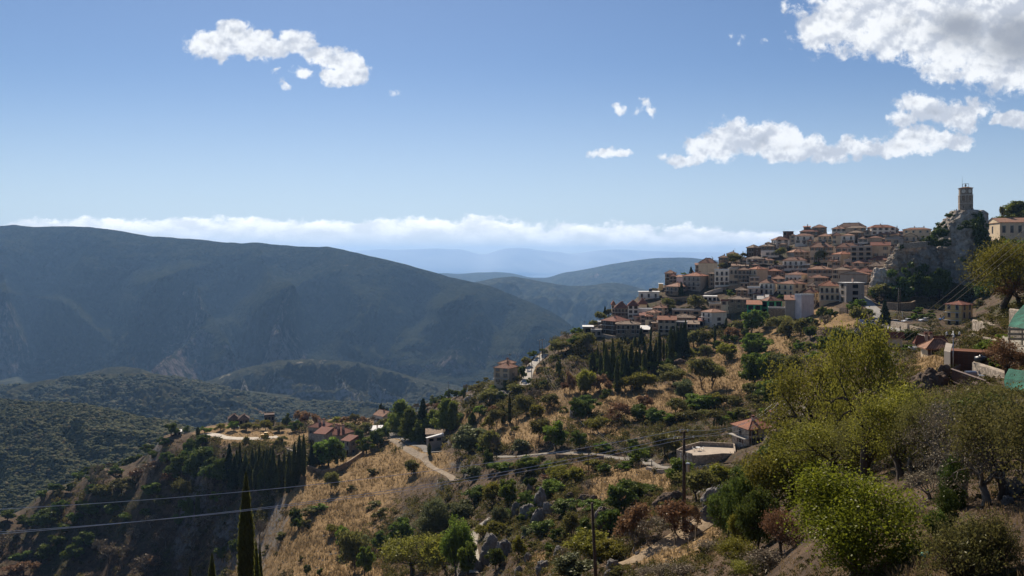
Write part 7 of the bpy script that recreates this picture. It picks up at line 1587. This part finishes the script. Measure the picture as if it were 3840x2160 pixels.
def scatter_layer(key, n, seed, lo=.02, hi=1.0, xr=None, thin=None):
    px, tt, X, D, Z = LAYERS[key]; r = np.random.default_rng(seed); a = r.random(n*3)*(len(px)-2); t0 = np.searchsorted(tt, lo); t1 = np.searchsorted(tt, hi)-1; b = t0+r.random(n*3)*(t1-t0-1)
    i = a.astype(int); j = b.astype(int); fx = a-i; fy = b-j
    g = lambda G: (G[j, i]*(1-fx)+G[j, i+1]*fx)*(1-fy)+(G[j+1, i]*(1-fx)+G[j+1, i+1]*fx)*fy
    x, y, z = g(X), g(D), g(Z); ok = fbm2(x/60, y/60, 4, seed)+.35 > (thin or -1)*1.0
    P = np.stack([x, y, z], 1)[ok][:n]; return P
WD = wood_mat('woodland_crowns', (.032, .042, .016), (.088, .086, .032), (.13, .10, .045))
blob_crowns('woodland', scatter_layer('wooded_hill', 15000, 5, .0, 1.0), 3.1, WD, 5, 2)
px_, tt_, X_, D_, Z_ = LAYERS['hill']
blob_crowns('woodland', scatter_layer('hill', 20000, 6, .1, 1.0, thin=.25), 5.2, wood_mat('scrub_crowns', (.034, .042, .018), (.075, .078, .035), (.12, .1, .05)), 6, 1)
# scrub and grass tussocks on the near hillside
r = np.random.default_rng(77)
def scatter_ground(n, ylo, yhi, seed, dlim=(8, 480), pxr=(-10, 1034)):
    r = np.random.default_rng(seed); px = pxr[0]+r.random(n)*(pxr[1]-pxr[0]); py = ylo+r.random(n)*(yhi-ylo); out = []
    ZZ = HY-GZ/GD*F
    i = ((px-PX[0])/2).astype(int)
    cols = ZZ[:, i]; ok = (cols <= py[None, :]) & (DD[:, None] > 5.0); j = ok.argmax(0); has = ok.any(0)
    D = DD[j]; y0 = cols[np.maximum(j-1, 0), np.arange(n)]; y1 = cols[j, np.arange(n)]; f = np.clip((y0-py)/(y0-y1+1e-9), 0, 1); D = DD[np.maximum(j-1, 0)]*(1-f)+D*f
    m = has & (D > dlim[0]) & (D < dlim[1]); px = px[m]; D = D[m]; x = (px-512)/F*D
    return np.stack([x, D, gzv(x, D)], 1), px, py[m]
def off_road(P, margin=.6):
    k = np.ones(len(P), bool)
    for (nm, Q, wd, zo) in ROADS:
        for q in Q[::2]: k &= ((P[:, 0]-q[0])**2+(P[:, 1]-q[1])**2) > (wd/2+margin)**2
    return k
def density(px, py, L):
    d = np.zeros(len(px))
    for a, b, rx, ry, s in L: d = np.maximum(d, s*np.exp(-(((px-a)/rx)**2+((py-b)/ry)**2)*.8))
    return d
P, px, py = scatter_ground(110000, 330, 580, 3, (9, 430))
dd_ = density(px, py, DRY); keep = (r.random(len(P)) < .10+.85*dd_) & off_road(P); P = P[keep]; px = px[keep]; dd_ = dd_[keep]
D = P[:, 1]; n = len(P); h = np.clip(D*.0042, .16, .95)*(.5+.9*r.random(n)); Vs = []
for k_ in range(3):
    a = r.random(n)*6.28; wv2 = h*.16; dx = np.cos(a); dy_ = np.sin(a); ox = r.normal(size=n)*h*.35; oy = r.normal(size=n)*h*.35; lx = r.normal(size=n)*h*.45; ly = r.normal(size=n)*h*.3
    Vs.append(np.stack([np.stack([P[:, 0]+ox-dx*wv2, D+oy-dy_*wv2, P[:, 2]-.05], 1), np.stack([P[:, 0]+ox+dx*wv2, D+oy+dy_*wv2, P[:, 2]-.05], 1), np.stack([P[:, 0]+ox+lx, D+oy+ly, P[:, 2]+h], 1)], 1))
V = np.concatenate(Vs).reshape(-1, 3); me = new_mesh('dry_grass', V, np.arange(len(V)).reshape(-1, 3), [LM['dead']])
STR = leaf_mat('straw', (.17, .12, .06), (.34, .25, .13), .3, .1); me.materials[0] = STR; vattr(me, 'tone', np.repeat(np.tile(np.clip(.25+.5*r.random(n)+.3*dd_, 0, 1), 3), 3))
o = link('dry_grass', me); o['kind'] = 'stuff'
P, px, py = scatter_ground(26000, 270, 580, 8, (10, 560)); nz_ = fbm2(P[:, 0]/18, P[:, 1]/18, 4, 12); k = (nz_ > -.02) & (density(px, py, DRY) < .42) & off_road(P, 1) & ((px < 560) | (py > 340) | (px > 850)) & ((px > 235) | (r.random(len(P)) < .3)); P = P[k]; n = len(P)
h = np.clip(P[:, 1]*.0055, .12, 1.5)*(.4+.8*r.random(n)); idx = np.repeat(np.arange(n), 22); e = r.normal(size=(len(idx), 3)); e /= np.linalg.norm(e, axis=1)[:, None]; e[:, 2] = np.abs(e[:, 2])
Q = P[idx]+e*(h[idx]*.75*r.random(len(idx))**.4)[:, None]; sz = (h[idx]*.3)[:, None]
a = r.normal(size=Q.shape); a /= np.linalg.norm(a, axis=1)[:, None]; b_ = r.normal(size=Q.shape); b_ -= a*(a*b_).sum(1)[:, None]; b_ /= np.linalg.norm(b_, axis=1)[:, None]
V = np.stack([Q-a*sz*.7, Q+b_*sz*.5, Q+a*sz*.7, Q-b_*sz*.5], 1).reshape(-1, 3); me = new_mesh('low_scrub', V, np.arange(len(V)).reshape(-1, 4), [leaf_mat('scrub_leaves', (.048, .05, .018), (.16, .14, .052), .3, .2, (.16, .10, .055))])
tn = r.random(n); vattr(me, 'tone', np.repeat(np.clip(tn[idx]+.2*(r.random(len(idx))-.5), 0, 1), 4)); o = link('low_scrub', me); o['kind'] = 'stuff'
def bushes(name, P, h, per, material, r):
    n = len(P); idx = np.repeat(np.arange(n), per); e = r.normal(size=(len(idx), 3)); e /= np.linalg.norm(e, axis=1)[:, None]; e[:, 2] = np.abs(e[:, 2])
    lob = r.normal(size=(n, 5, 3))*(.38, .38, .22); lob[:, :, 2] = np.abs(lob[:, :, 2]); k_ = r.integers(0, 5, len(idx))
    Q = P[idx]+(lob[idx, k_]+e*(.45*r.random(len(idx))**.4)[:, None])*h[idx][:, None]; sz = (h[idx]*.15)[:, None]
    a = r.normal(size=Q.shape); a /= np.linalg.norm(a, axis=1)[:, None]; b_ = r.normal(size=Q.shape); b_ -= a*(a*b_).sum(1)[:, None]; b_ /= np.linalg.norm(b_, axis=1)[:, None]
    V = np.stack([Q-a*sz*.7, Q+b_*sz*.5, Q+a*sz*.7, Q-b_*sz*.5], 1).reshape(-1, 3); me = new_mesh(name, V, np.arange(len(V)).reshape(-1, 4), [material])
    tn = r.random(n)*.8; vattr(me, 'tone', np.repeat(np.clip(tn[idx]+.3*(r.random(len(idx))-.3), 0, 1), 4)); o = link(name, me); o['kind'] = 'stuff'; return o
LUSH = [(600, 350, 40, 20, 1), (650, 345, 60, 16, .8), (700, 420, 60, 20, 1), (755, 415, 30, 30, 1), (650, 425, 40, 14, .7), (490, 505, 60, 30, 1), (540, 520, 50, 30, .9), (440, 545, 30, 25, 1), (600, 530, 40, 25, .8), (560, 475, 60, 10, .8), (480, 450, 50, 14, .7), (500, 410, 60, 16, .8), (550, 385, 40, 16, .8), (640, 375, 30, 14, .5), (720, 335, 40, 10, .9), (790, 345, 30, 20, .8), (830, 340, 20, 12, .8), (880, 285, 30, 14, .9), (330, 425, 60, 6, .8), (395, 425, 40, 10, .8), (230, 455, 60, 20, .9), (180, 470, 40, 20, .6), (700, 470, 30, 12, .5), (470, 390, 60, 10, .8)]
P, px, py = scatter_ground(30000, 275, 580, 28, (45, 560)); lush = density(px, py, LUSH); nz_ = fbm2(P[:, 0]/30, P[:, 1]/30, 4, 42)
vil = (px > 585) & (py < 345-(px-585)*.12) & (px < 900)
k = (nz_+.35*r.random(len(P))+lush*.5 > .24) & ((density(px, py, DRY) < .45) | ((lush > .75) & (density(px, py, DRY) < .75))) & off_road(P, 1.5) & ~vil & ((px > 240) | (r.random(len(P)) < .25)); P = P[k]; P = P[:5200]; n = len(P)
bushes('brushwood', P, np.clip(P[:, 1]*.008, .5, 3.0)*(.4+1.0*r.random(n)), 90, leaf_mat('brush_leaves', (.055, .058, .018), (.21, .19, .058), .45, .2, (.24, .16, .06)), r)
P, px, py = scatter_ground(9000, 400, 580, 18, (8, 260)); n = len(P); k = off_road(P, .2); P = P[k]; n = len(P)
bv = np.array([(1, 0, 0), (-1, 0, 0), (0, 1, 0), (0, -1, 0), (0, 0, .7), (0, 0, -.7), (.6, .6, .3), (-.6, .5, .2)]); bf = np.array([(0, 6, 4), (6, 2, 4), (2, 7, 4), (7, 1, 4), (1, 3, 4), (3, 0, 4), (0, 5, 6), (6, 5, 2), (2, 5, 7), (7, 5, 1), (1, 5, 3), (3, 5, 0)])
s = np.clip(P[:, 1]*.0014, .03, .35)*(.4+1.3*r.random(n)**3); V = bv[None]*s[:, None, None]*(1+.5*(r.random((n, 8, 1))-.5))+P[:, None, :]
o = link('loose_stones', new_mesh('loose_stones', V.reshape(-1, 3), (bf[None]+np.arange(n)[:, None, None]*8).reshape(-1, 3), [BOUL])); o['kind'] = 'stuff'
# pale flat stones, like hives and rubble on the spur
for q in range(0): pass
# ============================================================ one description for each plant and boulder
LMARK = [(430, 440, 'under the pines by the road fork'), (332, 445, 'beside the big stone guesthouse'), (268, 432, 'near the yellow digger'), (232, 427, 'on the brow behind the gravel road'), (290, 470, 'in the dark grove left of the guesthouse'), (240, 478, 'in the dark grove below the gravel road'),
    (385, 425, 'on the spur left of the pines'), (408, 415, 'by the white house on the spur'), (340, 520, 'on the golden field'), (290, 560, 'low on the golden field'), (395, 480, 'beside the dirt road'), (60, 520, 'on the shaded lower left slope'), (140, 470, 'on the left brow of the shaded slope'), (180, 520, 'in the middle of the shaded slope'), (120, 555, 'at the bottom of the shaded slope'), (20, 560, 'in the bottom left corner'), (200, 555, 'at the foot of the shaded slope'), (190, 455, 'below the brow of the shaded slope'),
    (505, 375, 'around the light brown villa'), (470, 395, 'on the ridge left of the light brown villa'), (540, 360, 'beside the pale road'), (530, 400, 'below the light brown villa'), (480, 430, 'above the lane in mid slope'), (540, 440, 'above the bend of the lane'), (560, 395, 'below the pale road'), (580, 360, 'left of the cypress wood'), (575, 335, 'at the left tip of the village'),
    (610, 360, 'in the left cypress wood'), (640, 350, 'in the middle cypress wood'), (672, 345, 'in the right cypress wood'), (640, 380, 'below the cypress wood'), (600, 410, 'on the terraces above the lane'), (620, 440, 'above the small golden field'), (650, 415, 'on the grassy terrace'), (700, 375, 'on the dry slope in mid picture'), (700, 340, 'below the tall white and yellowish house'), (690, 410, 'above the paved terrace'), (725, 395, 'in the thicket above the villa'), (735, 350, 'below the green unfinished house'), (755, 330, 'at the foot of the green unfinished house'), (765, 380, 'on the slope right of centre'),
    (790, 335, 'below the pale mauve block'), (790, 365, 'right of the dry slope'), (830, 320, 'around the golden verge'), (845, 345, 'behind the tall yellowing tree'), (870, 310, 'beside the village road'), (905, 318, 'by the yellow house yard'), (905, 345, 'around the red brown roofs'), (915, 275, 'at the foot of the crag'), (905, 290, 'in the hollow below the crag'), (945, 232, 'on the left flank of the crag'), (980, 230, 'on the right flank of the crag'), (1000, 240, 'in the long hedge below the school'), (1000, 262, 'in the dark bank under the hedge'), (1000, 290, 'at the right edge below the hedge'), (945, 250, 'clinging to the face of the crag'),
    (480, 500, 'in the green gully below the lane'), (515, 500, 'around the grey crag in mid slope'), (470, 545, 'left of the stony footpath'), (500, 545, 'right of the stony footpath'), (530, 550, 'in the lower middle thicket'), (440, 550, 'at the bottom left of the gully'), (420, 560, 'at the foot of the golden field'), (560, 480, 'left of the small golden field'), (580, 500, 'below the small golden field'), (610, 520, 'in the hollow left of the farm track'), (640, 530, 'above the farm track'), (590, 560, 'by the leaning bare pole'), (670, 500, 'left of the tall power pole'), (690, 480, 'behind the tall power pole'), (640, 470, 'beside the lane bend'), (700, 555, 'below the farm track'), (730, 480, 'on the rocks right of the power pole'),
    (740, 520, 'in the dark clump right of the track'), (760, 560, 'left of the bright yellow green tree'), (790, 470, 'in the dark bank below the villa'), (830, 450, 'among the big yellowing trees'), (880, 450, 'under the tall yellowing tree'), (930, 480, 'on the dim slope below the deck'), (960, 420, 'directly below the deck'), (990, 480, 'at the right edge of the near slope'), (960, 560, 'in the bottom right corner'), (1000, 350, 'around the green netting'), (930, 380, 'beside the concrete pier')]
KN = {'oak': ('dark evergreen tree', 'dark evergreen trees'), 'green': ('green leafy tree', 'green leafy trees'), 'grey': ('grey green olive tree', 'grey green olive trees'), 'bright': ('yellow green tree', 'yellow green trees'), 'olive': ('dusty olive tree', 'dusty olive trees'), 'autumn': ('yellowing autumn tree', 'yellowing autumn trees'), 'russet': ('rusty leaved tree', 'rusty leaved trees'), 'bare': ('bare twiggy tree', 'bare twiggy trees'),
      'cypress': ('slim dark cypress', 'slim dark cypresses'), 'fir': ('dark layered fir', 'dark layered firs'), 'pine': ('lit green pine', 'lit green pines'), 'shrub': ('round evergreen shrub', 'round evergreen shrubs'), 'scrub': ('low dusty bush', 'low dusty bushes'), 'ivy': ('dark ivy mass', 'dark ivy masses'), 'hedge': ('clipped green bush', 'clipped green bushes'), 'dry_shrub': ('dry brown leafless shrub', 'dry brown leafless shrubs'), 'broom': ('wiry broom shrub', 'wiry broom shrubs'),
      'rockk': ('grey boulder', 'grey boulders'), 'browncrag': ('brown rock', 'brown rocks')}
ORD = ['leftmost', 'second', 'third', 'fourth', 'fifth', 'sixth', 'seventh', 'eighth', 'ninth', 'tenth', 'eleventh', 'twelfth', 'thirteenth', 'fourteenth', 'fifteenth', 'sixteenth', 'seventeenth', 'eighteenth']
from collections import defaultdict
G_ = defaultdict(list)
for e, kind, px, py, hp in PLANTS:
    if 'label' in e.keys(): continue
    if kind in KN: z = min(LMARK, key=lambda q: (q[0]-px)**2+((q[1]-(py-min(hp, 30)*.4))*1.3)**2)[2]; G_[(kind, z)].append((px, hp, e))
for (kind, z), L in G_.items():
    L.sort(key=lambda q: q[0]); one, manyn = KN[kind]; n = len(L)
    if n == 1: L[0][2]['label'] = '%s %s' % (one, z); continue
    if n == 2:
        for (px, hp, e), w_ in zip(L, ('left', 'right')): e['label'] = '%s one of two %s %s' % (w_, manyn, z)
    else:
        for i, (px, hp, e) in enumerate(L):
            o_ = ORD[i] if i < len(ORD) and i < n-1 else ('rightmost' if i == n-1 else '%dth' % (i+1))
            e['label'] = ('%s of the %s %s' % (o_, manyn, z)) if o_ in ('leftmost', 'rightmost') else '%s from left of %s %s' % (o_, manyn, z)
    for _, _, e in L: e['group'] = '%s %s' % (manyn, z)
HZ = [(660, 290, 'at the left end of the village'), (720, 275, 'above the long stone wall'), (780, 235, 'high on the left skyline'), (740, 255, 'in the upper left village'), (775, 280, 'in the centre of the village'), (820, 240, 'near the top of the village'), (850, 235, 'on the village skyline'), (890, 235, 'at the right end of the skyline'), (870, 265, 'in the right half of the village'), (840, 290, 'at the right foot of the village'), (610, 320, 'at the left tip of the village'), (700, 320, 'at the foot of the village')]
G2 = defaultdict(list)
for root, px, py, wd in HOUSES:
    if 'auto' in root.keys():
        del root['auto']; z = min(HZ, key=lambda q: (q[0]-px)**2+((q[1]-py)*1.5)**2)[2]; G2[root['label']+' '+z].append((px, root))
    root['group'] = 'houses of the hillside village' if root.name.startswith('village_house') else None or 'outlying buildings'
for lb, L in G2.items():
    L.sort(key=lambda q: q[0])
    if len(L) == 1: L[0][1]['label'] = lb
    else:
        for i, (px, e) in enumerate(L): e['label'] = ('%s, %s' % (lb, ('left', 'right')[i] if len(L) == 2 else ORD[i]+' from left'))
# words kept within limits, no accidental repeats
seen = {}
for o in bpy.data.objects:
    if o.parent is None and 'label' in o.keys():
        s = o['label']
        if s in seen and 'fence stake' not in s: print('DUP', s)
        seen[s] = 1
        if not 4 <= len(s.split()) <= 16: print('LEN', len(s.split()), s)
print('counts', len(PLANTS), len(HOUSES), len(bpy.data.objects))
